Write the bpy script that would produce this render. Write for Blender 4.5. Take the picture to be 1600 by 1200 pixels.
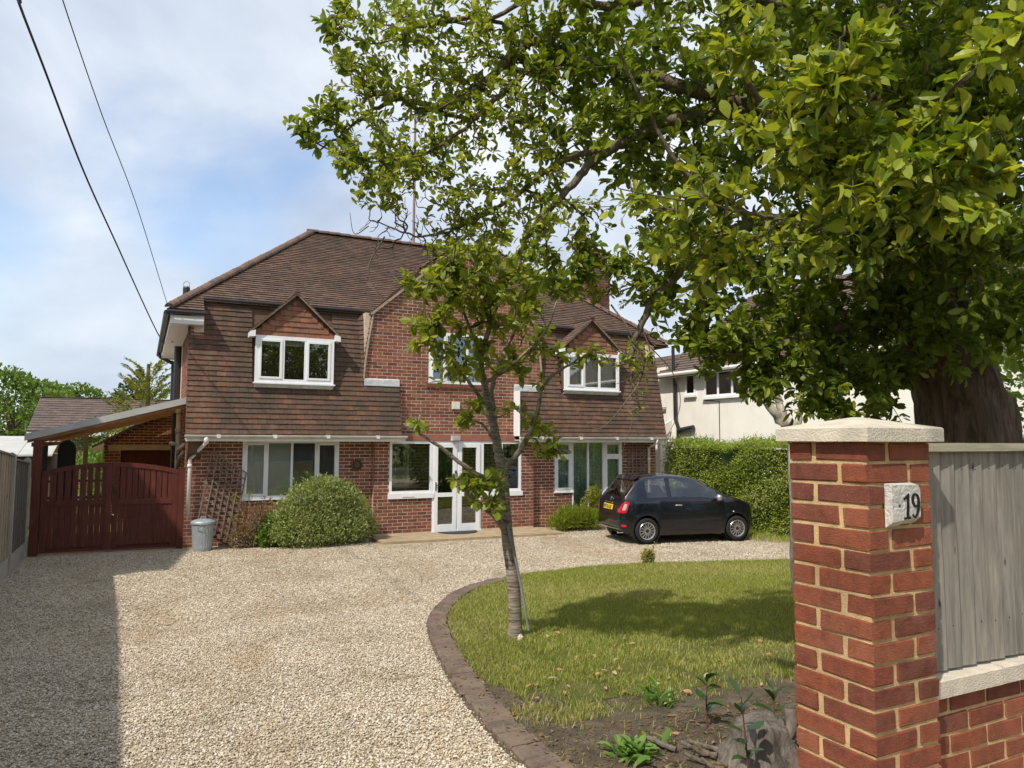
import bpy, math, random
import numpy as np
from mathutils import Vector, Matrix

random.seed(7)
RNG = np.random.default_rng(11)
for o in list(bpy.data.objects):
    bpy.data.objects.remove(o)
scene = bpy.context.scene
COL = scene.collection
PI = math.pi
rad = math.radians

# ------------------------------------------------------------------ camera
YAW, PITCH, ROLL, EYE = rad(26.5), math.atan(88 / 1155), rad(0.22), 2.10
FPX = 1155.0
_F = np.array([math.sin(YAW) * math.cos(PITCH), math.cos(YAW) * math.cos(PITCH), math.sin(PITCH)])
_R0 = np.array([math.cos(YAW), -math.sin(YAW), 0.0])
_U0 = np.cross(_R0, _F)
_R = _R0 * math.cos(ROLL) + _U0 * math.sin(ROLL)
_U = _U0 * math.cos(ROLL) - _R0 * math.sin(ROLL)
CAM = np.array([0.0, 0.0, EYE])
cam_data = bpy.data.cameras.new('camera')
cam = bpy.data.objects.new('camera', cam_data)
COL.objects.link(cam)
cam_data.sensor_width = 36.0
cam_data.lens = FPX / 1600 * 36.0
cam_data.clip_start = 0.05
cam_data.clip_end = 1500
M4 = np.eye(4)
M4[:3, 0], M4[:3, 1], M4[:3, 2], M4[:3, 3] = _R, _U, -_F, CAM
cam.matrix_world = Matrix(M4.tolist())
scene.camera = cam

def at(px, py, dep):
    """a point of the garden seen at that place of the 1600 x 1200 photograph, dep metres in front of the lens"""
    return CAM + (_F + _R * ((px - 800) / FPX) - _U * ((py - 600) / FPX)) * dep

def proj(P):
    P = np.asarray(P, float) - CAM
    z = P @ _F
    zz = np.where(np.abs(z) < 1e-6, 1e-6, z)
    return 800 + FPX * (P @ _R) / zz, 600 - FPX * (P @ _U) / zz, z

# ------------------------------------------------------------------ sun, sky, exposure
SUN_AZ, SUN_EL = rad(62), rad(50)         # the sun stands behind the camera's left shoulder
SUNDIR = Vector((-math.sin(SUN_AZ) * math.cos(SUN_EL), -math.cos(SUN_AZ) * math.cos(SUN_EL), math.sin(SUN_EL)))
sd = bpy.data.lights.new('sun', 'SUN')
sd.energy = 2.8
sd.angle = rad(1.0)
sd.color = (1.0, 0.93, 0.82)
sun = bpy.data.objects.new('sun', sd)
COL.objects.link(sun)
sun.rotation_euler = SUNDIR.to_track_quat('Z', 'Y').to_euler()
sun.location = (-20, -20, 30)

world = bpy.data.worlds.new('World')
scene.world = world
world.use_nodes = True
wn = world.node_tree.nodes
wl = world.node_tree.links
wn.clear()
w_out = wn.new('ShaderNodeOutputWorld')
w_bg = wn.new('ShaderNodeBackground')
w_bg.inputs['Strength'].default_value = 0.13
w_sky = wn.new('ShaderNodeTexSky')
w_sky.sky_type = 'NISHITA'
w_sky.sun_disc = False
w_sky.sun_elevation = SUN_EL
w_sky.sun_rotation = math.atan2(SUNDIR.x, SUNDIR.y)
w_sky.air_density = 1.0
w_sky.dust_density = 1.0
w_tc = wn.new('ShaderNodeTexCoord')
w_sep = wn.new('ShaderNodeSeparateXYZ')
wl.new(w_tc.outputs['Generated'], w_sep.inputs[0])
def wmath(op, a, b=None, clamp=False):
    n = wn.new('ShaderNodeMath'); n.operation = op; n.use_clamp = clamp
    for i, v in enumerate((a, b)):
        if v is None: continue
        if isinstance(v, (int, float)): n.inputs[i].default_value = v
        else: wl.new(v, n.inputs[i])
    return n.outputs[0]
w_h = wmath('ADD', wmath('MAXIMUM', w_sep.outputs[2], 0.0), 0.55)
w_comb = wn.new('ShaderNodeCombineXYZ')
wl.new(wmath('DIVIDE', w_sep.outputs[0], w_h), w_comb.inputs[0])
wl.new(wmath('DIVIDE', w_sep.outputs[1], w_h), w_comb.inputs[1])
def wnoise(scale, detail, rough, offs):
    mp = wn.new('ShaderNodeMapping'); mp.inputs['Location'].default_value = offs
    wl.new(w_comb.outputs[0], mp.inputs[0])
    n = wn.new('ShaderNodeTexNoise'); n.inputs['Scale'].default_value = scale
    n.inputs['Detail'].default_value = detail; n.inputs['Roughness'].default_value = rough
    n.inputs['Distortion'].default_value = 0.25
    wl.new(mp.outputs[0], n.inputs['Vector'])
    return n.outputs['Fac']
def wramp(v, stops):
    r = wn.new('ShaderNodeValToRGB')
    el = r.color_ramp.elements
    while len(el) > len(stops): el.remove(el[-1])
    while len(el) < len(stops): el.new(0.5)
    for e, (p, c) in zip(el, stops):
        e.position = p; e.color = c if len(c) == 4 else (*c, 1)
    wl.new(v, r.inputs[0])
    return r.outputs[0]
w_cov = wramp(wnoise(1.7, 6, 0.5, (10.43968, 16.13382, 0.0)), [(0.34, (0.18, 0.18, 0.18)), (0.47, (0.88, 0.88, 0.88)), (0.58, (1, 1, 1))])
w_cl = wramp(wnoise(2.6, 8, 0.55, (4.7, 2.1, 0.0)), [(0.33, (2.6, 2.95, 3.6)), (0.48, (3.5, 3.85, 4.4)), (0.64, (4.8, 4.95, 5.2))])
w_mix = wn.new('ShaderNodeMix'); w_mix.data_type = 'RGBA'
w_low = wramp(w_sep.outputs[2], [(0.02, (0.95, 0.95, 0.95)), (0.30, (0, 0, 0))])
wl.new(wmath('MAXIMUM', w_cov, w_low), w_mix.inputs[0])
w_gain = wn.new('ShaderNodeMix'); w_gain.data_type = 'RGBA'; w_gain.blend_type = 'MULTIPLY'; w_gain.inputs[0].default_value = 1
wl.new(w_sky.outputs[0], w_gain.inputs[6]); w_gain.inputs[7].default_value = (1.0, 1.0, 1.0, 1)
wl.new(w_gain.outputs[2], w_mix.inputs[6])
w_hz = wn.new('ShaderNodeMix'); w_hz.data_type = 'RGBA'
wl.new(wmath('MULTIPLY', w_low, 0.65), w_hz.inputs[0]); wl.new(w_cl, w_hz.inputs[6]); w_hz.inputs[7].default_value = (3.1, 3.65, 4.2, 1)
wl.new(w_hz.outputs[2], w_mix.inputs[7])
wl.new(w_mix.outputs[2], w_bg.inputs['Color'])
wl.new(w_bg.outputs[0], w_out.inputs[0])

scene.view_settings.view_transform = 'Standard'
scene.view_settings.look = 'None'
scene.view_settings.exposure = 0.72
scene.view_settings.gamma = 1.0
scene.view_settings.use_curve_mapping = False
scene.render.engine = 'CYCLES'
scene.cycles.max_bounces = 8
scene.cycles.transparent_max_bounces = 12
scene.cycles.diffuse_bounces = 3
scene.cycles.glossy_bounces = 3
scene.cycles.transmission_bounces = 4

# ------------------------------------------------------------------ materials
class NT:
    def __init__(self, name):
        self.m = bpy.data.materials.new(name)
        self.m.use_nodes = True
        self.n = self.m.node_tree.nodes
        self.l = self.m.node_tree.links
        self.n.clear()
        self.out = self.n.new('ShaderNodeOutputMaterial')
    def node(self, t, **kw):
        n = self.n.new('ShaderNode' + t)
        for k, v in kw.items(): setattr(n, k, v)
        return n
    def put(self, sock, v):
        if hasattr(v, 'is_output') or isinstance(v, bpy.types.NodeSocket): self.l.new(v, sock)
        elif isinstance(v, (tuple, list)):
            sock.default_value = (*v, 1) if len(v) == 3 and len(sock.default_value) == 4 else v
        else: sock.default_value = v
    def math(self, op, a, b=0.0, clamp=False):
        n = self.node('Math', operation=op, use_clamp=clamp)
        self.put(n.inputs[0], a); self.put(n.inputs[1], b)
        return n.outputs[0]
    def mix(self, fac, a, b, blend='MIX'):
        n = self.node('Mix', data_type='RGBA', blend_type=blend)
        self.put(n.inputs[0], fac); self.put(n.inputs[6], a); self.put(n.inputs[7], b)
        return n.outputs[2]
    def pos(self): return self.node('NewGeometry').outputs['Position']
    def obj(self): return self.node('TexCoord').outputs['Object']
    def scaled(self, vec, s, loc=(0, 0, 0), rot=(0, 0, 0)):
        n = self.node('Mapping'); self.put(n.inputs[0], vec)
        n.inputs['Scale'].default_value = s if isinstance(s, (tuple, list)) else (s, s, s)
        n.inputs['Location'].default_value = loc
        n.inputs['Rotation'].default_value = rot
        return n.outputs[0]
    def noise(self, vec, scale, detail=4, rough=0.55, dist=0.0):
        n = self.node('TexNoise'); self.put(n.inputs['Vector'], vec)
        n.inputs['Scale'].default_value = scale; n.inputs['Detail'].default_value = detail
        n.inputs['Roughness'].default_value = rough; n.inputs['Distortion'].default_value = dist
        return n.outputs['Fac']
    def voronoi(self, vec, scale, feature='F1', out='Distance'):
        n = self.node('TexVoronoi', feature=feature); self.put(n.inputs['Vector'], vec)
        n.inputs['Scale'].default_value = scale
        return n.outputs[out]
    def ramp(self, v, stops, interp='LINEAR'):
        r = self.node('ValToRGB'); r.color_ramp.interpolation = interp
        el = r.color_ramp.elements
        while len(el) < len(stops): el.new(0.5)
        for e, (p, c) in zip(el, stops):
            e.position = p
            if not isinstance(c, (tuple, list)): c = (c, c, c)
            e.color = (*c, 1)
        self.put(r.inputs[0], v)
        return r.outputs[0]
    def rnd(self):
        a = self.node('Attribute', attribute_name='rnd').outputs['Fac']
        o = self.node('ObjectInfo').outputs['Random']
        return self.math('FRACT', self.math('ADD', a, o))
    def bump(self, h, strength=0.3, dist=0.01):
        n = self.node('Bump'); n.inputs['Strength'].default_value = strength
        n.inputs['Distance'].default_value = dist
        self.put(n.inputs['Height'], h)
        return n.outputs[0]
    def principled(self, col, rough=0.7, spec=0.3, metal=0.0, normal=None, coat=0.0):
        p = self.node('BsdfPrincipled')
        self.put(p.inputs['Base Color'], col); self.put(p.inputs['Roughness'], rough)
        p.inputs['Specular IOR Level'].default_value = spec
        p.inputs['Metallic'].default_value = metal
        p.inputs['Coat Weight'].default_value = coat
        p.inputs['Coat Roughness'].default_value = 0.03
        if normal is not None: self.l.new(normal, p.inputs['Normal'])
        return p.outputs[0]
    def done(self, sh):
        self.l.new(sh, self.out.inputs[0]); return self.m

MAT = {}
def plain(name, col, rough=0.6, spec=0.35, var=0.12, scale=8.0, bump=0.0, bscale=60, metal=0.0, coat=0.0, dirt=None):
    t = NT(name)
    P = t.pos()
    n = t.noise(P, scale, 5)
    lo = tuple(c * (1 - var) for c in col); hi = tuple(min(1, c * (1 + var)) for c in col)
    c = t.ramp(n, [(0.3, lo), (0.7, hi)])
    if dirt:
        d = t.ramp(t.noise(t.scaled(P, (1, 1, 0.35)), 3.5, 6, 0.65), [(0.5, 0.0), (0.72, 1.0)])
        c = t.mix(t.math('MULTIPLY', d, dirt[1]), c, dirt[0])
    nm = t.bump(t.noise(P, bscale, 4), bump, 0.01) if bump else None
    MAT[name] = t.done(t.principled(c, rough, spec, metal, nm, coat))
    return MAT[name]

def brick_mat(name, cols, bscale, bump, rough=0.85, wire=False):
    t = NT(name); P = t.pos(); r = t.rnd()
    n = len(cols)
    c = t.ramp(r, [((i + 0.0) / n, cols[i]) for i in range(n)])
    sp = t.noise(P, 22 if wire else 9, 6, 0.65)
    c = t.mix(0.55, c, t.ramp(sp, [(0.3, (0.45, 0.42, 0.42)), (0.5, (1, 1, 1)), (0.75, (1.45, 1.4, 1.35))]), 'MULTIPLY')
    h = t.noise(P, bscale, 6, 0.7)
    if wire:
        w = t.noise(t.scaled(P, (0.6, 0.6, 1.9)), 85, 5, 0.65, 0.8)
        h = t.math('ADD', h, w)
        pal = t.ramp(t.noise(P, 5.0, 5, 0.6), [(0.52, 0.0), (0.8, 0.5)])
        smear = t.ramp(t.noise(t.scaled(P, (1, 1, 0.5)), 4.0, 6, 0.65), [(0.50, 0.0), (0.78, 0.6)])
        c = t.mix(smear, c, (0.105, 0.050, 0.036))
        c = t.mix(pal, c, (0.31, 0.13, 0.092))
        spk = t.ramp(t.noise(P, 260, 2, 0.5), [(0.64, 0.0), (0.74, 0.6)])
        c = t.mix(spk, c, (0.48, 0.31, 0.22))
    else:
        dk = t.ramp(t.noise(t.scaled(P, (1, 1, 0.5)), 1.7, 6, 0.65), [(0.48, 0.0), (0.75, 0.45)])
        c = t.mix(dk, c, (0.10, 0.055, 0.042))
        pal = t.ramp(t.noise(t.scaled(P, (1, 1, 1.6)), 0.9, 5, 0.6), [(0.52, 0.0), (0.75, 0.4)])
        c = t.mix(pal, c, (0.36, 0.19, 0.13))
    MAT[name] = t.done(t.principled(c, rough, 0.2, 0, t.bump(h, bump, 0.006 if wire else 0.01)))

brick_mat('house_brick', [(0.20, 0.072, 0.043), (0.25, 0.094, 0.056), (0.165, 0.061, 0.041), (0.285, 0.115, 0.066), (0.215, 0.077, 0.045), (0.14, 0.058, 0.043)], 70, 0.3)
brick_mat('pillar_brick', [(0.25, 0.074, 0.038), (0.285, 0.090, 0.046), (0.21, 0.064, 0.037), (0.31, 0.105, 0.055), (0.23, 0.067, 0.035), (0.175, 0.057, 0.037)], 170, 0.85, wire=True)
brick_mat('edging_brick', [(0.125, 0.092, 0.080), (0.165, 0.118, 0.098), (0.105, 0.083, 0.074), (0.15, 0.10, 0.082)], 60, 0.6)
brick_mat('old_brick', [(0.115, 0.055, 0.038), (0.145, 0.066, 0.044), (0.09, 0.048, 0.036), (0.16, 0.078, 0.05)], 70, 0.5)
t = NT('edging_brick'); P = t.pos(); r = t.rnd()
c = t.ramp(r, [(0.0, (0.135, 0.098, 0.083)), (0.35, (0.175, 0.122, 0.10)), (0.65, (0.115, 0.09, 0.078)), (0.9, (0.155, 0.105, 0.085))])
c = t.mix(0.6, c, t.ramp(t.noise(P, 30, 6, 0.7), [(0.3, (0.5, 0.5, 0.5)), (0.5, (1, 1, 1)), (0.75, (1.6, 1.55, 1.45))]), 'MULTIPLY')
c = t.mix(t.ramp(t.noise(P, 5.0, 7, 0.7), [(0.44, 0.0), (0.62, 0.85)]), c, (0.20, 0.16, 0.11))
c = t.mix(t.ramp(t.noise(P, 9.0, 5, 0.65), [(0.58, 0.0), (0.70, 0.7)]), c, (0.075, 0.075, 0.035))
MAT['edging_brick'] = t.done(t.principled(c, 0.9, 0.15, 0, t.bump(t.noise(P, 70, 6, 0.7), 0.8, 0.008)))
plain('house_mortar', (0.60, 0.48, 0.37), 0.95, 0.1, 0.18, 5, 0.5, 140, dirt=((0.42, 0.33, 0.27), 0.5))
plain('pillar_mortar', (0.66, 0.475, 0.235), 0.95, 0.1, 0.2, 22, 1.0, 240, dirt=((0.40, 0.29, 0.16), 0.5))

def tile_mat(name, cols, mossy):
    t = NT(name); P = t.pos(); r = t.rnd(); n = len(cols)
    c = t.ramp(r, [(i / n, cols[i]) for i in range(n)])
    c = t.mix(0.6, c, t.ramp(t.noise(P, 18, 6, 0.7), [(0.3, (0.5, 0.5, 0.5)), (0.52, (1, 1, 1)), (0.75, (1.6, 1.55, 1.5))]), 'MULTIPLY')
    # algae and lichen stains that run down the slope
    st = t.ramp(t.noise(t.scaled(P, (1.0, 1.0, 0.30)), 1.5, 6, 0.6), [(0.42, 0.0), (0.66, 1.0)])
    c = t.mix(t.math('MULTIPLY', st, mossy), c, (0.055, 0.052, 0.038))
    pale = t.ramp(t.noise(t.scaled(P, (1, 1, 0.5)), 2.3, 6, 0.7), [(0.56, 0.0), (0.75, 1.0)])
    c = t.mix(t.math('MULTIPLY', pale, 0.6), c, (0.22, 0.165, 0.12))
    moss = t.ramp(t.noise(P, 7.0, 6, 0.7), [(0.62, 0.0), (0.72, 0.55)])
    c = t.mix(t.math('MULTIPLY', moss, st), c, (0.10, 0.105, 0.045))
    lich = t.ramp(t.noise(P, 55, 3, 0.6), [(0.66, 0.0), (0.72, 0.8)])
    c = t.mix(t.math('MULTIPLY', lich, pale), c, (0.34, 0.31, 0.24))
    MAT[name] = t.done(t.principled(c, 0.85, 0.2, 0, t.bump(t.noise(P, 60, 5, 0.7), 0.4, 0.006)))
tile_mat('hung_tile', [(0.122, 0.072, 0.051), (0.158, 0.086, 0.057), (0.098, 0.062, 0.048), (0.19, 0.096, 0.060), (0.134, 0.076, 0.053), (0.108, 0.067, 0.047)], 0.6)
tile_mat('roof_tile', [(0.124, 0.082, 0.064), (0.152, 0.097, 0.073), (0.103, 0.071, 0.058), (0.172, 0.106, 0.076)], 0.35)
tile_mat('dormer_tile', [(0.30, 0.13, 0.07), (0.22, 0.10, 0.065), (0.34, 0.155, 0.085), (0.17, 0.085, 0.06), (0.26, 0.12, 0.07)], 0.15)
tile_mat('far_tile', [(0.135, 0.10, 0.085), (0.15, 0.11, 0.09), (0.12, 0.09, 0.08)], 0.2)
plain('verge', (0.34, 0.27, 0.20), 0.9, 0.15, 0.25, 20, 0.5, 90)
plain('upvc', (0.80, 0.81, 0.82), 0.35, 0.45, 0.03, 3, dirt=((0.55, 0.54, 0.50), 0.25))
plain('gutter_white', (0.72, 0.70, 0.64), 0.45, 0.4, 0.06, 3, dirt=((0.36, 0.33, 0.27), 0.5))
plain('lead', (0.52, 0.55, 0.55), 0.55, 0.4, 0.2, 14, 0.2, 30, dirt=((0.25, 0.25, 0.25), 0.5))
plain('black_plastic', (0.022, 0.023, 0.026), 0.35, 0.5, 0.2)
plain('beige_plastic', (0.52, 0.46, 0.37), 0.5, 0.4, 0.1, dirt=((0.25, 0.22, 0.18), 0.5))
plain('band_render', (0.29, 0.12, 0.085), 0.85, 0.2, 0.15, 6, 0.2, 40)
plain('brown_timber', (0.12, 0.075, 0.045), 0.75, 0.25, 0.2)
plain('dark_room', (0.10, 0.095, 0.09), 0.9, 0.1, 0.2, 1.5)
plain('concrete', (0.40, 0.37, 0.32), 0.9, 0.15, 0.18, 5, 0.4, 80, dirt=((0.25, 0.23, 0.19), 0.6))
plain('cast_stone', (0.57, 0.51, 0.41), 0.9, 0.15, 0.12, 12, 0.6, 130, dirt=((0.33, 0.30, 0.23), 0.7))
plain('slab', (0.36, 0.28, 0.175), 0.9, 0.15, 0.2, 5, 0.5, 70, dirt=((0.2, 0.17, 0.12), 0.5))
plain('white_render', (0.80, 0.77, 0.70), 0.9, 0.15, 0.04, 2, 0.3, 60, dirt=((0.60, 0.57, 0.51), 0.35))
plain('zinc', (0.36, 0.40, 0.42), 0.45, 0.5, 0.15, 12, 0.1, 40, metal=0.35)
plain('rubber', (0.02, 0.02, 0.021), 0.8, 0.25, 0.2)
plain('mat_fibre', (0.05, 0.055, 0.06), 0.95, 0.1, 0.3, 40, 0.8, 200)
plain('lintel', (0.46, 0.40, 0.31), 0.9, 0.15, 0.15, 6, 0.3, 60)
plain('soil_pot', (0.26, 0.10, 0.06), 0.85, 0.2)
plain('red_stem', (0.13, 0.05, 0.035), 0.6, 0.3)
plain('felt', (0.46, 0.46, 0.44), 0.8, 0.2, 0.1, 3)
plain('polycarb', (0.46, 0.48, 0.50), 0.35, 0.5, 0.12, 4)
t = NT('polycarb'); P = t.pos()
p_ = t.principled((0.50, 0.47, 0.41), 0.4, 0.4)
tr = t.node('BsdfTranslucent'); t.put(tr.inputs[0], (0.80, 0.66, 0.47))
mx = t.node('MixShader'); mx.inputs[0].default_value = 0.55
t.l.new(p_, mx.inputs[1]); t.l.new(tr.outputs[0], mx.inputs[2])
MAT['polycarb'] = t.done(mx.outputs[0])
plain('plaster', (0.55, 0.5, 0.44), 0.9, 0.1, 0.1, 2)
plain('cream_cloth', (0.62, 0.58, 0.48), 0.9, 0.1, 0.06, 3)
plain('white_cloth', (0.75, 0.76, 0.78), 0.9, 0.1, 0.06, 3)
plain('blind_slat', (0.74, 0.76, 0.70), 0.5, 0.3, 0.05, 3)
plain('chrome', (0.80, 0.80, 0.82), 0.12, 0.5, 0.02, metal=1.0)
plain('alloy', (0.58, 0.58, 0.60), 0.28, 0.5, 0.05, metal=0.8)
plain('seat_cloth', (0.09, 0.085, 0.08), 0.9, 0.2)
plain('car_trim', (0.018, 0.018, 0.02), 0.55, 0.4, 0.1)
plain('plate_yellow', (0.80, 0.55, 0.015), 0.4, 0.4, 0.02)
plain('plate_blue', (0.03, 0.08, 0.35), 0.4, 0.4, 0.02)
plain('ink', (0.008, 0.008, 0.009), 0.6, 0.3, 0.02)
plain('lamp_red', (0.48, 0.012, 0.02), 0.12, 0.6, 0.1, 30, coat=0.6)
plain('lamp_clear', (0.42, 0.38, 0.38), 0.15, 0.6, 0.1, 30, coat=0.5)
plain('cable_black', (0.02, 0.02, 0.022), 0.6, 0.3, 0.1)
plain('pole_wood', (0.27, 0.19, 0.15), 0.9, 0.15, 0.2)
plain('stake', (0.20, 0.21, 0.20), 0.6, 0.3, 0.2)
plain('stone_weathered', (0.52, 0.50, 0.46), 0.9, 0.15, 0.22, 26, 0.8, 90)
plain('road', (0.055, 0.055, 0.056), 0.9, 0.2, 0.2, 4, 0.3, 90)

t = NT('car_paint')
MAT['car_paint'] = t.done(t.principled((0.0035, 0.0045, 0.010), 0.25, 0.35, 0.0, None, 0.85))

def net_mat(name, a, b, sc):
    t = NT(name); P = t.pos()
    v = t.voronoi(t.scaled(P, (1, 1, 1)), sc)
    c = t.ramp(v, [(0.22, b), (0.42, a)])
    MAT[name] = t.done(t.principled(c, 0.95, 0.05))
net_mat('net_curtain', (0.36, 0.50, 0.46), (0.70, 0.80, 0.76), 26)

def wood(name, a, b, c3, axis='Z', scale=1.0, rough=0.85, knots=True, paint=None):
    t = NT(name); P = t.pos(); r = t.rnd()
    s = {'Z': (9, 9, 0.8), 'X': (0.8, 9, 9), 'Y': (9, 0.8, 9)}[axis]
    n = t.node('CombineXYZ'); t.put(n.inputs[0], t.math('MULTIPLY', r, 37.0)); t.put(n.inputs[1], t.math('MULTIPLY', r, 11.0))
    add = t.node('VectorMath', operation='ADD'); t.put(add.inputs[0], t.scaled(P, s)); t.put(add.inputs[1], n.outputs[0])
    g = t.noise(add.outputs[0], 4.6 * scale, 8, 0.62, 0.5)
    c = t.ramp(g, [(0.3, a), (0.5, b), (0.7, c3)])
    c = t.mix(0.5, c, t.ramp(r, [(0.0, (0.75, 0.75, 0.75)), (0.5, (1, 1, 1)), (1.0, (1.3, 1.25, 1.15))]), 'MULTIPLY')
    if knots:
        k = t.voronoi(t.scaled(P, {'Z': (7, 7, 2.6), 'X': (2.6, 7, 7), 'Y': (7, 2.6, 7)}[axis]), 1.4)
        c = t.mix(t.ramp(k, [(0.045, 0.92), (0.10, 0.0)]), c, (0.045, 0.035, 0.028))
    fine = t.noise(add.outputs[0], 16 * scale, 4, 0.6)
    MAT[name] = t.done(t.principled(c, rough, 0.2, 0, t.bump(fine, 0.35, 0.004)))
wood('fence_wood', (0.150, 0.136, 0.115), (0.225, 0.207, 0.178), (0.31, 0.28, 0.235), 'Z')
wood('rail_wood', (0.22, 0.20, 0.14), (0.33, 0.30, 0.21), (0.42, 0.38, 0.28), 'X')
wood('fence_tan', (0.20, 0.165, 0.12), (0.30, 0.25, 0.185), (0.40, 0.34, 0.26), 'Z')
wood('fence_dark', (0.085, 0.08, 0.07), (0.135, 0.125, 0.105), (0.19, 0.17, 0.14), 'Z')
wood('trellis_wood', (0.13, 0.105, 0.085), (0.19, 0.155, 0.125), (0.25, 0.21, 0.17), 'Z')
wood('carport_wood', (0.24, 0.145, 0.08), (0.33, 0.21, 0.12), (0.42, 0.28, 0.16), 'X')
wood('gate_paint', (0.080, 0.024, 0.018), (0.103, 0.031, 0.023), (0.14, 0.046, 0.034), 'Z', knots=False, rough=0.5)

def bark(name, a, b, rings=False, sc=1.0):
    t = NT(name); P = t.pos()
    if rings:
        h = t.noise(t.scaled(P, (3, 3, 26)), 2.2 * sc, 5, 0.6, 0.8)
    else:
        h = t.noise(t.scaled(P, (10, 10, 1.6)), 2.0 * sc, 8, 0.65, 1.0)
    c = t.ramp(h, [(0.32, a), (0.66, b)])
    gr = t.ramp(t.noise(P, 6, 4), [(0.55, 0.0), (0.75, 0.5)])
    c = t.mix(gr, c, tuple(x * 0.8 for x in (0.13, 0.13, 0.085)))
    MAT[name] = t.done(t.principled(c, 0.9, 0.15, 0, t.bump(h, 0.9, 0.03 if not rings else 0.012)))
bark('bark_big', (0.050, 0.036, 0.026), (0.19, 0.132, 0.088))
bark('bark_young', (0.10, 0.085, 0.068), (0.40, 0.34, 0.265), rings=True)
bark('bark_twig', (0.11, 0.085, 0.06), (0.24, 0.195, 0.135), sc=2)
bark('bark_pale', (0.33, 0.29, 0.23), (0.55, 0.50, 0.42))
bark('stump_bark', (0.09, 0.075, 0.06), (0.26, 0.225, 0.19))

def leafmat(name, cols, trans=0.4, rough=0.45, spec=0.4, tint=(1.5, 1.35, 0.5)):
    t = NT(name); r = t.rnd(); n = len(cols)
    c = t.ramp(r, [(i / max(1, n - 1) * 0.98, cols[i]) for i in range(n)])
    p = t.principled(c, rough, spec)
    tr = t.node('BsdfTranslucent')
    t.put(tr.inputs[0], t.mix(1.0, c, tint, 'MULTIPLY'))
    mx = t.node('MixShader'); mx.inputs[0].default_value = trans
    t.l.new(p, mx.inputs[1]); t.l.new(tr.outputs[0], mx.inputs[2])
    MAT[name] = t.done(mx.outputs[0])
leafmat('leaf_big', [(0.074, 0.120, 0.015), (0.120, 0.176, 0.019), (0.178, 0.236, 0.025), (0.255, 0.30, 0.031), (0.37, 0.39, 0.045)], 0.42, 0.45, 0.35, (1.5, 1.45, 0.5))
leafmat('leaf_lit', [(0.130, 0.200, 0.022), (0.20, 0.27, 0.028), (0.285, 0.345, 0.036), (0.40, 0.43, 0.055)], 0.43, 0.42, 0.35, (1.5, 1.4, 0.5))  # brighter copy of leaf_big: sunlight painted into the nearest leaves
leafmat('leaf_young', [(0.125, 0.175, 0.022), (0.185, 0.24, 0.028), (0.26, 0.31, 0.036), (0.38, 0.42, 0.05)], 0.45, 0.4, 0.45)
leafmat('leaf_hedge', [(0.13, 0.195, 0.02), (0.20, 0.27, 0.028), (0.27, 0.33, 0.036), (0.34, 0.39, 0.055)], 0.42)
leafmat('leaf_pale', [(0.14, 0.195, 0.05), (0.22, 0.285, 0.085), (0.33, 0.385, 0.14), (0.48, 0.52, 0.25)], 0.35)
leafmat('leaf_dry', [(0.20, 0.12, 0.05), (0.27, 0.17, 0.08), (0.24, 0.19, 0.07), (0.33, 0.22, 0.12)], 0.3)
leafmat('leaf_far', [(0.085, 0.15, 0.022), (0.125, 0.205, 0.03), (0.165, 0.25, 0.04)], 0.35)
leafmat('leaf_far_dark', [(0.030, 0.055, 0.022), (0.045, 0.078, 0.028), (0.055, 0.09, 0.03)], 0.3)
leafmat('leaf_gold', [(0.13, 0.16, 0.02), (0.22, 0.24, 0.03), (0.30, 0.30, 0.04)], 0.35)
leafmat('leaf_weed', [(0.10, 0.20, 0.03), (0.15, 0.28, 0.05), (0.19, 0.32, 0.07)], 0.4)
leafmat('leaf_laurel', [(0.025, 0.06, 0.015), (0.04, 0.09, 0.02), (0.07, 0.12, 0.03)], 0.25, 0.22, 0.6)
leafmat('flower_cream', [(0.62, 0.58, 0.36), (0.70, 0.66, 0.46), (0.55, 0.52, 0.28)], 0.3)
leafmat('fallen', [(0.45, 0.25, 0.09), (0.52, 0.33, 0.15), (0.38, 0.22, 0.11), (0.50, 0.40, 0.22)], 0.2)
leafmat('grass', [(0.17, 0.225, 0.034), (0.24, 0.285, 0.05), (0.32, 0.34, 0.08), (0.41, 0.385, 0.13), (0.50, 0.44, 0.21)], 0.3, 0.6, 0.2)

t = NT('glass')
fr = t.node('Fresnel'); fr.inputs[0].default_value = 1.55
gl = t.node('BsdfGlossy'); gl.inputs['Roughness'].default_value = 0.012; t.put(gl.inputs[0], (0.95, 0.97, 1.0))
tp = t.node('BsdfTransparent'); t.put(tp.inputs[0], (0.90, 0.93, 0.91))
mx = t.node('MixShader')
t.put(mx.inputs[0], t.math('ADD', t.math('MULTIPLY', fr.outputs[0], 1.6), 0.06, True))
t.l.new(tp.outputs[0], mx.inputs[1]); t.l.new(gl.outputs[0], mx.inputs[2])
MAT['glass'] = t.done(mx.outputs[0])
t = NT('car_glass')
fr = t.node('Fresnel'); fr.inputs[0].default_value = 1.5
gl = t.node('BsdfGlossy'); gl.inputs['Roughness'].default_value = 0.01
tp = t.node('BsdfTransparent'); t.put(tp.inputs[0], (0.88, 0.94, 0.92))
mx = t.node('MixShader'); t.put(mx.inputs[0], t.math('ADD', t.math('MULTIPLY', fr.outputs[0], 1.6), 0.09, True))
t.l.new(tp.outputs[0], mx.inputs[1]); t.l.new(gl.outputs[0], mx.inputs[2])
MAT['car_glass'] = t.done(mx.outputs[0])

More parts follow.
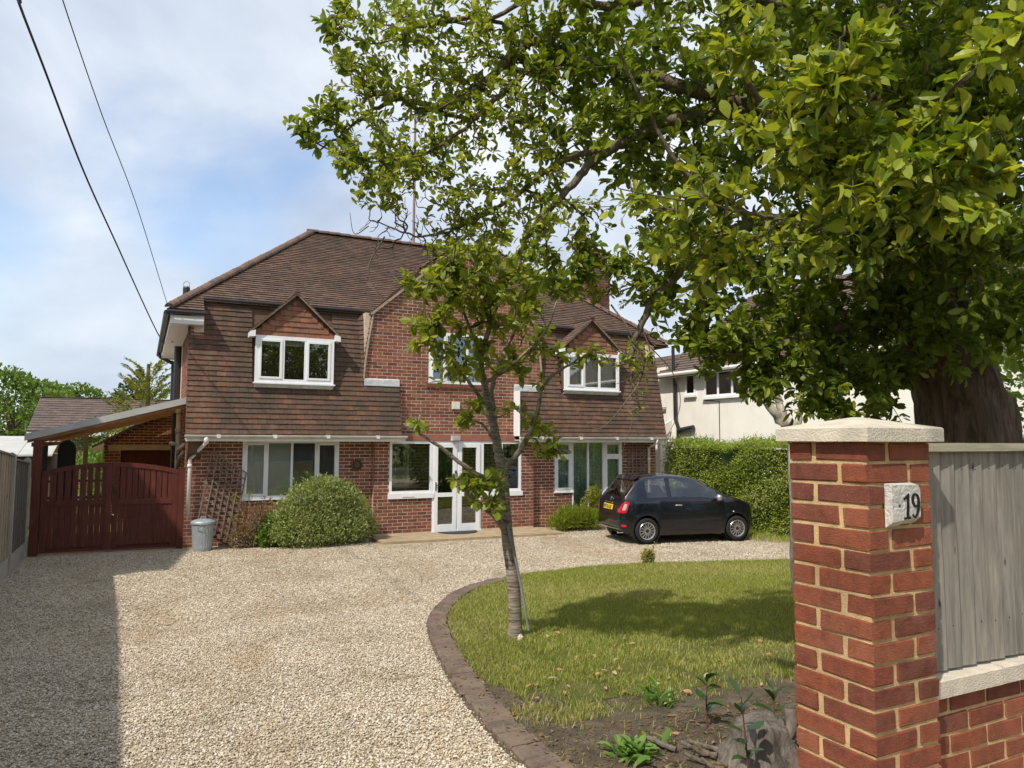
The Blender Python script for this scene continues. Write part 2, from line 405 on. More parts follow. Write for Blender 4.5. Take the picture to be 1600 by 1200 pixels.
t = NT('gravel'); P = t.pos()
v = t.voronoi(P, 62, out='Color'); vd = t.voronoi(P, 62)
sepc = t.node('SeparateColor'); t.put(sepc.inputs[0], v)
c = t.ramp(sepc.outputs[0], [(0.0, (0.28, 0.21, 0.14)), (0.3, (0.43, 0.34, 0.225)), (0.6, (0.53, 0.44, 0.305)), (0.9, (0.63, 0.56, 0.44))])
c = t.mix(0.55, c, t.ramp(t.noise(P, 0.8, 6, 0.62), [(0.3, (0.66, 0.64, 0.60)), (0.55, (1, 1, 1)), (0.8, (1.1, 1.02, 0.9))]), 'MULTIPLY')
worn = t.ramp(t.noise(t.scaled(P, (1.1, 0.55, 1), rot=(0, 0, 0.5)), 0.75, 5, 0.6, 0.8), [(0.50, 0.0), (0.70, 0.55)])
c = t.mix(worn, c, (0.36, 0.255, 0.15))
mossy = t.ramp(t.noise(t.scaled(P, (1.0, 1.9, 1)), 1.3, 7, 0.7), [(0.58, 0.0), (0.72, 0.85)])
c = t.mix(mossy, c, (0.20, 0.16, 0.075))
MAT['gravel'] = t.done(t.principled(c, 0.9, 0.15, 0, t.bump(vd, 0.9, 0.02)))

t = NT('pebble'); r = t.node('ObjectInfo').outputs['Random']; P = t.pos()
c = t.ramp(r, [(0.0, (0.22, 0.17, 0.12)), (0.2, (0.39, 0.315, 0.225)), (0.45, (0.505, 0.43, 0.325)), (0.75, (0.595, 0.53, 0.42)), (0.95, (0.69, 0.64, 0.55))])
c = t.mix(0.55, c, t.ramp(t.noise(P, 0.8, 6, 0.62), [(0.3, (0.66, 0.64, 0.60)), (0.55, (1, 1, 1)), (0.8, (1.1, 1.02, 0.9))]), 'MULTIPLY')
worn = t.ramp(t.noise(t.scaled(P, (1.1, 0.55, 1), rot=(0, 0, 0.5)), 0.75, 5, 0.6, 0.8), [(0.50, 0.0), (0.70, 0.55)])
c = t.mix(worn, c, (0.36, 0.255, 0.15))
mossy = t.ramp(t.noise(t.scaled(P, (1.0, 1.9, 1)), 1.3, 7, 0.7), [(0.58, 0.0), (0.72, 0.85)])
c = t.mix(mossy, c, (0.21, 0.165, 0.08))
MAT['pebble'] = t.done(t.principled(c, 0.75, 0.25))

t = NT('soil'); P = t.pos()
c = t.ramp(t.noise(P, 7, 8, 0.7), [(0.3, (0.095, 0.076, 0.052)), (0.55, (0.18, 0.145, 0.10)), (0.75, (0.28, 0.235, 0.165))])
MAT['soil'] = t.done(t.principled(c, 0.95, 0.1, 0, t.bump(t.noise(P, 30, 8, 0.75), 1.0, 0.04)))
t = NT('turf'); P = t.pos()
c = t.ramp(t.noise(P, 3.0, 7, 0.65), [(0.3, (0.10, 0.115, 0.03)), (0.55, (0.16, 0.165, 0.05)), (0.75, (0.24, 0.205, 0.10))])
MAT['turf'] = t.done(t.principled(c, 0.95, 0.1, 0, t.bump(t.noise(P, 50, 6, 0.75), 1.0, 0.03)))
# ------------------------------------------------------------------ mesh and object helpers
WORLD = {}                                            # world matrix of every object that may get children

def np_mesh(name, V, sizes, idx, mats, midx=None, rnd=None, smooth=False):
    me = bpy.data.meshes.new(name)
    V = np.asarray(V, np.float32).reshape(-1, 3); idx = np.asarray(idx, np.int32).ravel(); sizes = np.asarray(sizes, np.int32)
    me.vertices.add(len(V)); me.vertices.foreach_set('co', V.ravel())
    me.loops.add(len(idx)); me.loops.foreach_set('vertex_index', idx)
    me.polygons.add(len(sizes))
    st = np.zeros(len(sizes), np.int32); st[1:] = np.cumsum(sizes)[:-1]
    me.polygons.foreach_set('loop_start', st); me.polygons.foreach_set('loop_total', sizes)
    for m in mats: me.materials.append(MAT[m])
    if midx is not None: me.polygons.foreach_set('material_index', np.asarray(midx, np.int32))
    me.polygons.foreach_set('use_smooth', np.full(len(sizes), bool(smooth)))
    if rnd is not None:
        a = me.attributes.new('rnd', 'FLOAT', 'FACE'); a.data.foreach_set('value', np.asarray(rnd, np.float32))
    me.update(calc_edges=True); me.validate(clean_customdata=False)
    return me

def link(name, me, parent=None, label=None, cat=None, group=None, kind=None, M=None):
    o = bpy.data.objects.new(name, me)
    COL.objects.link(o)
    if parent is not None:
        o.parent = parent
        o.matrix_parent_inverse = WORLD[parent.name].inverted()
    if M is not None: o.matrix_basis = M
    WORLD[o.name] = o.matrix_basis.copy()
    return tag(o, label, cat, group, kind)

def tag(o, label=None, cat=None, group=None, kind=None):
    for k, v in (('label', label), ('category', cat), ('group', group), ('kind', kind)):
        if v: o[k] = v
    return o

def empty(name, loc, label, cat, group=None):
    o = bpy.data.objects.new(name, None)
    o.empty_display_size = 0.2
    COL.objects.link(o)
    o.location = loc
    WORLD[o.name] = Matrix.Translation(Vector(loc))
    return tag(o, label, cat, group)

def nrm(v):
    v = np.asarray(v, float); n = np.linalg.norm(v)
    return v / n if n > 1e-9 else v

class MB:
    def __init__(s): s.v = []; s.f = []; s.mi = []; s.r = []; s.cur = 0; s.rv = 0.0
    def add(s, vs, fs):
        b = len(s.v); s.v.extend([tuple(map(float, p)) for p in vs])
        for f in fs: s.f.append([b + i for i in f]); s.mi.append(s.cur); s.r.append(s.rv)
    def box(s, x0, x1, y0, y1, z0, z1):
        s.add([(x0, y0, z0), (x1, y0, z0), (x1, y1, z0), (x0, y1, z0), (x0, y0, z1), (x1, y0, z1), (x1, y1, z1), (x0, y1, z1)],
              [(0, 3, 2, 1), (4, 5, 6, 7), (0, 1, 5, 4), (1, 2, 6, 5), (2, 3, 7, 6), (3, 0, 4, 7)]); return s
    def obox(s, c, u, v, w, a, b, d):
        c = np.asarray(c, float); u = nrm(u) * a; v = nrm(v) * b; w = nrm(w) * d
        P = [c + i * u + j * v + k * w for k in (-1, 1) for (i, j) in ((-1, -1), (1, -1), (1, 1), (-1, 1))]
        if np.dot(np.cross(u, v), w) < 0: P = P[4:] + P[:4]
        s.add(P, [(0, 3, 2, 1), (4, 5, 6, 7), (0, 1, 5, 4), (1, 2, 6, 5), (2, 3, 7, 6), (3, 0, 4, 7)]); return s
    def beam(s, p0, p1, w, h, up=(0, 0, 1)):
        p0 = np.asarray(p0, float); p1 = np.asarray(p1, float); d = p1 - p0
        sd_ = np.cross(d, up)
        if np.linalg.norm(sd_) < 1e-6: sd_ = np.cross(d, (0, 1, 0))
        return s.obox((p0 + p1) / 2, d, sd_, np.cross(sd_, d), np.linalg.norm(d) / 2, w / 2, h / 2)
    def poly(s, pts): s.add(pts, [tuple(range(len(pts)))]); return s
    def prism(s, pts, d):
        """a polygon pushed along d (closed)"""
        n = len(pts); P = [np.asarray(p, float) for p in pts]; Q = [p + np.asarray(d, float) for p in P]
        s.add(P + Q, [tuple(range(n))[::-1], tuple(range(n, 2 * n))] + [(i, (i + 1) % n, n + (i + 1) % n, n + i) for i in range(n)]); return s
    def tube(s, pts, radii, n=6, cap=True):
        P = [np.asarray(p, float) for p in pts]
        if isinstance(radii, (int, float)): radii = [radii] * len(P)
        b = len(s.v); ref = None; vs = []
        for i, p in enumerate(P):
            d = nrm(P[min(i + 1, len(P) - 1)] - P[max(i - 1, 0)])
            if ref is None: ref = np.cross(d, (0, 0, 1)) if abs(d[2]) < 0.9 else np.cross(d, (1, 0, 0))
            u = nrm(ref - d * np.dot(ref, d)); w = np.cross(d, u); ref = u
            for k in range(n):
                a = 2 * PI * k / n; vs.append(p + radii[i] * (u * math.cos(a) + w * math.sin(a)))
        fs = []
        for i in range(len(P) - 1):
            for k in range(n):
                k2 = (k + 1) % n; fs.append((i * n + k, i * n + k2, (i + 1) * n + k2, (i + 1) * n + k))
        if cap: fs.append(tuple(range(n))[::-1]); fs.append(tuple((len(P) - 1) * n + k for k in range(n)))
        s.add(vs, fs); return s
    def lathe(s, c, axis, prof, n=20, cap=False):
        """prof: list of (radius, offset along axis)"""
        axis = nrm(axis); u = nrm(np.cross(axis, (0, 0, 1)) if abs(axis[2]) < 0.9 else np.cross(axis, (1, 0, 0))); w = np.cross(axis, u)
        c = np.asarray(c, float); vs = []; fs = []
        for (r, h) in prof:
            for k in range(n):
                a = 2 * PI * k / n; vs.append(c + axis * h + r * (u * math.cos(a) + w * math.sin(a)))
        for i in range(len(prof) - 1):
            for k in range(n):
                k2 = (k + 1) % n; fs.append((i * n + k, i * n + k2, (i + 1) * n + k2, (i + 1) * n + k))
        if cap: fs.append(tuple(range(n))[::-1]); fs.append(tuple((len(prof) - 1) * n + k for k in range(n)))
        s.add(vs, fs); return s
    def mesh(s, name, mats, smooth=False):
        if isinstance(mats, str): mats = [mats]
        return np_mesh(name, s.v, [len(f) for f in s.f], [i for f in s.f for i in f], mats, s.mi, s.r, smooth)
    def build(s, name, mats, parent=None, smooth=False, **kw):
        return link(name, s.mesh(name, mats, smooth), parent, **kw)

UNIT_V = np.array([(x, y, z) for z in (-.5, .5) for (x, y) in ((-.5, -.5), (.5, -.5), (.5, .5), (-.5, .5))])
UNIT_F = [(0, 3, 2, 1), (4, 5, 6, 7), (0, 1, 5, 4), (1, 2, 6, 5), (2, 3, 7, 6), (3, 0, 4, 7)]

def chamfer_box(name, sx, sy, sz, c, mat, jit=0.0, seed=0):
    """a box with chamfered edges (24 vertices), slightly uneven"""
    rs = np.random.default_rng(seed); V = []; key = {}
    for x in (-1, 1):
        for y in (-1, 1):
            for z in (-1, 1):
                for ax in range(3):
                    p = np.array([x * sx / 2, y * sy / 2, z * sz / 2])
                    for b in range(3):
                        if b != ax: p[b] -= c * (x, y, z)[b]
                    key[(x, y, z, ax)] = len(V); V.append(p + rs.uniform(-jit, jit, 3))
    F = []
    for ax in range(3):
        o1, o2 = [b for b in range(3) if b != ax]
        for s_ in (-1, 1):
            q = []
            for (a, b) in ((-1, -1), (1, -1), (1, 1), (-1, 1)):
                k = [0, 0, 0]; k[ax] = s_; k[o1] = a; k[o2] = b; q.append(key[(*k, ax)])
            F.append(q)
    for ax in range(3):                                # edges along ax
        o1, o2 = [b for b in range(3) if b != ax]
        for a in (-1, 1):
            for b in (-1, 1):
                k0 = [0, 0, 0]; k0[o1] = a; k0[o2] = b; k1 = list(k0); k0[ax] = -1; k1[ax] = 1
                F.append([key[(*k0, o1)], key[(*k1, o1)], key[(*k1, o2)], key[(*k0, o2)]])
    for x in (-1, 1):
        for y in (-1, 1):
            for z in (-1, 1): F.append([key[(x, y, z, 0)], key[(x, y, z, 1)], key[(x, y, z, 2)]])
    V = np.array(V); G = []
    for f in F:
        n = np.cross(V[f[1]] - V[f[0]], V[f[2]] - V[f[0]])
        G.append(f if np.dot(n, V[f].mean(0)) > 0 else f[::-1])
    return np_mesh(name, V, [len(f) for f in G], [i for f in G for i in f], [mat], None, [0.0] * len(G))

def mat4(c, u, v, w, a=1.0, b=1.0, d=1.0):
    m = np.eye(4); m[:3, 0] = nrm(u) * a; m[:3, 1] = nrm(v) * b; m[:3, 2] = nrm(w) * d; m[:3, 3] = c
    return m

def pieces(name, rest, mats4, mat, parent, limit=300, base=None, seen=None, label=None):
    """alike pieces of one thing: those that show largest become objects sharing one mesh, the remainder one joined part.
    mats4 place a unit cube"""
    if not mats4: return
    A = np.array(mats4); C = A[:, :3, 3]
    px, py, z = proj(C)
    vis = (z > 0.2) & (px > -20) & (px < 1620) & (py > -20) & (py < 1220)
    if seen is not None: vis &= np.array(seen)
    d = np.where(vis, z, 1e6 + z)
    order = np.argsort(d)
    ones = [i for i in order[:limit] if d[i] < 1e6]
    taken = set(ones)
    if base is None: base = [np_mesh(name, UNIT_V, [4] * 6, [i for f in UNIT_F for i in f], [mat], None, [0.0] * 6)]
    for n, i in enumerate(ones):
        link(name, base[n % len(base)], parent, M=Matrix(A[i].tolist()))
    left = [i for i in range(len(A)) if i not in taken]
    if left:
        B = A[left]
        V = np.einsum('nij,kj->nki', B[:, :3, :3], UNIT_V) + B[:, None, :3, 3]
        F = np.array(UNIT_F)[None] + (np.arange(len(left)) * 8)[:, None, None]
        me = np_mesh(rest, V, [4] * (6 * len(left)), F, [mat], None, np.repeat(RNG.random(len(left)), 6))
        link(rest, me, parent, kind='stuff', label=label)

def wall_panel(mb, O, u, L, z0, z1, th, n, openings=(), top=None):
    """a plastered or mortared wall sheet of thickness th with rectangular openings; O start, u run direction, n outward normal"""
    O = np.asarray(O, float); u = nrm(u); n = nrm(n)
    xs = sorted(set([0, L] + [a for o in openings for a in o[:2]])); zs = sorted(set([z0, z1] + [a for o in openings for a in o[2:]]))
    P = lambda x, z, d: O + u * x + np.array([0, 0, z]) - n * d
    def quad(a, b, c, d, want):
        nn = np.cross(np.subtract(b, a), np.subtract(c, a))
        mb.poly([a, b, c, d] if np.dot(nn, want) > 0 else [d, c, b, a])
    for i in range(len(xs) - 1):
        for j in range(len(zs) - 1):
            cx, cz = (xs[i] + xs[i + 1]) / 2, (zs[j] + zs[j + 1]) / 2
            if any(o[0] < cx < o[1] and o[2] < cz < o[3] for o in openings): continue
            for d, w in ((0, n), (th, -n)):
                quad(P(xs[i], zs[j], d), P(xs[i + 1], zs[j], d), P(xs[i + 1], zs[j + 1], d), P(xs[i], zs[j + 1], d), w)
    for (a, b, c, d) in openings:
        quad(P(a, c, 0), P(a, d, 0), P(a, d, th), P(a, c, th), u); quad(P(b, c, 0), P(b, d, 0), P(b, d, th), P(b, c, th), -u)
        quad(P(a, c, 0), P(b, c, 0), P(b, c, th), P(a, c, th), (0, 0, 1)); quad(P(a, d, 0), P(b, d, 0), P(b, d, th), P(a, d, th), (0, 0, -1))
    for x, w in ((0, -u), (L, u)): quad(P(x, z0, 0), P(x, z1, 0), P(x, z1, th), P(x, z0, th), w)
    for z, w in ((z0, (0, 0, -1)), (z1, (0, 0, 1))): quad(P(0, z, 0), P(L, z, 0), P(L, z, th), P(0, z, th), w)

COURSE, PITCH_B, BH, BL = 0.0745, 0.225, 0.0605, 0.2115
def brick_run(O, u, n, z0, z1, spans, proud=0.0035, depth=0.06, z_ref=0.0, shift=0.0, course=COURSE, pitch=PITCH_B, bh=BH, gap=0.0135, jit=0.0015):
    """stretcher bond on a wall plane; spans(zmid) -> list of (x0, x1). Returns 4x4 matrices placing a unit cube per brick"""
    out = []; O = np.asarray(O, float); u = nrm(u); n = nrm(n)
    k0 = int(math.floor((z0 - z_ref) / course)); k = k0
    while z_ref + k * course < z1 - 0.02:
        zb = z_ref + k * course + (course - bh) / 2; zt = zb + bh
        if zb < z0 - 0.02: k += 1; continue
        zt = min(zt, z1)
        for (a, b) in spans((zb + zt) / 2):
            off = shift + (pitch / 2 if k % 2 else 0.0)
            i = math.floor((a - off) / pitch)
            while off + i * pitch < b:
                x0 = max(a, off + i * pitch + gap / 2); x1 = min(b, off + (i + 1) * pitch - gap / 2); i += 1
                if x1 - x0 < 0.02: continue
                pr_ = proud + RNG.uniform(-jit, jit)
                c = O + u * ((x0 + x1) / 2) + n * (pr_ - depth / 2) + np.array([0, 0, (zb + zt) / 2])
                out.append(mat4(c, u, -n, (0, 0, 1), x1 - x0, depth, zt - zb))
        k += 1
    return out

def tile_run(O, u, v, L, spans, gauge, width=0.165, th=0.014, lift=0.024, shift=0.0, jit=0.003, over=1.25):
    """plain tiles laid in courses up a slope. O lower left corner, u along the eave, v up the slope; spans(t) -> (x0, x1) list at height t along v"""
    out = []; O = np.asarray(O, float); u = nrm(u); v = nrm(v); n = nrm(np.cross(u, v)); k = 0
    while k * gauge < L - 0.02:
        t = k * gauge
        ln = gauge * over
        ang = lift / ln
        for (a, b) in spans(t + gauge * 0.4):
            off = shift + (width / 2 if k % 2 else 0.0)
            i = math.floor((a - off) / width)
            while off + i * width < b:
                x0 = max(a, off + i * width + 0.0015); x1 = min(b, off + (i + 1) * width - 0.0015); i += 1
                if x1 - x0 < 0.025: continue
                aj = ang + RNG.uniform(-0.02, 0.02)
                vv = v * math.cos(aj) - n * math.sin(aj); nn = n * math.cos(aj) + v * math.sin(aj)
                tj = RNG.uniform(-jit, jit)
                low = O + u * ((x0 + x1) / 2) + v * (t + tj) + n * (lift + 0.004 + RNG.uniform(0, jit))
                c = low + vv * ln / 2 - nn * th / 2
                out.append(mat4(c, u, vv, nn, x1 - x0, ln, th))
        k += 1
    return out

def window(parent, x0, x1, z0, z1, yf, lights, fr=0.055, depth=0.07, sash=(), sill=None, label=None, back=None, transom=None, glass='glass'):
    """upvc window in a wall facing -Y. lights: x positions of mullions; sash: indices of lights with an inner opening frame"""
    mb = MB(); y0, y1 = yf, yf + depth
    mb.box(x0, x0 + fr, y0, y1, z0, z1).box(x1 - fr, x1, y0, y1, z0, z1)
    mb.box(x0 + fr, x1 - fr, y0, y1, z0, z0 + fr).box(x0 + fr, x1 - fr, y0, y1, z1 - fr, z1)
    edges = [x0 + fr] + list(lights) + [x1 - fr]
    mh = 0.024
    for m in lights: mb.box(m - mh, m + mh, y0 + .002, y1 - .002, z0 + fr, z1 - fr)
    o = mb.build('window', 'upvc', parent, label=label)
    n = len(edges) - 1
    for i in range(n):
        a = edges[i] + (mh if i else 0); b = edges[i + 1] - (mh if i < n - 1 else 0)
        spans = [(z0 + fr, z1 - fr)]
        if transom and i in transom[1]:
            zt = transom[0]
            MB().box(a, b, y0 + .003, y1 - .003, zt - 0.022, zt + 0.022).build('transom', 'upvc', o)
            spans = [(z0 + fr, zt - 0.022), (zt + 0.022, z1 - fr)]
        for (c, d) in spans:
            aa, bb = a, b
            if i in sash:
                s_ = 0.042; sm = MB(); ys = y0 - 0.012
                sm.box(aa, aa + s_, ys, y1 - .01, c, d).box(bb - s_, bb, ys, y1 - .01, c, d)
                sm.box(aa + s_, bb - s_, ys, y1 - .01, c, c + s_).box(aa + s_, bb - s_, ys, y1 - .01, d - s_, d)
                sm.build('sash', 'upvc', o)
                aa += s_; bb -= s_; c += s_; d -= s_
            MB().box(aa - .004, bb + .004, y0 + .028, y0 + .034, c - .004, d + .004).build('pane', glass, o)
    if sill:
        MB().box(x0 - 0.03, x1 + 0.03, yf - sill[0], yf + 0.05, z0 - sill[1], z0 - 0.002).build('sill', sill[2] if len(sill) > 2 else 'upvc', o)
    return o

def curtain(name, x0, x1, z0, z1, y, mat, parent, waves=9, amp=0.03):
    n = waves * 6; V = []; F = []
    for i in range(n + 1):
        x = x0 + (x1 - x0) * i / n; yy = y + amp * math.sin(i / 6 * 2 * PI) + RNG.uniform(-.004, .004)
        V += [(x, yy, z0), (x, yy, z1), (x, yy + .004, z1), (x, yy + .004, z0)]
    for i in range(n):
        b = 4 * i
        F += [(b, b + 4, b + 5, b + 1), (b + 3, b + 2, b + 6, b + 7)]
    F += [(0, 1, 2, 3), (4 * n + 3, 4 * n + 2, 4 * n + 1, 4 * n)]
    me = np_mesh(name, V, [4] * len(F), [i for f in F for i in f], [mat], None, [0.3] * len(F), True)
    return link(name, me, parent)

def blind(x0, x1, z0, z1, y, ang, parent):
    mb = MB(); z = z1
    while z > z0:
        c = math.cos(ang) * 0.0125; s_ = math.sin(ang) * 0.0125
        mb.add([(x0, y - c, z - s_), (x1, y - c, z - s_), (x1, y + c, z + s_), (x0, y + c, z + s_)], [(0, 1, 2, 3)])
        z -= 0.0215
    mb.build('blind', 'blind_slat', parent)

# ---- foliage
LEAF_V = np.array([(0, 0, 0), (.22, -.27, .07), (.25, 0, .012), (.22, .27, .07), (.55, -.50, .08), (.56, 0, -.012), (.55, .50, .08), (.84, -.36, .0), (.84, 0, -.07), (.84, .36, .0), (1, 0, -.12)])
LEAF_F = [(0, 2, 1), (0, 3, 2), (1, 2, 5, 4), (2, 3, 6, 5), (4, 5, 8, 7), (5, 6, 9, 8), (7, 8, 10), (8, 9, 10)]
LEAF_V2 = np.array([(0, 0, 0), (.5, -.5, .10), (.5, 0, 0), (.5, .5, .10), (1, 0, -.08)])
LEAF_F2 = [(0, 2, 1), (0, 3, 2), (1, 2, 4), (2, 3, 4)]

def unit(A): return A / np.maximum(np.linalg.norm(A, axis=1, keepdims=True), 1e-9)

def leaf_frames(P, D, L, W, N=None):
    D = unit(np.asarray(D, float))
    N = np.asarray(N, float) if N is not None else np.tile((0, 0, 1.0), (len(D), 1))
    S = np.cross(N, D); bad = np.linalg.norm(S, axis=1) < 1e-3; S[bad] = (1, 0, 0); S = unit(S); N = np.cross(D, S)
    A = np.zeros((len(D), 4, 4)); A[:, 3, 3] = 1
    A[:, :3, 0] = D * np.reshape(L, (-1, 1)); A[:, :3, 1] = S * np.reshape(W, (-1, 1)); A[:, :3, 2] = N * (np.reshape(L, (-1, 1)) * RNG.uniform(-.3, 2.4, (len(D), 1))); A[:, :3, 3] = P
    return A

def leaves_mesh(name, A, mat, fine=True, rnd=None):
    V0, F0 = (LEAF_V, LEAF_F) if fine else (LEAF_V2, LEAF_F2)
    V = np.einsum('nij,kj->nki', A[:, :3, :3], V0) + A[:, None, :3, 3]
    n = len(A); k = len(V0); b = np.arange(n)[:, None] * k
    flat = np.array([i for f in F0 for i in f]); sz = np.array([len(f) for f in F0])
    idx = (flat[None] + b).ravel(); sizes = np.tile(sz, n)
    r = RNG.random(n) if rnd is None else rnd
    return np_mesh(name, V, sizes, idx, [mat], None, np.repeat(r, len(sz)), False)

def foliage(A, mat, parent, ones=300, fine=True, rest='foliage', rnd=None, ones_mat=None):
    """leaves of one plant: the largest in the picture as leaf objects, the remainder as one part"""
    px, py, z = proj(A[:, :3, 3])
    vis = (z > 0.3) & (px > 0) & (px < 1600) & (py > 0) & (py < 1200)
    size = np.where(vis, np.linalg.norm(A[:, :3, 0], axis=1) / np.maximum(z, 0.1), -1)
    order = np.argsort(-size)[:ones] if ones else np.array([], int)
    order = order[size[order] > 0]
    if len(order):
        V0, F0 = (LEAF_V, LEAF_F)
        base = np_mesh('leaf', V0, [len(f) for f in F0], [i for f in F0 for i in f], [ones_mat or mat], None, [0.0] * len(F0))
        for i in order: link('leaf', base, parent, M=Matrix(A[i].tolist()))
    keep = np.ones(len(A), bool); keep[order] = False
    if keep.any():
        link(rest, leaves_mesh(rest, A[keep], mat, fine, None if rnd is None else rnd[keep]), parent, kind='stuff')

def rand_dirs(n):
    v = RNG.normal(size=(n, 3)); return unit(v)

def shell_leaves(centres, radii, n, L, W, squash=1.0, inner=0.75, up=0.4, zmin=0.0):
    """leaf frames spread through the outer part of a set of ellipsoids"""
    C = np.asarray(centres, float); Rr = np.asarray(radii, float)
    w = (Rr[:, 0] * Rr[:, 2]) ; w = w / w.sum()
    k = RNG.choice(len(C), n, p=w)
    d = rand_dirs(n); r = inner + (1.06 - inner) * RNG.random(n) ** 0.6
    P = C[k] + d * Rr[k] * r[:, None]
    keep = P[:, 2] > zmin
    for j in range(len(C)):                            # drop those deep inside another ellipsoid
        q = np.linalg.norm((P - C[j]) / Rr[j], axis=1); keep &= ~((q < inner * 0.9) & (k != j))
    P = P[keep]; d = d[keep]
    D = unit(d * 0.8 + rand_dirs(len(P)) * 0.9 + np.array([0, 0, up]))
    N = unit(d * 0.6 + rand_dirs(len(P)) * 0.5 + np.array([0, 0, 0.5]))
    l = L * RNG.uniform(0.7, 1.25, len(P))
    return leaf_frames(P, D, l, l * W / L, N)

def grow(limbs, targets, seg=0.10, kink=0.22, r_tip=0.0025, alpha=0.30):
    """join twig ends to limbs one by one, each to the node that costs least; returns twig chains with radii"""
    nodes = []; cost = []; par = []; fixed = []
    for pts, r0, r1 in limbs:
        P = [np.asarray(p, float) for p in pts]
        tot = sum(np.linalg.norm(P[i + 1] - P[i]) for i in range(len(P) - 1)); run = 0
        for i in range(len(P) - 1):
            l = np.linalg.norm(P[i + 1] - P[i]); m = max(1, int(l / seg))
            for j in range(m):
                s_ = (run + l * j / m) / tot
                if s_ < 0.16: continue
                nodes.append(P[i] + (P[i + 1] - P[i]) * j / m); cost.append(s_ * tot * 0.5); fixed.append(r0 + (r1 - r0) * s_); par.append(-1)
            run += l
        nodes.append(P[-1]); cost.append(tot * 0.5); fixed.append(r1); par.append(-1)
    n0 = len(nodes); cap = n0 + len(targets) * 6 + 10
    NN = np.zeros((cap, 3)); NN[:n0] = nodes; CC = np.zeros(cap); CC[:n0] = cost
    par = par + [0] * (cap - n0); N = n0
    T = np.asarray(targets, float)
    dl = np.array([np.min(np.linalg.norm(NN[:n0] - p, axis=1)) for p in T])
    chains = []
    for ti in np.argsort(dl):
        p = T[ti]
        d = np.linalg.norm(NN[:N] - p, axis=1)
        i = int(np.argmin(d + alpha * CC[:N])); L = d[i]
        m = min(5, max(2, int(L / seg)))
        a = NN[i].copy(); side = rand_dirs(1)[0]; chain = [i]; prev = i
        for j in range(1, m + 1):
            s_ = j / m
            q = a + (p - a) * s_
            if j < m: q = q + side * L * kink * math.sin(s_ * PI) + RNG.normal(size=3) * L * 0.06
            NN[N] = q; CC[N] = CC[prev] + L / m; par[N] = prev; chain.append(N); prev = N; N += 1
        chains.append((chain, ti))
    load = np.zeros(N); 
    for chain, _ in chains: load[chain[-1]] += 1
    for k in range(N - 1, n0 - 1, -1): load[par[k]] += load[k]
    out = []
    for chain, ti in chains:
        pts = [NN[k] for k in chain]
        rr = [min(0.05, r_tip * max(1.0, load[k]) ** 0.44) for k in chain[1:]]
        rr = [min(rr[0] * 1.1, fixed[chain[0]] if chain[0] < n0 else 9)] + rr
        out.append((pts, rr, ti))
    return out
# ------------------------------------------------------------------ ground, drive, lawn
def gz(y):
    t_ = min(max((y - 1) / 11, 0), 1); return 0.35 * (1 - t_ * t_ * (3 - 2 * t_))

def sheet(name, xs, ys, mat, dz, kind='structure', inside=None):
    V = [(x, y, gz(y) + dz) for y in ys for x in xs]; F = []
    for j in range(len(ys) - 1):
        for i in range(len(xs) - 1):
            if inside is None or inside((xs[i] + xs[i + 1]) / 2, (ys[j] + ys[j + 1]) / 2):
                b = j * len(xs) + i; F.append((b, b + 1, b + 1 + len(xs), b + len(xs)))
    me = np_mesh(name, V, [4] * len(F), [i for f in F for i in f], [mat], None, None, True)
    return link(name, me, None, kind=kind)

def pip(x, y, poly):
    c = False; j = len(poly) - 1
    for i in range(len(poly)):
        (xi, yi), (xj, yj) = poly[i], poly[j]
        if (yi > y) != (yj > y) and x < (xj - xi) * (y - yi) / (yj - yi) + xi: c = not c
        j = i
    return c
def pip_np(X, Y, poly):
    c = np.zeros(len(X), bool); j = len(poly) - 1
    for i in range(len(poly)):
        (xi, yi), (xj, yj) = poly[i], poly[j]
        if yi != yj:
            c ^= ((yi > Y) != (yj > Y)) & (X < (xj - xi) * (Y - yi) / (yj - yi) + xi)
        j = i
    return c

def smooth_path(P, n=8):
    P = [np.asarray(p, float) for p in P]; Q = [2 * P[0] - P[1]] + P + [2 * P[-1] - P[-2]]; out = []
    for i in range(1, len(Q) - 2):
        for k in range(n):
            s_ = k / n; a, b, c, d = Q[i - 1], Q[i], Q[i + 1], Q[i + 2]
            out.append(0.5 * ((2 * b) + (-a + c) * s_ + (2 * a - 5 * b + 4 * c - d) * s_ ** 2 + (-a + 3 * b - 3 * c + d) * s_ ** 3))
    return out + [P[-1]]

ground_ys = [-300, -150, -80, -40, -20, -10, -4, 0] + [i for i in range(1, 14)] + [18, 24, 32, 45, 70, 120, 200, 300]
sheet('ground', [-300, -150, -80, -40, -20, -8, -3, 0, 3, 6, 9, 12, 15, 20, 40, 80, 150, 300], ground_ys, 'turf', -0.05)
sheet('road', [-80, -20, 0, 20, 80], [-10.5, -8, -5.5], 'road', -0.03)
sheet('gravel_drive', np.linspace(-1.9, 12.6, 60), np.linspace(-1.0, 16.2, 70), 'gravel', -0.012)

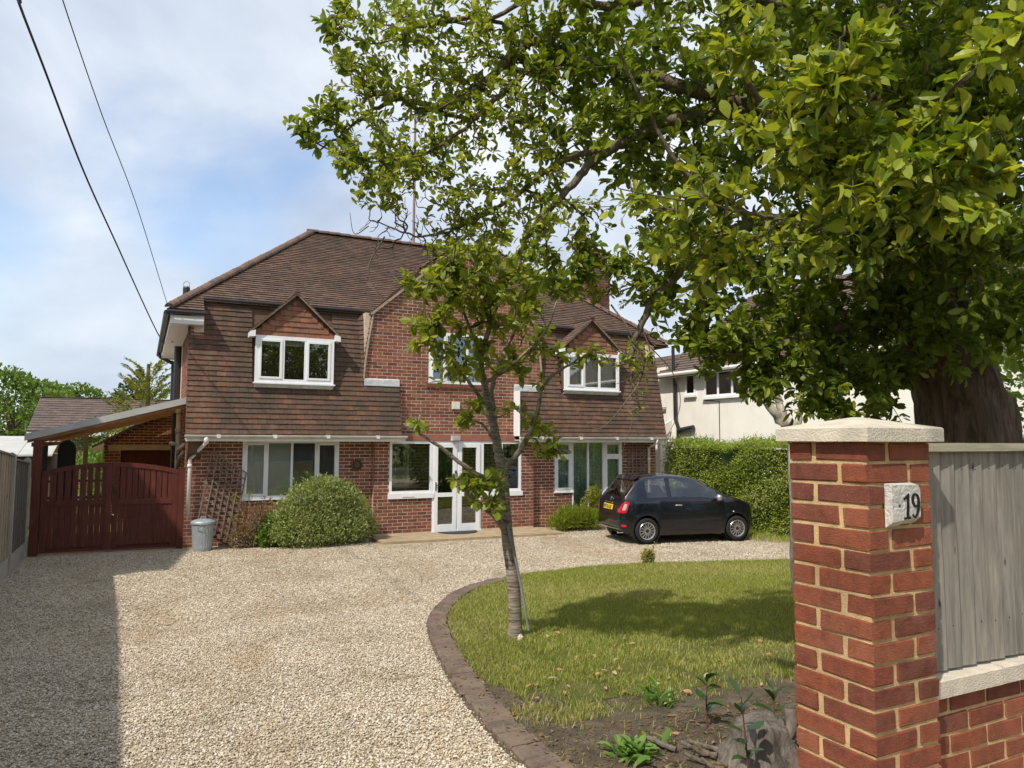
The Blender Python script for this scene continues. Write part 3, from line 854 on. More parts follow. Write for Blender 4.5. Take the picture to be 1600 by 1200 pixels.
EDGE = smooth_path([(4.86, 10.05), (4.35, 9.75), (3.95, 9.38), (3.40, 8.60), (2.96, 7.74), (2.62, 6.65), (2.40, 5.78), (2.24, 5.02), (2.14, 4.42), (2.09, 3.98), (2.08, 3.5), (2.08, 2.9)], 6)
lawn_poly = [(p[0] + 0.10, p[1] - 0.05) for p in EDGE] + [(2.10, 2.2), (11.8, 2.2), (11.8, 8.6), (10.2, 9.45), (9.0, 9.95), (7.6, 10.36), (6.6, 10.5), (5.6, 10.42), (4.9, 10.15)]
soil_poly = [(2.1, 2.0), (2.14, 4.42), (2.24, 5.02), (2.55, 5.95), (2.72, 6.1), (2.50, 5.2), (2.45, 4.6), (2.50, 4.2), (2.66, 4.08), (2.96, 4.12), (3.34, 4.08), (3.8, 4.05), (4.3, 4.0), (5.2, 4.2), (6.5, 4.8), (12, 5.2), (12, 2.0)]
lawn_edge = lambda y: float(np.interp(y, [3.5, 5, 6, 7, 8, 9, 9.6], [2.75, 2.75, 2.95, 3.15, 3.5, 4.0, 4.5]))
xs_ = np.linspace(1.95, 12.0, 120); ys_ = np.linspace(2.0, 10.6, 110)
sheet('lawn', xs_, ys_, 'turf', 0.010, inside=lambda x, y: pip(x, y, lawn_poly) and not (pip(x, y, soil_poly) or pip(x, y - .42, soil_poly) or x < lawn_edge(y)))
sheet('soil_bed', xs_, ys_, 'soil', 0.006, inside=lambda x, y: pip(x, y, lawn_poly))

# brick edging laid as headers round the lawn, some half sunk under soil
edging = MB()
for i in range(len(EDGE) - 1):
    a, b = EDGE[i], EDGE[i + 1]; d = nrm(np.append(b - a, 0)); w = np.array([d[1], -d[0], 0])
    za, zb = gz(a[1]) - 0.03, gz(b[1]) - 0.03
    edging.add([(a[0] - w[0] * .12, a[1] - w[1] * .12, za + .028), (b[0] - w[0] * .12, b[1] - w[1] * .12, zb + .028), (b[0] + w[0] * .12, b[1] + w[1] * .12, zb + .028), (a[0] + w[0] * .12, a[1] + w[1] * .12, za + .028)], [(0, 1, 2, 3)])
edge_root = edging.build('brick_edging', 'soil', None, kind='structure')
ebase = [chamfer_box('brick', 0.205, 0.098, 0.07, 0.010, 'edging_brick', 0.004, s_) for s_ in range(4)]
acc = 0.0; step = 0.108; nexts = 0.05
for i in range(len(EDGE) - 1):
    a, b = EDGE[i], EDGE[i + 1]; l = np.linalg.norm(b - a); d = nrm(np.append(b - a, 0)); w = np.array([-d[1], d[0], 0])
    while nexts < acc + l:
        p = a + (b - a) * ((nexts - acc) / l); nexts += step
        tw = RNG.normal() * 0.03; dd = d * math.cos(tw) + w * math.sin(tw); ww = np.cross((0, 0, 1), dd)
        m = mat4((p[0] + RNG.normal() * .006, p[1] + RNG.normal() * .006, gz(p[1]) - 0.004 + RNG.normal() * .004), ww, -dd, (RNG.normal() * .02, RNG.normal() * .02, 1))
        link('brick', ebase[int(RNG.integers(4))], edge_root, M=Matrix(m.tolist()))
    acc += l

# ------------------------------------------------------------------ the house
XL, XR = 0.78, 12.10                  # ends of the front
YW, YP = 15.80, 15.68                 # wing walls, porch and gable wall
house = empty('house', (6.4, 15.7, 0), 'detached red brick house with tile-hung upper storey, central gable and dormers', 'house')
wall = MB()
op_left = (1.82 - XL, 3.765 - XL, 0.905, 2.075)
wall_panel(wall, (XL, YW, 0), (1, 0, 0), 4.52 - XL, -0.1, 2.12, 0.24, (0, -1, 0), [op_left])
wall_panel(wall, (4.52, YP, 0), (1, 0, 0), 8.40 - 4.52, -0.1, 2.075, 0.26, (0, -1, 0), [(4.84 - 4.52, 5.83 - 4.52, 0.925, 2.0749), (5.831 - 4.52, 7.03 - 4.52, 0.045, 2.0749), (7.031 - 4.52, 8.065 - 4.52, 0.915, 2.0749)])
wall_panel(wall, (8.40, YW, 0), (1, 0, 0), XR - 8.40, -0.1, 2.12, 0.24, (0, -1, 0), [(9.05 - 8.40, 9.545 - 8.40, 0.855, 2.085), (9.546 - 8.40, 10.485 - 8.40, 0.05, 2.085), (10.486 - 8.40, 11.03 - 8.40, 0.84, 2.085)])
# gable wall above the porch, with its window
GX = 6.43
wall_panel(wall, (5.02, YP, 0), (1, 0, 0), 7.87 - 5.02, 2.225, 3.42, 0.26, (0, -1, 0), [(5.715 - 5.02, 7.105 - 5.02, 3.375, 3.4199)])
wall_panel(wall, (4.24, YP, 0), (1, 0, 0), 8.62 - 4.24, 3.421, 4.86, 0.26, (0, -1, 0), [(5.715 - 4.24, 7.105 - 4.24, 3.4211, 4.54)])
wall.prism([(4.42, YP, 4.861), (8.44, YP, 4.861), (GX, YP, 6.57)], (0, 0.26, 0))
# flanks, back, floors
wall_panel(wall, (XL, 23.0, 0), (0, -1, 0), 23.0 - YW - .001, -0.1, 4.62, 0.24, (-1, 0, 0))
wall_panel(wall, (XR, YW + .001, 0), (0, 1, 0), 23.0 - YW, -0.1, 4.62, 0.24, (1, 0, 0))
wall_panel(wall, (XR, 23.0, 0), (-1, 0, 0), XR - XL, -0.1, 4.62, 0.24, (0, 1, 0))
wall.build('wall', 'house_mortar', house)
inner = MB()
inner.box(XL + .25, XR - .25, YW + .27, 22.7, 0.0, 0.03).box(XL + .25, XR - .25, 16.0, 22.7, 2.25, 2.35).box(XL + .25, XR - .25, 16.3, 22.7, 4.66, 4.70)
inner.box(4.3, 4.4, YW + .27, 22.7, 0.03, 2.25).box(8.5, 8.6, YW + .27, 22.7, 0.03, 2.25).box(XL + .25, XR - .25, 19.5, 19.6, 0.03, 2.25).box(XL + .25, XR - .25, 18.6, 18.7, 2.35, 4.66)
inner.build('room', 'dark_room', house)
# porch return on the left
ret = MB(); ret.box(4.506, 4.519, YP + .004, YW, 0, 2.07); ret.build('wall', 'house_mortar', house)

bricks = []
def cut(spans, holes, z):
    for (a, b, c, d) in holes:
        if c - 0.01 < z < d + 0.01:
            s2 = []
            for (p, q) in spans:
                if b <= p or a >= q: s2.append((p, q)); continue
                if a > p: s2.append((p, a - .004))
                if b < q: s2.append((b + .004, q))
            spans = s2
    return spans
X_, N_ = (1, 0, 0), (0, -1, 0)
bricks += brick_run((0, YW, 0), X_, N_, 0, 2.10, lambda z: cut([(XL - .006, 4.505)], [(1.82, 3.765, 0.90, 2.08)], z), shift=0.05)
bricks += brick_run((0, YP, 0), X_, N_, 0.04, 2.07, lambda z: cut([(4.505, 8.41)], [(4.84, 5.83, 0.92, 2.08), (5.83, 7.03, 0, 2.08), (7.03, 8.065, 0.91, 2.08)], z), shift=0.09)
bricks += brick_run((0, YW, 0), X_, N_, 0, 2.10, lambda z: cut([(8.41, XR + .006)], [(9.05, 9.545, 0.85, 2.09), (9.545, 10.485, 0, 2.09), (10.485, 11.03, 0.835, 2.09)], z), shift=0.02)
def gab(z):
    if z < 3.42: sp = [(5.02, 7.87)]
    elif z < 4.86:
        s_ = (z - 3.42) / 1.44; e = 0.19 * s_ ** 1.4; sp = [(4.24 + e, 8.62 - e)]
    else: sp = [(4.42 + (z - 4.86) / .85, 8.44 - (z - 4.86) / .85)]
    return cut(sp, [(5.715, 7.105, 3.37, 4.545)], z)
bricks += brick_run((0, YP, 0), X_, N_, 2.235, 6.52, gab, shift=0.03)
front_n = len(bricks)
side = brick_run((XL, 0, 0), (0, -1, 0), (-1, 0, 0), 0, 4.55, lambda z: [(-19.0, -YW)], shift=0.1)
seen = [True] * front_n + [True] * len(side)
pieces('brick', 'brickwork', bricks + side, 'house_brick', house, 300)
# brick on edge sill under the gable window and copings over the openings
mb = MB()
mb.box(5.66, 7.16, YP - .05, YP + .02, 3.29, 3.368); mb.build('sill', 'house_brick', house)
mb = MB(); mb.box(4.87, 7.90, YP - .028, YP + .1, 2.078, 2.222); mb.build('canopy_band', 'band_render', house)

# --- tile hanging: a steep roof leaning out to the gutter
YT, ZT, YB, ZB = 15.97, 4.90, 15.40, 2.20
hv = np.array([0, YT - YB, ZT - ZB]); HL = np.linalg.norm(hv); hv = hv / HL
hy = lambda z: YB + (YT - YB) * (z - ZB) / (ZT - ZB)
tz = lambda t: ZB + hv[2] * t
DORM = [(1.97, 3.545, 3.25, 4.20, 2.75, 5.10), (9.18, 10.765, 3.35, 4.265, 9.93, 5.12)]
def hung_left(t):
    z = tz(t)
    if z < 3.26: e = 5.01
    else:
        s_ = min(1, (z - 3.26) / 1.6); e = 4.235 - 0.07 * s_
    return cut([(0.735, e)], [(DORM[0][0] - .03, DORM[0][1] + .03, DORM[0][2] - .06, 4.75)], z)
def hung_right(t):
    z = tz(t)
    if z < 3.26: s0 = 7.88
    else:
        s_ = min(1, (z - 3.26) / 1.6); s0 = 8.625 + 0.07 * s_
    return cut([(s0, 12.15)], [(DORM[1][0] - .03, DORM[1][1] + .03, DORM[1][2] - .06, 4.75)], z)
hung = tile_run((0, YB, ZB), X_, hv, HL - 0.02, hung_left, 0.1065, 0.168, shift=.02)
hung += tile_run((0, YB, ZB), X_, hv, HL - 0.02, hung_right, 0.1065, 0.168, shift=.05)
hung_n = len(hung)
# swept cheeks beside the gable: tiles fanning forward to the brick edge
for sg, xe in ((1, 4.235), (-1, 8.625)):
    k = 0
    while True:
        z = 3.43 + k * 0.1065; k += 1
        if z > 4.80: break
        s_ = (z - 3.42) / 1.44; xin = xe - sg * 0.07 * s_; xout = xe + sg * (0.19 * s_ ** 1.4 + 0.01)
        a = np.array([xin - sg * .03, hy(z) - .012, z]); b = np.array([xout, YP - .02, z + 0.02 * s_])
        if abs(b[0] - a[0]) < 0.05 : continue
        d = nrm(b - a); up = nrm(np.array([0, 0.16, 1.0])); nn = nrm(np.cross(d, up)) * sg
        if nn[1] > 0: nn = -nn
        hung.append(mat4((a + b) / 2 + np.array([0, 0, .062]), d, nrm(up - nn * .2), nn, np.linalg.norm(b - a), 0.135, 0.014))
under = MB(); under_r = MB()
for (a, b, um) in ((0.745, 4.16, under), (8.70, 12.14, under_r)):
    um.prism([(a, YB + .02, ZB), (a, YT + .02, ZT), (a, YT + .25, ZT), (a, YW - .01, ZB)], (b - a, 0, 0))
under.prism([(4.161, YB + .02, ZB), (4.161, hy(3.26) + .02, 3.26), (4.161, YP + .0, 3.26), (4.161, YP + .0, ZB)], (0.84, 0, 0))
under_r.prism([(7.89, YB + .02, ZB), (7.89, hy(3.26) + .02, 3.26), (7.89, YP + .0, 3.26), (7.89, YP + .0, ZB)], (0.809, 0, 0))
under.build('hung_wall', 'brown_timber', house); under_r.build('hung_wall', 'brown_timber', house)

# --- main roof, hipped at both ends
SL = 0.742; EY = 15.55; EZ = 4.60; RY, RZ = 19.5, 4.60 + 0.742 * (19.5 - 15.55)
HX0, HX1, RX0, RX1 = 0.35, 12.42, 3.80, 9.35
rv = nrm((0, 1, SL)); RL = math.hypot(RY - EY, RZ - EZ)
hipL = lambda z: HX0 + (RX0 - HX0) * (z - EZ) / (RZ - EZ)
hipR = lambda z: HX1 + (RX1 - HX1) * (z - EZ) / (RZ - EZ)
def main_span(t):
    z = EZ + rv[2] * t; y = EY + rv[1] * t
    a, b = hipL(z) + .03, hipR(z) - .03
    if y < 15.90: return [(a, 1.0), (11.95, b)]
    sp = [(a, b)]
    if y < 18.1:                                        # under the gable roof
        hw = 2.01 * (6.57 - z) / 1.71 if z < 6.57 else 0
        hw = (6.57 - z) / .85
        if hw > 0.1: sp = cut(sp, [(GX - hw + .08, GX + hw - .08, 0, 9)], 1)
    return sp
roof_t = tile_run((0, EY, EZ), X_, rv, RL, main_span, 0.104, 0.168, shift=.03, lift=.028)
# left hip face, seen edge on
lv = nrm((RX0 - HX0, 0, RZ - EZ)); LL = math.hypot(RX0 - HX0, RZ - EZ); lw = nrm((0, -1, 0))
def hip_span(t):
    s_ = t / LL; y0 = EY + (RY - EY) * s_; y1 = 23.45 - (23.45 - RY) * s_
    return [(-y1, -y0 - .03)]
roof_t += tile_run((HX0, 0, EZ), (0, -1, 0), lv, LL, hip_span, 0.104, 0.168, lift=.02)
rvv = nrm((RX1 - HX1, 0, RZ - EZ))
roof_t += tile_run((HX1, 0, EZ), (0, 1, 0), rvv, LL, lambda t: [(EY + (RY - EY) * t / LL + .03, 23.4 - 3.9 * t / LL)], 0.21, 0.34, lift=.03)
# gable roof flanks
GR = 0.85
for sg in (1, -1):
    gv = nrm((sg * 1, 0, GR)); ex = GX - sg * 2.10; ez = 6.60 - 2.10 * GR; L_ = math.hypot(2.10, 2.10 * GR)
    def gsp(t, gv=gv, ez=ez):
        z = ez + gv[2] * t; yb = EY + (z - EZ) / SL + .1
        return [(-yb, -(YP - .055))] if sg > 0 else [(YP - .055, yb)]
    roof_t += tile_run((ex, 0, ez), (0, -sg, 0), gv, L_, gsp, 0.104, 0.168, lift=.018)
# roof deck below the tiles
deck = MB()
zc_ = lambda y: EZ + (y - EY) * SL - .03
def hx(y): return HX0 + (RX0 - HX0) * (y - EY) / (RY - EY), HX1 + (RX1 - HX1) * (y - EY) / (RY - EY)
a_, b_ = hx(15.95)
deck.add([(HX0, EY, EZ - .03), (1.0, EY, EZ - .03), (1.0, 15.95, zc_(15.95)), (11.95, 15.95, zc_(15.95)), (11.95, EY, EZ - .03), (HX1, EY, EZ - .03), (b_, 15.95, zc_(15.95)), (RX1, RY, RZ - .03), (RX0, RY, RZ - .03), (a_, 15.95, zc_(15.95)), (HX0, 23.45, EZ - .03), (HX1, 23.45, EZ - .03)],
         [(0, 1, 2, 9), (9, 2, 3, 6, 7, 8), (3, 4, 5, 6), (10, 0, 9, 8), (5, 11, 7, 6), (11, 10, 8, 7)])
deck.prism([(4.40, YP + .02, 4.83), (8.46, YP + .02, 4.83), (GX, YP + .02, 6.55)], (0, 2.5, 0))
roof = deck.build('roof', 'roof_tile', house)
# the 300 tiles that show largest: those hung on the left wing
order = np.argsort(proj(np.array(hung)[:, :3, 3])[2])
pieces('tile', 'tile_hanging', hung, 'hung_tile', house, 220)
pieces('tile', 'roof_tiling', roof_t, 'roof_tile', roof, 80)
# ridge and hip cappings
def capping(a, b, n, r, mat, name, bend=0.0):
    a = np.asarray(a, float); b = np.asarray(b, float); d = (b - a) / n; u = nrm(d); s_ = nrm(np.cross(u, (0, 0, 1))); w = np.cross(s_, u)
    m = MB()
    for i in range(n):
        p = a + d * i + w * RNG.uniform(-.006, .006); q = p + d * 0.99; m.rv = RNG.random(); V = []
        q = q + w * 0.012
        for c in (p, q):
            for k in range(7):
                an = PI * k / 6; V.append(c + s_ * math.cos(an) * r + w * (math.sin(an) * r * 0.72 - 0.02))
        F = [(k, k + 1, k + 8, k + 7) for k in range(6)] + [tuple(range(7))[::-1], tuple(range(7, 14))]
        m.add(V, F)
    m.build(name, mat, roof)
capping((RX0 - .12, RY, RZ + .03), (RX1, RY, RZ + .03), 20, 0.12, 'roof_tile', 'ridge')
capping((HX0 + .02, EY + .02, EZ + .06), (RX0, RY, RZ + .03), 46, 0.11, 'roof_tile', 'hip')
capping((HX1 - .02, EY + .02, EZ + .06), (RX1, RY, RZ + .03), 46, 0.11, 'roof_tile', 'hip')
capping((GX, YP - .06, 6.60), (GX, 18.25, 6.60), 9, 0.11, 'roof_tile', 'ridge')
for sg in (1, -1):
    m = MB(); ex = GX - sg * 2.07
    m.beam((ex, YP - .045, 6.585 - 2.07 * GR), (GX, YP - .045, 6.585), 0.055, 0.05); m.build('verge', 'verge', roof)
    m = MB()                                           # verge of the swept cheek
    pts = [(xz, YP - .035, z) for z in np.linspace(3.42, 4.86, 9) for xz in [((4.235 if sg > 0 else 8.625) + sg * (0.19 * ((z - 3.42) / 1.44) ** 1.4))]]
    m.tube(pts, 0.022, 5); m.build('verge', 'verge', house)
# lead ledges where the lower tiling steps forward of the gable
for (a, b) in ((4.235, 5.015), (7.865, 8.625)):
    m = MB(); m.prism([(a, hy(3.27) - .034, 3.265), (a, hy(3.27) - .03, 3.40), (a, YP + .0, 3.43), (a, YP + .0, 3.265)], (b - a, 0, 0)); m.build('lead_flashing', 'lead', house)
m = MB(); m.box(7.862, 7.878, YB - .03, YP, 2.2, 3.262); m.build('verge', 'upvc', house)
m = MB(); m.tube([(1.0, 15.90, 4.915), (4.40, 15.86, 4.915)], 0.033, 8); m.build('gutter', 'black_plastic', roof)
m = MB(); m.tube([(8.47, 15.86, 4.915), (11.95, 15.90, 4.915)], 0.033, 8); m.build('gutter', 'black_plastic', roof)
# left eaves: soffit, fascia, black gutter and pipes
m = MB(); m.box(0.42, XL - .002, 15.62, 23.0, 4.34, 4.36); m.box(XL, 1.0, 15.62, 15.9, 4.34, 4.36); m.build('soffit', 'upvc', roof)
m = MB(); m.box(0.40, 0.42, 15.60, 23.0, 4.34, 4.56).box(0.42, 1.0, 15.60, 15.618, 4.34, 4.50); m.build('fascia', 'upvc', roof)
m = MB()
for y in np.arange(15.5, 22.9, 0.9): m.tube([(0.33, y, 4.52), (0.33, y + .885, 4.52)], 0.055, 8)
m.tube([(0.33, 15.5, 4.55), (1.02, 15.5, 4.55)], 0.045, 8); m.build('gutter', 'black_plastic', roof)
m = MB(); m.tube([(0.34, 22.7, 4.48), (0.36, 22.7, 4.38), (0.68, 22.7, 4.22), (0.70, 22.7, 4.1), (0.70, 22.7, 1.2)], 0.05, 8); m.build('downpipe', 'black_plastic', house)
m = MB(); m.tube([(0.70, 19.6, 4.35), (0.70, 19.6, 1.0)], 0.085, 10); m.build('downpipe', 'black_plastic', house)
m = MB(); m.lathe((0.75, 17.6, 0), (0, 0, 1), [(.075, 4.7), (.075, 5.42), (.06, 5.45), (.0, 5.45)], 10)
m.build('flue', 'black_plastic', roof)
m = MB(); m.tube([(0.69, 17.6, 5.45), (0.69, 17.6, 5.53), (0.75, 17.6, 5.58), (0.81, 17.6, 5.53), (0.81, 17.6, 5.45)], 0.008, 5); m.build('flue_guard', 'zinc', roof)
# white lower gutters with fascia
def low_gutter(a, b):
    m = MB(); m.box(a + .02, b - .02, YB - .02, YB + .0, 2.06, 2.165); m.box(a + .02, b - .02, YB + .001, YW - .004, 2.095, 2.115); m.build('fascia', 'gutter_white', house)
    m = MB(); n = 8; P = []
    for k in range(n + 1):
        an = PI + PI * k / n; P.append((0, YB - .068 + .05 * math.cos(an), 2.185 + .052 * math.sin(an)))
    P += [(0, YB - .024, 2.185), (0, YB - .112, 2.185)]
    m.prism([(a, p[1], p[2]) for p in P[:n + 1]], (b - a, 0, 0))
    for x in np.arange(a + .6, b, 1.05): m.box(x - .035, x + .035, YB - .124, YB - .021, 2.125, 2.192)
    m.build('gutter', 'gutter_white', house)
low_gutter(0.72, 5.12); low_gutter(7.86, 12.18)
m = MB(); m.tube([(1.10, YB - .07, 2.14), (1.10, YB - .07, 2.03), (0.96, YW - .25, 1.86), (0.85, YW - .09, 1.72), (0.85, YW - .09, 1.60), (0.84, YW - .09, 0.62)], 0.036, 10)
m.lathe((0.846, YW - .09, 1.55), (0, 0, 1), [(.036, 0), (.047, .003), (.047, .06), (.036, .063)], 10); m.lathe((1.10, YB - .07, 2.02), (0, 0, 1), [(.036, 0), (.047, .003), (.047, .1), (.036, .11)], 10)
m.build('downpipe', 'gutter_white', house, smooth=True)
m = MB(); m.tube([(11.80, YB - .07, 2.14), (11.80, YB - .07, 2.05), (11.84, YW - .07, 1.92), (11.84, YW - .07, 0.0)], 0.034, 10); m.lathe((11.84, YW - .07, 1.6), (0, 0, 1), [(.034, 0), (.045, .003), (.045, .06), (.034, .063)], 10)
m.build('downpipe', 'gutter_white', house, smooth=True)
m = MB(); m.prism([(0.785, YB + .02, 2.09), (0.785, YW - .005, 2.09), (0.785, YW - .005, 1.70), (0.785, YB + .12, 1.82)], (0.25, 0, 0)); m.build('bracket', 'brown_timber', house)
# beige soil stack on the flank
m = MB(); m.tube([(0.66, 16.6, 0.5), (0.66, 16.6, 2.62)], 0.055, 10); m.lathe((0.66, 16.6, 2.62), (0, 0, 1), [(.055, 0), (.075, .01), (.075, .09), (.0, .1)], 10); m.lathe((0.66, 16.6, 2.22), (0, 0, 1), [(.055, 0), (.07, .01), (.07, .09), (.055, .1)], 10)
m.tube([(0.76, 16.2, 2.0), (0.66, 16.35, 1.9), (0.66, 16.55, 1.7)], 0.035, 8); m.tube([(0.76, 16.3, 1.85), (0.68, 16.4, 1.75), (0.66, 16.55, 1.5)], 0.03, 8); m.tube([(0.50, 16.55, 2.02), (0.66, 16.6, 1.98)], 0.04, 8)
m.build('soil_pipe', 'beige_plastic', house, smooth=True)

# --- dormers
def dormer(d, kind):
    x0, x1, z0, z1, ax, az = d; yf = 15.50
    m = MB(); m.box(x0 + .01, x0 + .05, yf + .02, hy(z1) + .3, z0, z1 - .001).box(x1 - .05, x1 - .01, yf + .02, hy(z1) + .3, z0, z1 - .001)
    m.prism([(x0 + .01, yf + .03, z1), (x1 - .01, yf + .03, z1), (x1 + .02, yf + .03, z1 + .07), (ax, yf + .03, az - .05), (x0 - .02, yf + .03, z1 + .07)], (0, 0.6, 0))
    dm = m.build('dormer', 'brown_timber', house)
    sl = (az - z1 - .08) / ((x1 - x0) / 2 + .1)
    tl = tile_run((0, yf + .03, z1 - .01), X_, nrm((0, .02, 1)), az - z1 - .06, lambda t: [(x0 + .0 + max(0, (t - .05) / sl), x1 - .0 - max(0, (t - .05) / sl))] if x1 - x0 - 2 * max(0, (t - .05) / sl) > .1 else [], 0.112, 0.17, shift=.04, lift=.02)
    pieces('tile', 'tile_hanging', tl, 'dormer_tile', dm, 40)
    rt = []
    for sg in (1, -1):
        ex = ax - sg * ((x1 - x0) / 2 + .11); ez = az - ((x1 - x0) / 2 + .11) * sl; v = nrm((sg, 0, sl)); L_ = math.hypot((x1 - x0) / 2 + .11, az - ez)
        def sp(t, v=v, ez=ez):
            z = ez + v[2] * t; yb = (hy(z) if z < ZT else EY + (z - EZ) / SL) + .06
            return [(-yb, -(yf - .09))] if sg > 0 else [(yf - .09, yb)]
        rt += tile_run((ex, 0, ez), (0, -sg, 0), v, L_, sp, 0.104, 0.168, lift=.018)
        m = MB(); m.beam((ex, yf - .055, ez - .012), (ax, yf - .055, az - .008), 0.05, 0.035); m.build('verge', 'verge', dm)
        m = MB(); m.prism([(ex - sg * .01, yf - .09, ez - .02), (ex + sg * .10, yf - .09, ez + .02), (ex + sg * .10, yf - .09, ez - .11), (ex - sg * .01, yf - .09, ez - .12)], (0, 0.3, 0)); m.build('fascia', 'upvc', dm)
        m = MB(); m.prism([(ex + sg * .02, yf - .06, ez - .02), (ex + sg * .02, yf - .06, ez + .0), (ax, yf - .06, az - .02), (ax, yf - .06, az - .05)], (0, .9, 0)); m.build('deck', 'brown_timber', dm)
    pieces('tile', 'roof_tiling', rt, 'roof_tile', dm, 40)
    m = MB(); m.tube([(ax, yf - .09, az + .012), (ax, EY + (az - EZ) / SL, az + .012)], 0.06, 8); m.build('ridge', 'roof_tile', dm)
    w = x1 - x0
    f = window(house, x0, x1, z0, z1, yf, [x0 + w * .347, x0 + w * .63], fr=0.075, sash=(0, 2) if kind == 0 else (0,), sill=(.03, .03))
    m = MB(); m.prism([(x0, yf + .01, z0 - .03), (x0, yf - .02, z0 - .03), (x0, hy(z0 - .12) - .05, z0 - .10), (x0, hy(z0 - .12), z0 - .11)], (w, 0, 0)); m.build('lead_flashing', 'lead', dm)
    if kind == 0:
        m = MB(); m.box(x0 + .05, x1 - .05, yf + .12, yf + .13, z1 - .18, z1 - .06); m.build('blind', 'cream_cloth', f)
    else:
        curtain('curtain', x0 + .08, x1 - .08, z0 + .05, z1 - .05, yf + .15, 'cream_cloth', f, 14, .012)
dormer(DORM[0], 0); dormer(DORM[1], 1)

# --- windows and doors
f = window(house, 1.822, 3.763, 0.907, 2.073, YW - .012, [2.30, 2.79, 3.285], fr=0.05, sash=(0, 3), sill=(.03, .035))
blind(1.88, 2.78, .96, 2.02, YW + .052, 1.25, f); blind(2.80, 3.71, .96, 2.02, YW + .056, 0.30, f)
f = window(house, 5.717, 7.103, 3.377, 4.538, YP - .012, [6.14, 6.66], fr=0.06, sash=(0,))
curtain('curtain', 6.72, 7.06, 3.42, 4.5, YP + .16, 'white_cloth', f, 4, .02)
f = window(house, 4.842, 5.829, 0.927, 2.073, YP - .012, [], fr=0.055, sill=(.03, .11))
m = MB(); m.box(5.13, 5.42, YP - .045, YP - .040, .835, .895); m.box(5.12, 5.43, YP - .0415, YP - .0395, .828, .902); m.build('letterbox', 'upvc', f)
m = MB(); m.box(5.14, 5.40, YP - .047, YP - .0455, .845, .852); m.build('letterbox', 'car_trim', f)
f = window(house, 7.033, 8.063, 0.917, 2.073, YP - .012, [7.55], fr=0.055, sill=(.03, .11))
# porch inner wall seen through the glass
m = MB(); wall_panel(m, (4.6, 16.9, 0), (1, 0, 0), 3.8, 0.0, 2.2, .1, (0, -1, 0), [(0.3, 1.1, 1.0, 2.0), (1.7, 2.5, 0.0001, 2.02)]); m.build('wall', 'house_mortar', house)
pieces('brick', 'brickwork', brick_run((0, 16.9, 0), X_, N_, 0, 2.15, lambda z: cut([(4.6, 8.4)], [(4.9, 5.7, 1.0, 2.0), (6.3, 7.1, 0, 2.03)], z)), 'house_brick', house, 0)
window(house, 4.9, 5.7, 1.0, 2.0, 16.9, [], fr=.06)
window(house, 6.3, 7.1, 0.0, 2.02, 16.9, [], fr=.1)
m = MB(); m.box(4.6, 8.4, 15.95, 16.89, 0.031, 0.04); m.build('porch_floor', 'brown_timber', house)
# entrance: two narrow glazed leaves
ez0, ez1 = 0.06, 2.073
m = MB(); m.box(5.832, 5.87, YP - .012, YP + .06, ez0, ez1).box(6.99, 7.028, YP - .012, YP + .06, ez0, ez1).box(5.87, 6.99, YP - .012, YP + .06, 2.02, ez1).box(5.83, 7.03, YP - .035, YP + .06, 0.045, .075).box(6.412, 6.452, YP - .012, YP + .06, .076, 2.02)
fr_ = m.build('door_frame', 'upvc', house)
for (a, b, nm) in ((5.872, 6.410, 'door'), (6.454, 6.988, 'door')):
    s_ = .085; y0, y1 = YP - .03, YP + .045; mid = 0.83; m = MB()
    m.box(a, a + s_, y0, y1, .078, 2.018).box(b - s_, b, y0, y1, .078, 2.018).box(a + s_, b - s_, y0, y1, .078, .078 + .14).box(a + s_, b - s_, y0, y1, mid, mid + .09).box(a + s_, b - s_, y0, y1, 2.018 - s_, 2.018)
    d = m.build(nm, 'upvc', house)
    for (c, e) in ((.218, mid), (mid + .09, 2.018 - s_)):
        MB().box(a + s_ - .004, b - s_ + .004, YP + .0, YP + .006, c - .004, e + .004).build('pane', 'glass', d)
    if a < 6: MB().box(a + .02, a + .05, y0 - .012, y0, .98, 1.16).box(a + .025, a + .115, y0 - .04, y0 - .02, 1.08, 1.10).box(a + .028, a + .045, y0 - .03, y0 - .011, 1.08, 1.10).build('handle', 'chrome', d)
# right wing: window, patio door, window
f = window(house, 9.052, 9.543, 0.857, 2.083, YW - .012, [], fr=.045, sash=(0,), transom=(1.70, (0,)), sill=(.03, .035))
curtain('curtain', 9.08, 9.53, .88, 2.06, YW + .105, 'net_curtain', f, 5)
f = window(house, 10.488, 11.028, 0.842, 2.083, YW - .012, [], fr=.045, sash=(0,), transom=(1.70, (0,)), sill=(.03, .035))
curtain('curtain', 10.51, 11.01, .88, 2.06, YW + .105, 'net_curtain', f, 5)
f = window(house, 9.548, 10.483, 0.052, 2.083, YW - .01, [10.015], fr=.035)
f.name = 'patio_door'; WORLD[f.name] = Matrix.Identity(4)
curtain('curtain', 9.58, 10.46, .08, 2.06, YW + .105, 'net_curtain', f, 8)
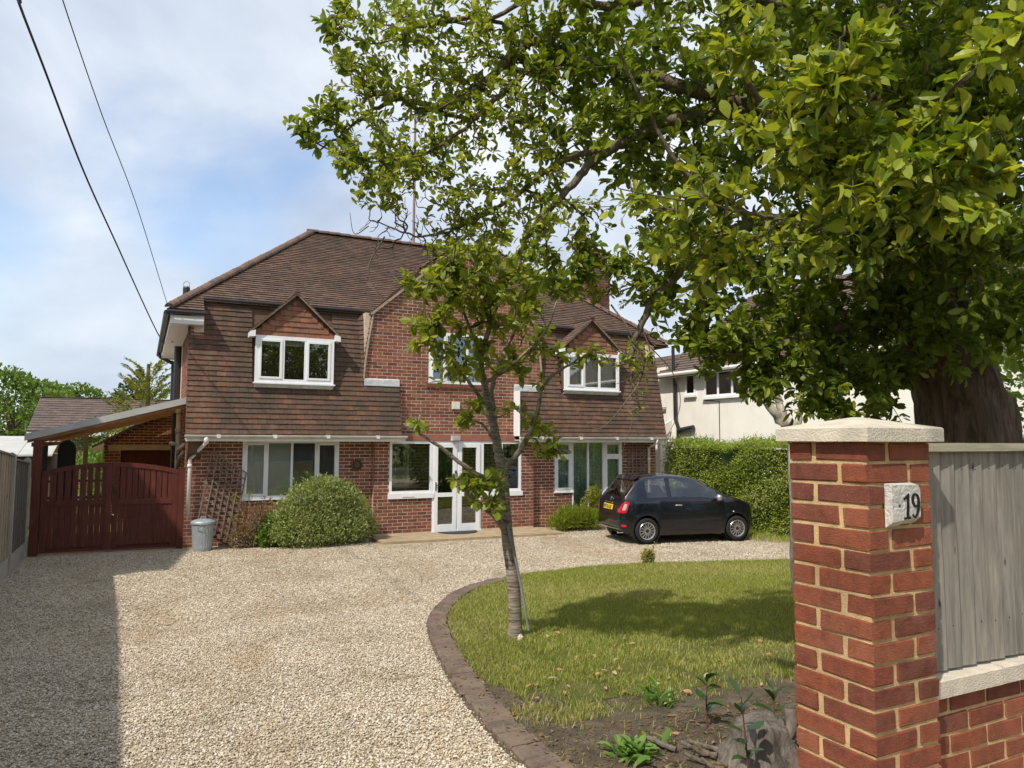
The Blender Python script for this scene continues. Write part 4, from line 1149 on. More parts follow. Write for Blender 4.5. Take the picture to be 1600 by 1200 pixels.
# porch light, alarm box, iron wall ornament
m = MB(); m.box(6.26, 6.45, YP - .13, YP - .03, 2.085, 2.20); m.build('porch_light', 'lead', house)
m = MB(); m.box(6.28, 6.43, YP - .135, YP - .131, 2.10, 2.185); m.build('porch_light', 'lamp_clear', house)
m = MB(); m.box(6.28, 6.46, YP - .07, YP - .007, 2.80, 2.97); m.prism([(6.29, YP - .075, 2.81), (6.45, YP - .075, 2.81), (6.45, YP - .075, 2.87), (6.29, YP - .075, 2.87)], (0, .004, 0)); m.build('alarm_box', 'gutter_white', house)
m = MB()
for k in range(11):
    a = 2 * PI * k / 11; m.rv = k / 11
    m.obox((4.15 + .055 * math.cos(a), YW - .03, 1.56 + .055 * math.sin(a)), (math.cos(a), 0, math.sin(a)), (0, 1, 0), (-math.sin(a), 0, math.cos(a)), .065, .012, .035)
m.lathe((4.15, YW - .012, 1.56), (0, -1, 0), [(.11, 0), (.11, .02), (.05, .035), (0, .036)], 14)
m.build('wall_vent', 'brown_timber', house)

# --- chimney at the right end
m = MB(); m.box(12.3, 13.05, 19.3, 20.0, 0, 7.30).box(12.24, 13.11, 19.24, 20.06, 7.30, 7.42).box(12.34, 13.01, 19.34, 19.96, 7.42, 7.86).box(12.30, 13.05, 19.30, 20.0, 7.86, 7.93)
ch = m.build('chimney', 'brown_timber', house)
cb = brick_run((0, 19.3, 0), X_, N_, 5.0, 7.30, lambda z: [(12.295, 13.055)], proud=.008) + brick_run((12.3, 0, 0), (0, -1, 0), (-1, 0, 0), 5.0, 7.30, lambda z: [(-20.0, -19.3)], proud=.008)
cb += brick_run((0, 19.34, 0), X_, N_, 7.42, 7.86, lambda z: [(12.335, 13.015)], proud=.008) + brick_run((12.34, 0, 0), (0, -1, 0), (-1, 0, 0), 7.42, 7.86, lambda z: [(-19.96, -19.34)], proud=.008)
pieces('brick', 'brickwork', cb, 'old_brick', ch, 40)
for x in (12.50, 12.82):
    m = MB(); m.lathe((x, 19.65, 7.93), (0, 0, 1), [(.13, 0), (.115, .04), (.105, .2), (.13, .21), (.13, .26), (.1, .27), (.09, .05)], 12); m.build('chimney_pot', 'soil_pot', ch, smooth=False)

# concrete apron with door mat in front of the porch
m = MB(); m.prism([(4.42, 14.68, -.06), (8.55, 14.52, -.06), (8.70, 15.55, -.06), (8.41, 15.79, -.06), (8.405, 15.672, -.06), (4.515, 15.672, -.06), (4.40, 15.4, -.06)], (0, 0, .10)); m.build('concrete_path', 'slab', None, kind='structure')
m = MB(); V = [(6.42 + .46 * math.cos(a), 15.62 - .42 * math.sin(a), .041) for a in np.linspace(0, PI, 16)]; m.prism(V, (0, 0, .018))
m.build('door_mat', 'mat_fibre', None, label='dark half-round door mat on the concrete strip outside the white front doors', cat='door mat')
# ------------------------------------------------------------------ left side: gates, fence, carport, garage, bin, trellis
def gate_leaf(x0, x1, hinge_left, label):
    """a boarded gate leaf with an open arched top; higher at the meeting stile"""
    y0, y1 = 15.88, 15.93
    ztop = lambda x: 1.50 + 0.155 * math.sin(PI / 2 * ((x - x0) if hinge_left else (x1 - x)) / (x1 - x0)) ** 0.8
    g = empty('wooden_gate', ((x0 + x1) / 2, 15.9, 0), label, 'gate', 'pair of maroon driveway gates')
    MB().box(x0, x0 + .10, y0, y1, .03, ztop(x0 + .02)).build('stile', 'gate_paint', g); MB().box(x1 - .10, x1, y0, y1, .03, ztop(x1 - .02)).build('stile', 'gate_paint', g)
    MB().box(x0 + .10, x1 - .10, y0 - .004, y1, .86, .97).build('rail', 'gate_paint', g); MB().box(x0 + .10, x1 - .10, y0 + .034, y1, .03, .12).build('rail', 'gate_paint', g)
    m = MB(); n = 14; xs = np.linspace(x0 + .0, x1 - .0, n)
    for i in range(n - 1):
        a, b = xs[i], xs[i + 1]
        m.prism([(a, y0 - .006, ztop(a) - .085), (b, y0 - .006, ztop(b) - .085), (b, y0 - .006, ztop(b)), (a, y0 - .006, ztop(a))], (0, .062, 0))
    m.build('top_rail', 'gate_paint', g)
    MB().box(x0 + .10, x1 - .10, y0 + .032, y1 - .003, .99, 1.04).build('rail', 'gate_paint', g); MB().box(x0 + .10, x1 - .10, y0 + .032, y1 - .003, 1.30, 1.34).build('rail', 'gate_paint', g)
    w = .094; x = x0 + .102
    base = np_mesh('board', UNIT_V, [4] * 6, [i for f in UNIT_F for i in f], ['gate_paint'], None, [0.0] * 6)
    while x < x1 - .13:
        link('board', base, g, M=Matrix(mat4((x + w / 2, y0 + .022 + RNG.uniform(-.002, .002), .485), (1, 0, 0), (0, 1, 0), (0, 0, 1), w - .005, .022, .75).tolist())); x += w
    gap = .118 if hinge_left else .102; x = x0 + .13
    while x < x1 - .16:
        zt = ztop(x + .045) - .06
        link('paling', base, g, M=Matrix(mat4((x + .045, y0 + .02, (.965 + zt) / 2), (1, 0, 0), (0, 1, 0), (0, 0, 1), .088, .02, zt - .965).tolist())); x += gap
    return g
ga = gate_leaf(-1.60, -0.475, True, 'left leaf of the maroon wooden gates, daylight showing between its upper palings')
gb = gate_leaf(-0.465, 0.66, False, 'right leaf of the maroon wooden gates, next to the house corner, palings closely set')
m = MB(); m.lathe((-0.42, 15.87, 1.12), (0, -1, 0), [(.012, 0), (.012, .03), (.03, .035), (.03, .05), (0, .052)], 10); m.tube([(-.44, 15.865, 1.20), (-.44, 15.85, 1.16), (-.42, 15.85, 1.10)], .01, 6); m.build('handle', 'car_trim', gb)
m = MB(); m.lathe((-0.44, 15.875, .68), (0, -1, 0), [(.018, 0), (.018, .012), (0, .013)], 10); m.build('lock', 'chrome', gb)
m = MB(); m.box(.665, .775, 15.83, 15.95, 0, 1.53).box(.66, .78, 15.825, 15.955, 1.53, 1.545); m.build('gate_post', 'gate_paint', None, label='maroon gate post fixed against the house corner beside the right gate leaf', cat='gate post')
m = MB(); m.box(-1.755, -1.615, 15.84, 15.97, 0, 2.07); m.build('carport_post', 'gate_paint', None, label='tall maroon post that hangs the left gate leaf and holds the carport corner', cat='post')

cp = empty('carport', (-0.5, 17.5, 0), 'lean-to carport with pale sheet roof sloping down from the house flank', 'carport')
zc = lambda x: 2.13 + (x + 1.82) * (2.84 - 2.13) / 2.56
CY0, CY1 = 15.90, 21.8
m = MB()
for i in range(5):
    y0 = CY0 + (CY1 - CY0) * i / 5; y1 = CY0 + (CY1 - CY0) * (i + 1) / 5 - .006
    m.prism([(-1.90, y0, zc(-1.90) + .035), (.765, y0, zc(.765) + .035), (.765, y0, zc(.765) + .055), (-1.90, y0, zc(-1.90) + .055)], (0, y1 - y0, 0))
m.build('roof_sheet', 'polycarb', cp)
m = MB(); m.prism([(-1.90, CY0 - .03, zc(-1.90) - .05), (.765, CY0 - .03, zc(.765) - .05), (.765, CY0 - .03, zc(.765) + .075), (-1.90, CY0 - .03, zc(-1.90) + .075)], (0, .028, 0)); m.build('fascia', 'felt', cp)
rb = None
for i in range(6):
    y = CY0 + .04 + (CY1 - CY0 - .1) * i / 5
    m = MB(); m.prism([(-1.86, y, zc(-1.86) - .10), (.76, y, zc(.76) - .10), (.76, y, zc(.76) + .011), (-1.86, y, zc(-1.86) + .011)], (0, .045, 0)); m.build('rafter', 'carport_wood', cp)
m = MB(); m.box(-1.80, -1.70, 15.975, 21.7, 1.95, 2.03); m.build('beam', 'carport_wood', cp)
for y in (17.6, 21.5):
    m = MB(); m.box(-1.79, -1.70, y, y + .09, 0, 1.949); m.build('post', 'black_plastic' if y < 18 else 'brown_timber', cp)
m = MB(); m.box(-1.16, -1.07, 19.0, 19.09, 0, zc(-1.1) - .1); m.build('post', 'rail_wood', cp)
# dark arched garden gate under the carport
m = MB(); V = [(-1.62, 18.7, 0), (-1.28, 18.7, 0), (-1.28, 18.7, 1.85)] + [(-1.45 + .17 * math.cos(a), 18.7, 1.85 + .22 * math.sin(a)) for a in np.linspace(0, PI, 9)][1:-1] + [(-1.62, 18.7, 1.85)]
m.prism(V, (0, .04, 0)); m.build('garden_gate', 'black_plastic', None, label='dark arched garden gate under the carport behind the maroon gates', cat='gate')

gar = empty('garage', (0.3, 22.5, 0), 'small brick garage with pale lintel and maroon door behind the gates', 'garage')
m = MB(); wall_panel(m, (-.88, 22.0, 0), (1, 0, 0), 1.61, 0, 1.98, .22, (0, -1, 0), [(.39, 1.59, 0.0001, 1.80)])
m.prism([(-.88, 22.0, 1.981), (.73, 22.0, 1.981), (.73, 22.0, 2.90)], (0, .22, 0)); m.box(-.88, -.66, 22.221, 27, 0, 2.0); m.build('wall', 'house_mortar', gar)
gsp = lambda z: cut([(-.885, .735)] if z < 1.98 else [(-.88 + (z - 1.98) / .57, .735)], [(-.49, .71, 0, 1.95), (-.78, .72, 1.80, 1.95)], z)
pieces('brick', 'brickwork', brick_run((0, 22.0, 0), X_, N_, 0, 2.85, gsp, shift=.04), 'house_brick', gar, 90)
m = MB(); m.box(-.78, .725, 21.985, 22.02, 1.802, 1.945); m.build('lintel', 'lintel', gar)
d = MB(); d.box(-.49, .71, 22.10, 22.13, 0, 1.80); d = d.build('door', 'gate_paint', gar)
for i in range(11): m = MB(); m.box(-.48 + i * .108, -.378 + i * .108, 22.085, 22.0995, .03, 1.79); m.build('board', 'gate_paint', d)
m = MB(); m.prism([(-1.15, 21.85, 1.86), (.74, 21.85, 2.93), (.74, 21.85, 2.99), (-1.15, 21.85, 1.92)], (0, 5.3, 0)); m.build('roof', 'far_tile', gar)
m = MB(); m.prism([(-1.14, 21.80, 1.78), (-.88, 21.80, 1.80), (-.88, 21.80, 2.0), (-1.14, 21.80, 1.86)], (0, .2, 0)); m.build('fascia', 'upvc', gar)

# concrete post and panel fence down the left side
fl = empty('panel_fence', (-1.8, 9, 0), 'weathered timber panel fence between concrete posts along the left of the drive', 'fence')
fy = [15.72, 13.92, 12.1, 10.28, 8.46, 6.64, 4.82, 3.0, 1.18]
ftop = lambda y: 1.69 + .066 * (15.72 - y) + gz(y) * .3
for i, y in enumerate(fy):
    ht = ftop(y) + .035
    m = MB(); m.box(-1.87, -1.76, y - .05, y + .05, -.05, ht); m.prism([(-1.87, y - .05, ht), (-1.76, y - .05, ht), (-1.815, y - .05, ht + .04)], (0, .1, 0)); m.build('post', 'concrete', fl)
    if i == len(fy) - 1: break
    ya, yb = fy[i + 1] + .052, y - .052; dp = .05 if i == 0 else 0
    g0 = gz(yb)
    m = MB(); m.box(-1.845, -1.785, ya, yb, g0 - .05, g0 + .27); m.build('gravel_board', 'concrete', fl)
    yy = ya; bb = np_mesh('slat', UNIT_V, [4] * 6, [k for f in UNIT_F for k in f], ['fence_dark' if i == 0 else 'fence_tan'], None, [0.0] * 6); k = 0
    while yy < yb - .02:
        w = min(.118, yb - yy); hp = ftop(yy + w / 2) - dp
        link('slat', bb, fl, M=Matrix(mat4((-1.80 + (.010 if k % 2 else 0), yy + w / 2, (g0 + .272 + hp) / 2), (1, 0, 0), (0, 1, 0), (0, 0, 1), .014, w + .012, hp - g0 - .272).tolist())); yy += w; k += 1
    m = MB(); m.prism([(-1.845, ya, ftop(ya) - dp + .006), (-1.845, yb, ftop(yb) - dp + .006), (-1.845, yb, ftop(yb) - dp + .034), (-1.845, ya, ftop(ya) - dp + .034)], (.08, 0, 0)); m.build('capping', 'fence_wood', fl)

# dustbin
bx, by = 1.10, 15.38
db = empty('dustbin', (bx, by, 0), 'grey ribbed metal dustbin with lid standing under the white downpipe', 'dustbin')
m = MB(); n = 48; prof = [(.165, 0.0), (.168, .02), (.172, .05), (.20, .50), (.205, .53), (.198, .535)]
V = []
for (r, h) in prof:
    for k in range(n):
        rr = r + (.005 if (k % 2 and .03 < h < .52) else 0); a = 2 * PI * k / n; V.append((bx + rr * math.cos(a), by + rr * math.sin(a), h))
F = [(i * n + k, i * n + (k + 1) % n, (i + 1) * n + (k + 1) % n, (i + 1) * n + k) for i in range(len(prof) - 1) for k in range(n)] + [tuple(range(n))[::-1]]
m.add(V, F); m.build('body', 'zinc', db)
m = MB(); m.lathe((bx, by, .53), (0, 0, 1), [(.222, -.035), (.224, .0), (.215, .012), (.16, .038), (.08, .055), (0, .06)], 32); ld = m.build('lid', 'zinc', db, smooth=True)
m = MB(); m.tube([(bx - .05, by, .585), (bx - .045, by, .62), (bx + .045, by, .62), (bx + .05, by, .585)], .008, 6); m.build('lid_handle', 'zinc', ld)
for sg in (-1, 1):
    ca, sa = math.cos(-1.9 if sg < 0 else -.35), math.sin(-1.9 if sg < 0 else -.35); p = np.array([bx + .203 * ca, by + .203 * sa, .46]); tt = np.array([-sa, ca, 0]); oo = np.array([ca, sa, 0])
    m = MB(); m.tube([p - tt * .05, p - tt * .045 + oo * .02 + (0, 0, -.05), p + tt * .045 + oo * .02 + (0, 0, -.05), p + tt * .05], .007, 6); m.build('handle', 'zinc', db)

# wooden trellises
def trellis(c, u, v, w_, h_, nu, nv, skew, label, yoff, mat='trellis_wood'):
    t_ = empty('trellis', (c[0], c[1], 0), label, 'trellis')
    base = np_mesh('slat', UNIT_V, [4] * 6, [k for f in UNIT_F for k in f], [mat], None, [0.0] * 6)
    c = np.asarray(c, float); u = np.asarray(u, float); v = np.asarray(v, float)
    for i in range(nu):
        s_ = i / (nu - 1); a = c + u * (w_ * s_); b = a + v * h_
        link('slat', base, t_, M=Matrix(mat4((a + b) / 2 + (0, -.012, 0), nrm(b - a), (0, 1, 0), np.cross(nrm(b - a), (0, 1, 0)), np.linalg.norm(b - a), .012, .024).tolist()))
    for j in range(nv):
        s_ = j / (nv - 1); a = c + v * (h_ * s_); b = a + u * w_
        link('slat', base, t_, M=Matrix(mat4((a + b) / 2, nrm(b - a), (0, 1, 0), np.cross(nrm(b - a), (0, 1, 0)), np.linalg.norm(b - a) + .04, .012, .024).tolist()))
    return t_
trellis((1.02, YW - .06, .46), nrm((.60, 0, -.40)), nrm((.16, 0, 1.0)), .78, 1.42, 7, 12, 0, 'slanting weathered wooden trellis on the brick wall between the downpipe and window', 0)
trellis((11.20, YW - .05, .5), np.array((1.0, 0, 0)), np.array((0, 0, 1.0)), .50, 1.5, 5, 13, 0, 'square-meshed brown trellis on the wall beside the right-hand downpipe', 0)

# ------------------------------------------------------------------ gate pillar, low wall, roadside fence
PX, PY, PW, PD = 2.208, 1.723, 0.335, 0.335
gp = empty('gate_pillar', (PX + PW / 2, PY + PD / 2, gz(PY)), 'red brick gate pillar with pale stone cap, nearest the camera', 'pillar')
m = MB(); m.box(PX + .0058, PX + PW - .0058, PY + .0058, PY + PD - .0058, gz(2) - .1, 2.10); m.build('mortar_core', 'pillar_mortar', gp)
C_ = 0.0749; H_ = 0.0632
fullb = [chamfer_box('brick', .2115, .1015, H_, .0035, 'pillar_brick', .0024, 30 + s_) for s_ in range(8)]
k = 0; zt = 2.10 - .004
while zt - k * C_ > gz(2) - .02:
    zc_b = zt - k * C_ - H_ / 2
    # pinwheel of four stretchers (.2145 long) leaving a half bat showing on each face
    a, b = .2115, .1015
    if k % 2 == 0: lay = [((PX + PW - a / 2, PY + b / 2), 0), ((PX + PW - b / 2, PY + PD - a / 2), 1), ((PX + a / 2, PY + PD - b / 2), 0), ((PX + b / 2, PY + a / 2), 1)]
    else: lay = [((PX + a / 2, PY + b / 2), 0), ((PX + PW - b / 2, PY + a / 2), 1), ((PX + PW - a / 2, PY + PD - b / 2), 0), ((PX + b / 2, PY + PD - a / 2), 1)]
    for (c, r) in lay:
        M_ = Matrix.Translation((c[0] + RNG.normal() * .0012, c[1] + RNG.normal() * .0012, zc_b + RNG.normal() * .0008)) @ Matrix.Rotation((PI / 2 if r else 0) + RNG.choice([0, PI]) + RNG.normal() * .006, 4, 'Z')
        link('brick', fullb[int(RNG.integers(8))], gp, M=M_)
    k += 1
ov = .034; m = MB(); x0, x1, y0, y1 = PX - ov, PX + PW + ov, PY - ov, PY + PD + ov; cx, cy = (x0 + x1) / 2, (y0 + y1) / 2; c = .005
V = []
for (d, z) in ((.0, 2.101), (0, 2.101 + c), (0, 2.152 - c), (c, 2.152)):
    V += [(x0 + d, y0 + d, z), (x1 - d, y0 + d, z), (x1 - d, y1 - d, z), (x0 + d, y1 - d, z)]
V += [(cx - .012, cy - .012, 2.190), (cx + .012, cy - .012, 2.190), (cx + .012, cy + .012, 2.190), (cx - .012, cy + .012, 2.190)]
F = [(3, 2, 1, 0)] + [(i * 4 + j, i * 4 + (j + 1) % 4, (i + 1) * 4 + (j + 1) % 4, (i + 1) * 4 + j) for i in range(4) for j in range(4)] + [(16, 17, 18, 19)]
m.add(V, F); m.build('cap', 'cast_stone', gp)

# house number stone
sg_ = empty('house_number_sign', (2.365, PY - .02, 1.88), 'weathered pale stone plaque with black number 19 on the brick pillar', 'house number')
px0, px1, pz0, pz1 = 2.289, 2.442, 1.806, 1.957
V = [(px0, PY - .006, pz0), (px1, PY - .006, pz0), (px1, PY - .006, pz1 - .012), (px1 - .012, PY - .006, pz1), (px0, PY - .006, pz1)]
m = MB(); Q = [(px0 + .002, PY - .030, pz0 + .020), (px0 + .05, PY - .030, pz0 + .024), (px0 + .085, PY - .030, pz0 + .034), (px1 - .004, PY - .030, pz0 + .034), (px1 - .002, PY - .030, pz1 - .022), (px1 - .012, PY - .030, pz1 - .008), (px0 + .004, PY - .030, pz1 - .004)]
B = [(px0, PY - .002, pz0), (px0 + .05, PY - .002, pz0 + .002), (px0 + .085, PY - .002, pz0 + .008), (px1, PY - .002, pz0 + .012), (px1, PY - .002, pz1 - .018), (px1 - .010, PY - .002, pz1), (px0, PY - .002, pz1)]
n = len(Q); m.add(Q + B, [tuple(range(n))] + [(i, n + i, n + (i + 1) % n, (i + 1) % n) for i in range(n)]); m.build('stone', 'stone_weathered', sg_)
def stroke(mb, pts, ws, y, th=.003):
    P = [np.array([p[0], p[1]]) for p in pts]; n = len(P); Lf = []; Rg = []
    for i in range(n):
        d = P[min(i + 1, n - 1)] - P[max(i - 1, 0)]; d = d / np.linalg.norm(d); q = np.array([-d[1], d[0]]) * ws[i] / 2
        Lf.append(P[i] + q); Rg.append(P[i] - q)
    for i in range(n - 1):
        mb.prism([(a[0], y, a[1]) for a in (Lf[i], Lf[i + 1], Rg[i + 1], Rg[i])], (0, th, 0))
nx = lambda a: px0 + (px1 - px0) * (a - 130) / 670.0; nz = lambda b: pz1 - (pz1 - pz0) * (b - 170) / 910.0
m = MB(); y_ = PY - .0325
stroke(m, [(nx(500), nz(390)), (nx(490), nz(600)), (nx(472), nz(880))], [.009, .011, .0115], y_)
stroke(m, [(nx(398), nz(500)), (nx(450), nz(455)), (nx(512), nz(392))], [.006, .009, .005], y_ - .0004)
stroke(m, [(nx(395), nz(888)), (nx(535), nz(878))], [.0075, .0075], y_ - .0008)
th_ = np.linspace(0, 2 * PI, 21)
stroke(m, [(nx(668 + 68 * math.cos(a) - 8 * math.sin(a)), nz(525 - 128 * math.sin(a))) for a in th_], [.006 + .006 * abs(math.cos(a)) for a in th_], y_)
stroke(m, [(nx(742), nz(560)), (nx(728), nz(690)), (nx(690), nz(820)), (nx(645), nz(880)), (nx(605), nz(850)), (nx(598), nz(815))], [.011, .0105, .009, .007, .007, .009], y_ - .0004)
m.build('numerals', 'ink', sg_)
m = MB(); m.lathe((nx(300), PY - .0302, nz(620)), (0, -1, 0), [(.006, 0), (.005, .0012), (0, .0013)], 9); m.build('screw', 'brown_timber', sg_)

# low roadside wall to the right of the pillar
WY = 1.80; WX0 = PX + PW + .001; WX1 = 7.0
lw = empty('boundary_wall', (4.5, WY, gz(2)), 'low red brick wall with pale stone coping to the right of the pillar', 'wall')
m = MB(); m.box(WX0, WX1, WY + .0058, WY + .21, gz(2) - .1, 1.171); m.build('mortar_core', 'pillar_mortar', lw)
def wb(z): return [(WX0 - .0, WX1)]
wbr = []
k = 0
while 1.167 - k * C_ > gz(2):
    zc_b = 1.167 - k * C_ - H_ / 2
    if zc_b + H_ / 2 < 1.172:
        x = WX0 + .004 - (0.112 if k % 2 else 0.0) - 0.05
        while x < WX1:
            a, b = max(x, WX0 + .003), min(x + .2115, WX1)
            if b - a > .03: wbr.append(((a + b) / 2, zc_b, b - a))
            x += .225
    k += 1
for (x, z, l) in wbr:
    if x < 4.4: link('brick', fullb[int(RNG.integers(8))], lw, M=Matrix.Translation((x, WY + .052 + RNG.normal() * .001, z)) @ Matrix.Diagonal((l / .2115, 1, 1, 1)))
rest_ = [mat4((x, WY + .052, z), X_, (0, 1, 0), (0, 0, 1), l, .102, H_) for (x, z, l) in wbr if x >= 4.4]
pieces('brick', 'brickwork', rest_, 'pillar_brick', lw, 0)
x = WX0 + .004; i = 0
while x < WX1:
    w = .46 if i == 0 else .60
    m = MB(); xa, xb = x, x + w - .006; ya = WY - .03; j = RNG.normal() * .0015; c = .006
    P = [(ya, 1.172 + j), (ya, 1.231 + j), (ya + .006, 1.237 + j), (WY + .11, 1.243 + j), (WY + .23, 1.22 + j), (WY + .23, 1.172 + j)]
    sk = .0 if i else .0
    m.prism([(xa + sk, p[0], p[1]) for p in P], (xb - xa, 0, 0)); m.build('coping_stone', 'cast_stone', lw); x += w; i += 1

# vertical board fence on the wall
FY = 1.812
rf = empty('roadside_fence', (4.5, FY, 1.2), 'grey weathered vertical board fence above the low wall beside the pillar', 'fence')
x = WX0 + .004; i = 0
while x < 6.9:
    w = RNG.uniform(.078, .098)
    zb = 1.247 + RNG.uniform(0, .006); ztp = 2.063
    m = MB(); m.rv = RNG.random(); n = 14; V = []
    wob = RNG.normal(size=2) * .0022; cup = RNG.uniform(-.002, .002)
    for j in range(n + 1):
        z = zb + (ztp - zb) * j / n; o = wob[0] * math.sin(j * .8) + wob[1] * math.sin(j * .37 + 1) + RNG.normal() * .0005; cj = cup * math.sin(j / n * PI)
        V += [(x - .010, FY + .012, z), (x + w + o, FY - .002 + cj, z), (x + w + o, FY + .011, z), (x - .010, FY + .017, z)]
    F = []
    for j in range(n):
        for q in range(4): F.append((j * 4 + q, j * 4 + (q + 1) % 4, (j + 1) * 4 + (q + 1) % 4, (j + 1) * 4 + q))
    F += [(3, 2, 1, 0), tuple(n * 4 + q for q in range(4))]
    m.add(V, F); m.build('board', 'fence_wood', rf)
    if i < 14:
        for zz in (1.995, 1.40):
            mm = MB(); mm.lathe((x + w * .6, FY + .0035, zz + RNG.normal() * .004), (0, -1, 0), [(.0030, 0), (.0026, .0012), (0, .0014)], 6); mm.build('nail', 'ink', rf)
    x += w; i += 1
m = MB(); m.box(WX0 + .001, 6.9, FY - .022, FY + .05, 2.064, 2.096); m.build('rail', 'rail_wood', rf)
MB().box(WX0 + .001, 6.9, FY + .042, FY + .09, 1.35, 1.43).build('rail', 'fence_wood', rf); MB().box(WX0 + .001, 6.9, FY + .042, FY + .09, 1.90, 1.98).build('rail', 'fence_wood', rf)

# ------------------------------------------------------------------ neighbouring houses and the far view
def plain_house(name, x0, x1, y0, y1, ze, zr, axis, wallmat, roofmat, label, wins, over=.3, grp=None, pitch_gauge=.3):
    h = empty(name, ((x0 + x1) / 2, (y0 + y1) / 2, 0), label, 'house')
    m = MB(); m.box(x0, x1, y0, y1, -.2, ze)
    if axis == 'Y':
        xm = (x0 + x1) / 2; m.prism([(x0, y0, ze), (x1, y0, ze), (xm, y0, zr - .05)], (0, y1 - y0, 0))
    else:
        ym = (y0 + y1) / 2; m.prism([(x0, y0, ze), (x0, y1, ze), (x0, ym, zr - .05)], (x1 - x0, 0, 0))
    m.build('wall', wallmat, h)
    r = MB(); tl = []
    if axis == 'Y':
        xm = (x0 + x1) / 2; s_ = (zr - ze) / (xm - x0)
        for sg in (1, -1):
            ex = xm - sg * (xm - x0 + over); ez = ze - over * s_; v = nrm((sg, 0, s_)); L_ = math.hypot(xm - x0 + over, zr - ez)
            r.prism([(ex, y0 - over, ez), (xm, y0 - over, zr), (xm, y0 - over, zr + .05), (ex, y0 - over, ez + .05)], (0, y1 - y0 + 2 * over, 0))
            yy = (lambda t: [(-y1 - over, -y0 + over)]) if sg > 0 else (lambda t: [(y0 - over, y1 + over)])
            tl += tile_run((ex, 0, ez + .05), (0, -sg, 0), v, L_, yy, pitch_gauge, .28, .02, .03)
    else:
        ym = (y0 + y1) / 2; s_ = (zr - ze) / (ym - y0)
        for sg in (1, -1):
            ey = ym - sg * (ym - y0 + over); ez = ze - over * s_; v = nrm((0, sg, s_)); L_ = math.hypot(ym - y0 + over, zr - ez)
            r.prism([(x0 - over, ey, ez), (x0 - over, ym, zr), (x0 - over, ym, zr + .05), (x0 - over, ey, ez + .05)], (x1 - x0 + 2 * over, 0, 0))
            xx = (lambda t: [(x0 - over, x1 + over)]) if sg > 0 else (lambda t: [(-x1 - over, -x0 + over)])
            tl += tile_run((0, ey, ez + .05), (sg, 0, 0), v, L_, xx, pitch_gauge, .28, .02, .03)
    rr = r.build('roof', roofmat, h)
    pieces('tile', 'roof_tiling', tl, roofmat, rr, 0)
    return h, rr

# white neighbour on the right
nh, nr_ = plain_house('white_house', 14.5, 22.0, 6.5, 18.35, 4.22, 6.9, 'Y', 'white_render', 'far_tile', 'white rendered house behind the hedge on the right, seen under the branches', [], .28, None, .16)
def side_window(y0, y1, z0, z1, n, sill=True):
    m = MB(); X = 14.47; f = .06
    m.box(X, 14.498, y0, y0 + f, z0, z1).box(X, 14.498, y1 - f, y1, z0, z1).box(X, 14.498, y0 + f, y1 - f, z0, z0 + f).box(X, 14.498, y0 + f, y1 - f, z1 - f, z1)
    for i in range(1, n): y = y0 + (y1 - y0) * i / n; m.box(X + .002, 14.498, y - .035, y + .035, z0 + f, z1 - f)
    w = m.build('window', 'upvc', nh)
    for i in range(n):
        a = y0 + (y1 - y0) * i / n + (f if i == 0 else .035); b = y0 + (y1 - y0) * (i + 1) / n - (f if i == n - 1 else .035)
        MB().box(14.484, 14.487, a, b, z0 + f, z1 - f).build('pane', 'glass', w)
        MB().box(14.494, 14.4985, a, b, z0 + f, z1 - f).build('blind', 'blind_slat', w)
    MB().box(14.40, 14.498, y0 - .05, y1 + .05, z0 - .07, z0 - .002).build('sill', 'upvc', w)
side_window(16.98, 17.42, 3.46, 4.10, 1); side_window(14.9, 16.58, 3.36, 4.10, 3)
m = MB(); m.tube([(14.18, 6.3, 4.10), (14.18, 18.5, 4.10)], .06, 8); m.build('gutter', 'gutter_white', nh)
m = MB(); m.box(14.24, 14.26, 6.25, 18.6, 4.0, 4.16); m.build('fascia', 'upvc', nh)
m = MB(); m.tube([(14.30, 17.82, 4.15), (14.40, 17.82, 4.0), (14.42, 17.82, 2.75), (14.42, 17.70, 2.5), (14.42, 17.70, 0)], .06, 8); m.tube([(14.42, 17.70, 2.42), (14.40, 17.0, 2.5)], .07, 8); m.tube([(14.42, 17.9, 4.2), (14.42, 17.9, 5.0)], .05, 8); m.build('downpipe', 'black_plastic', nh)
m = MB(); m.tube([(14.485, 16.6, 3.28), (14.485, 15.99, 3.22), (14.485, 15.99, 1.2)], .012, 5); m.build('cable', 'car_trim', nh)
m = MB(); m.box(14.47, 14.499, 13.3, 13.5, 2.3, 2.5); m.build('vent', 'upvc', nh)
m = MB(); m.prism([(13.1, 18.1, 1.75), (14.49, 18.1, 2.4), (14.49, 18.1, 2.75), (13.1, 18.1, 2.0)], (0, .06, 0)); m.box(14.1, 14.49, 18.161, 18.3, 0, 2.4); m.build('porch_gable', 'white_render', nh)
vt = tile_run((14.48, 0, 3.0), (0, -1, 0), nrm((.35, 0, 1)), 1.9, lambda t: [(-21.5, -18.36)], .12, .18)
m = MB(); m.box(14.5, 21, 18.36, 21.5, -.2, 4.4); m.build('wall', 'white_render', nh)
pieces('tile', 'tile_hanging', vt, 'far_tile', nh, 0)

# brick neighbour on the left, beyond the frame: its shadow lies over the gates
plain_house('brick_house', -9.6, -3.15, 11.6, 17.6, 4.7, 5.5, 'X', 'house_brick', 'far_tile', 'brick house beyond the left fence', [], .12)
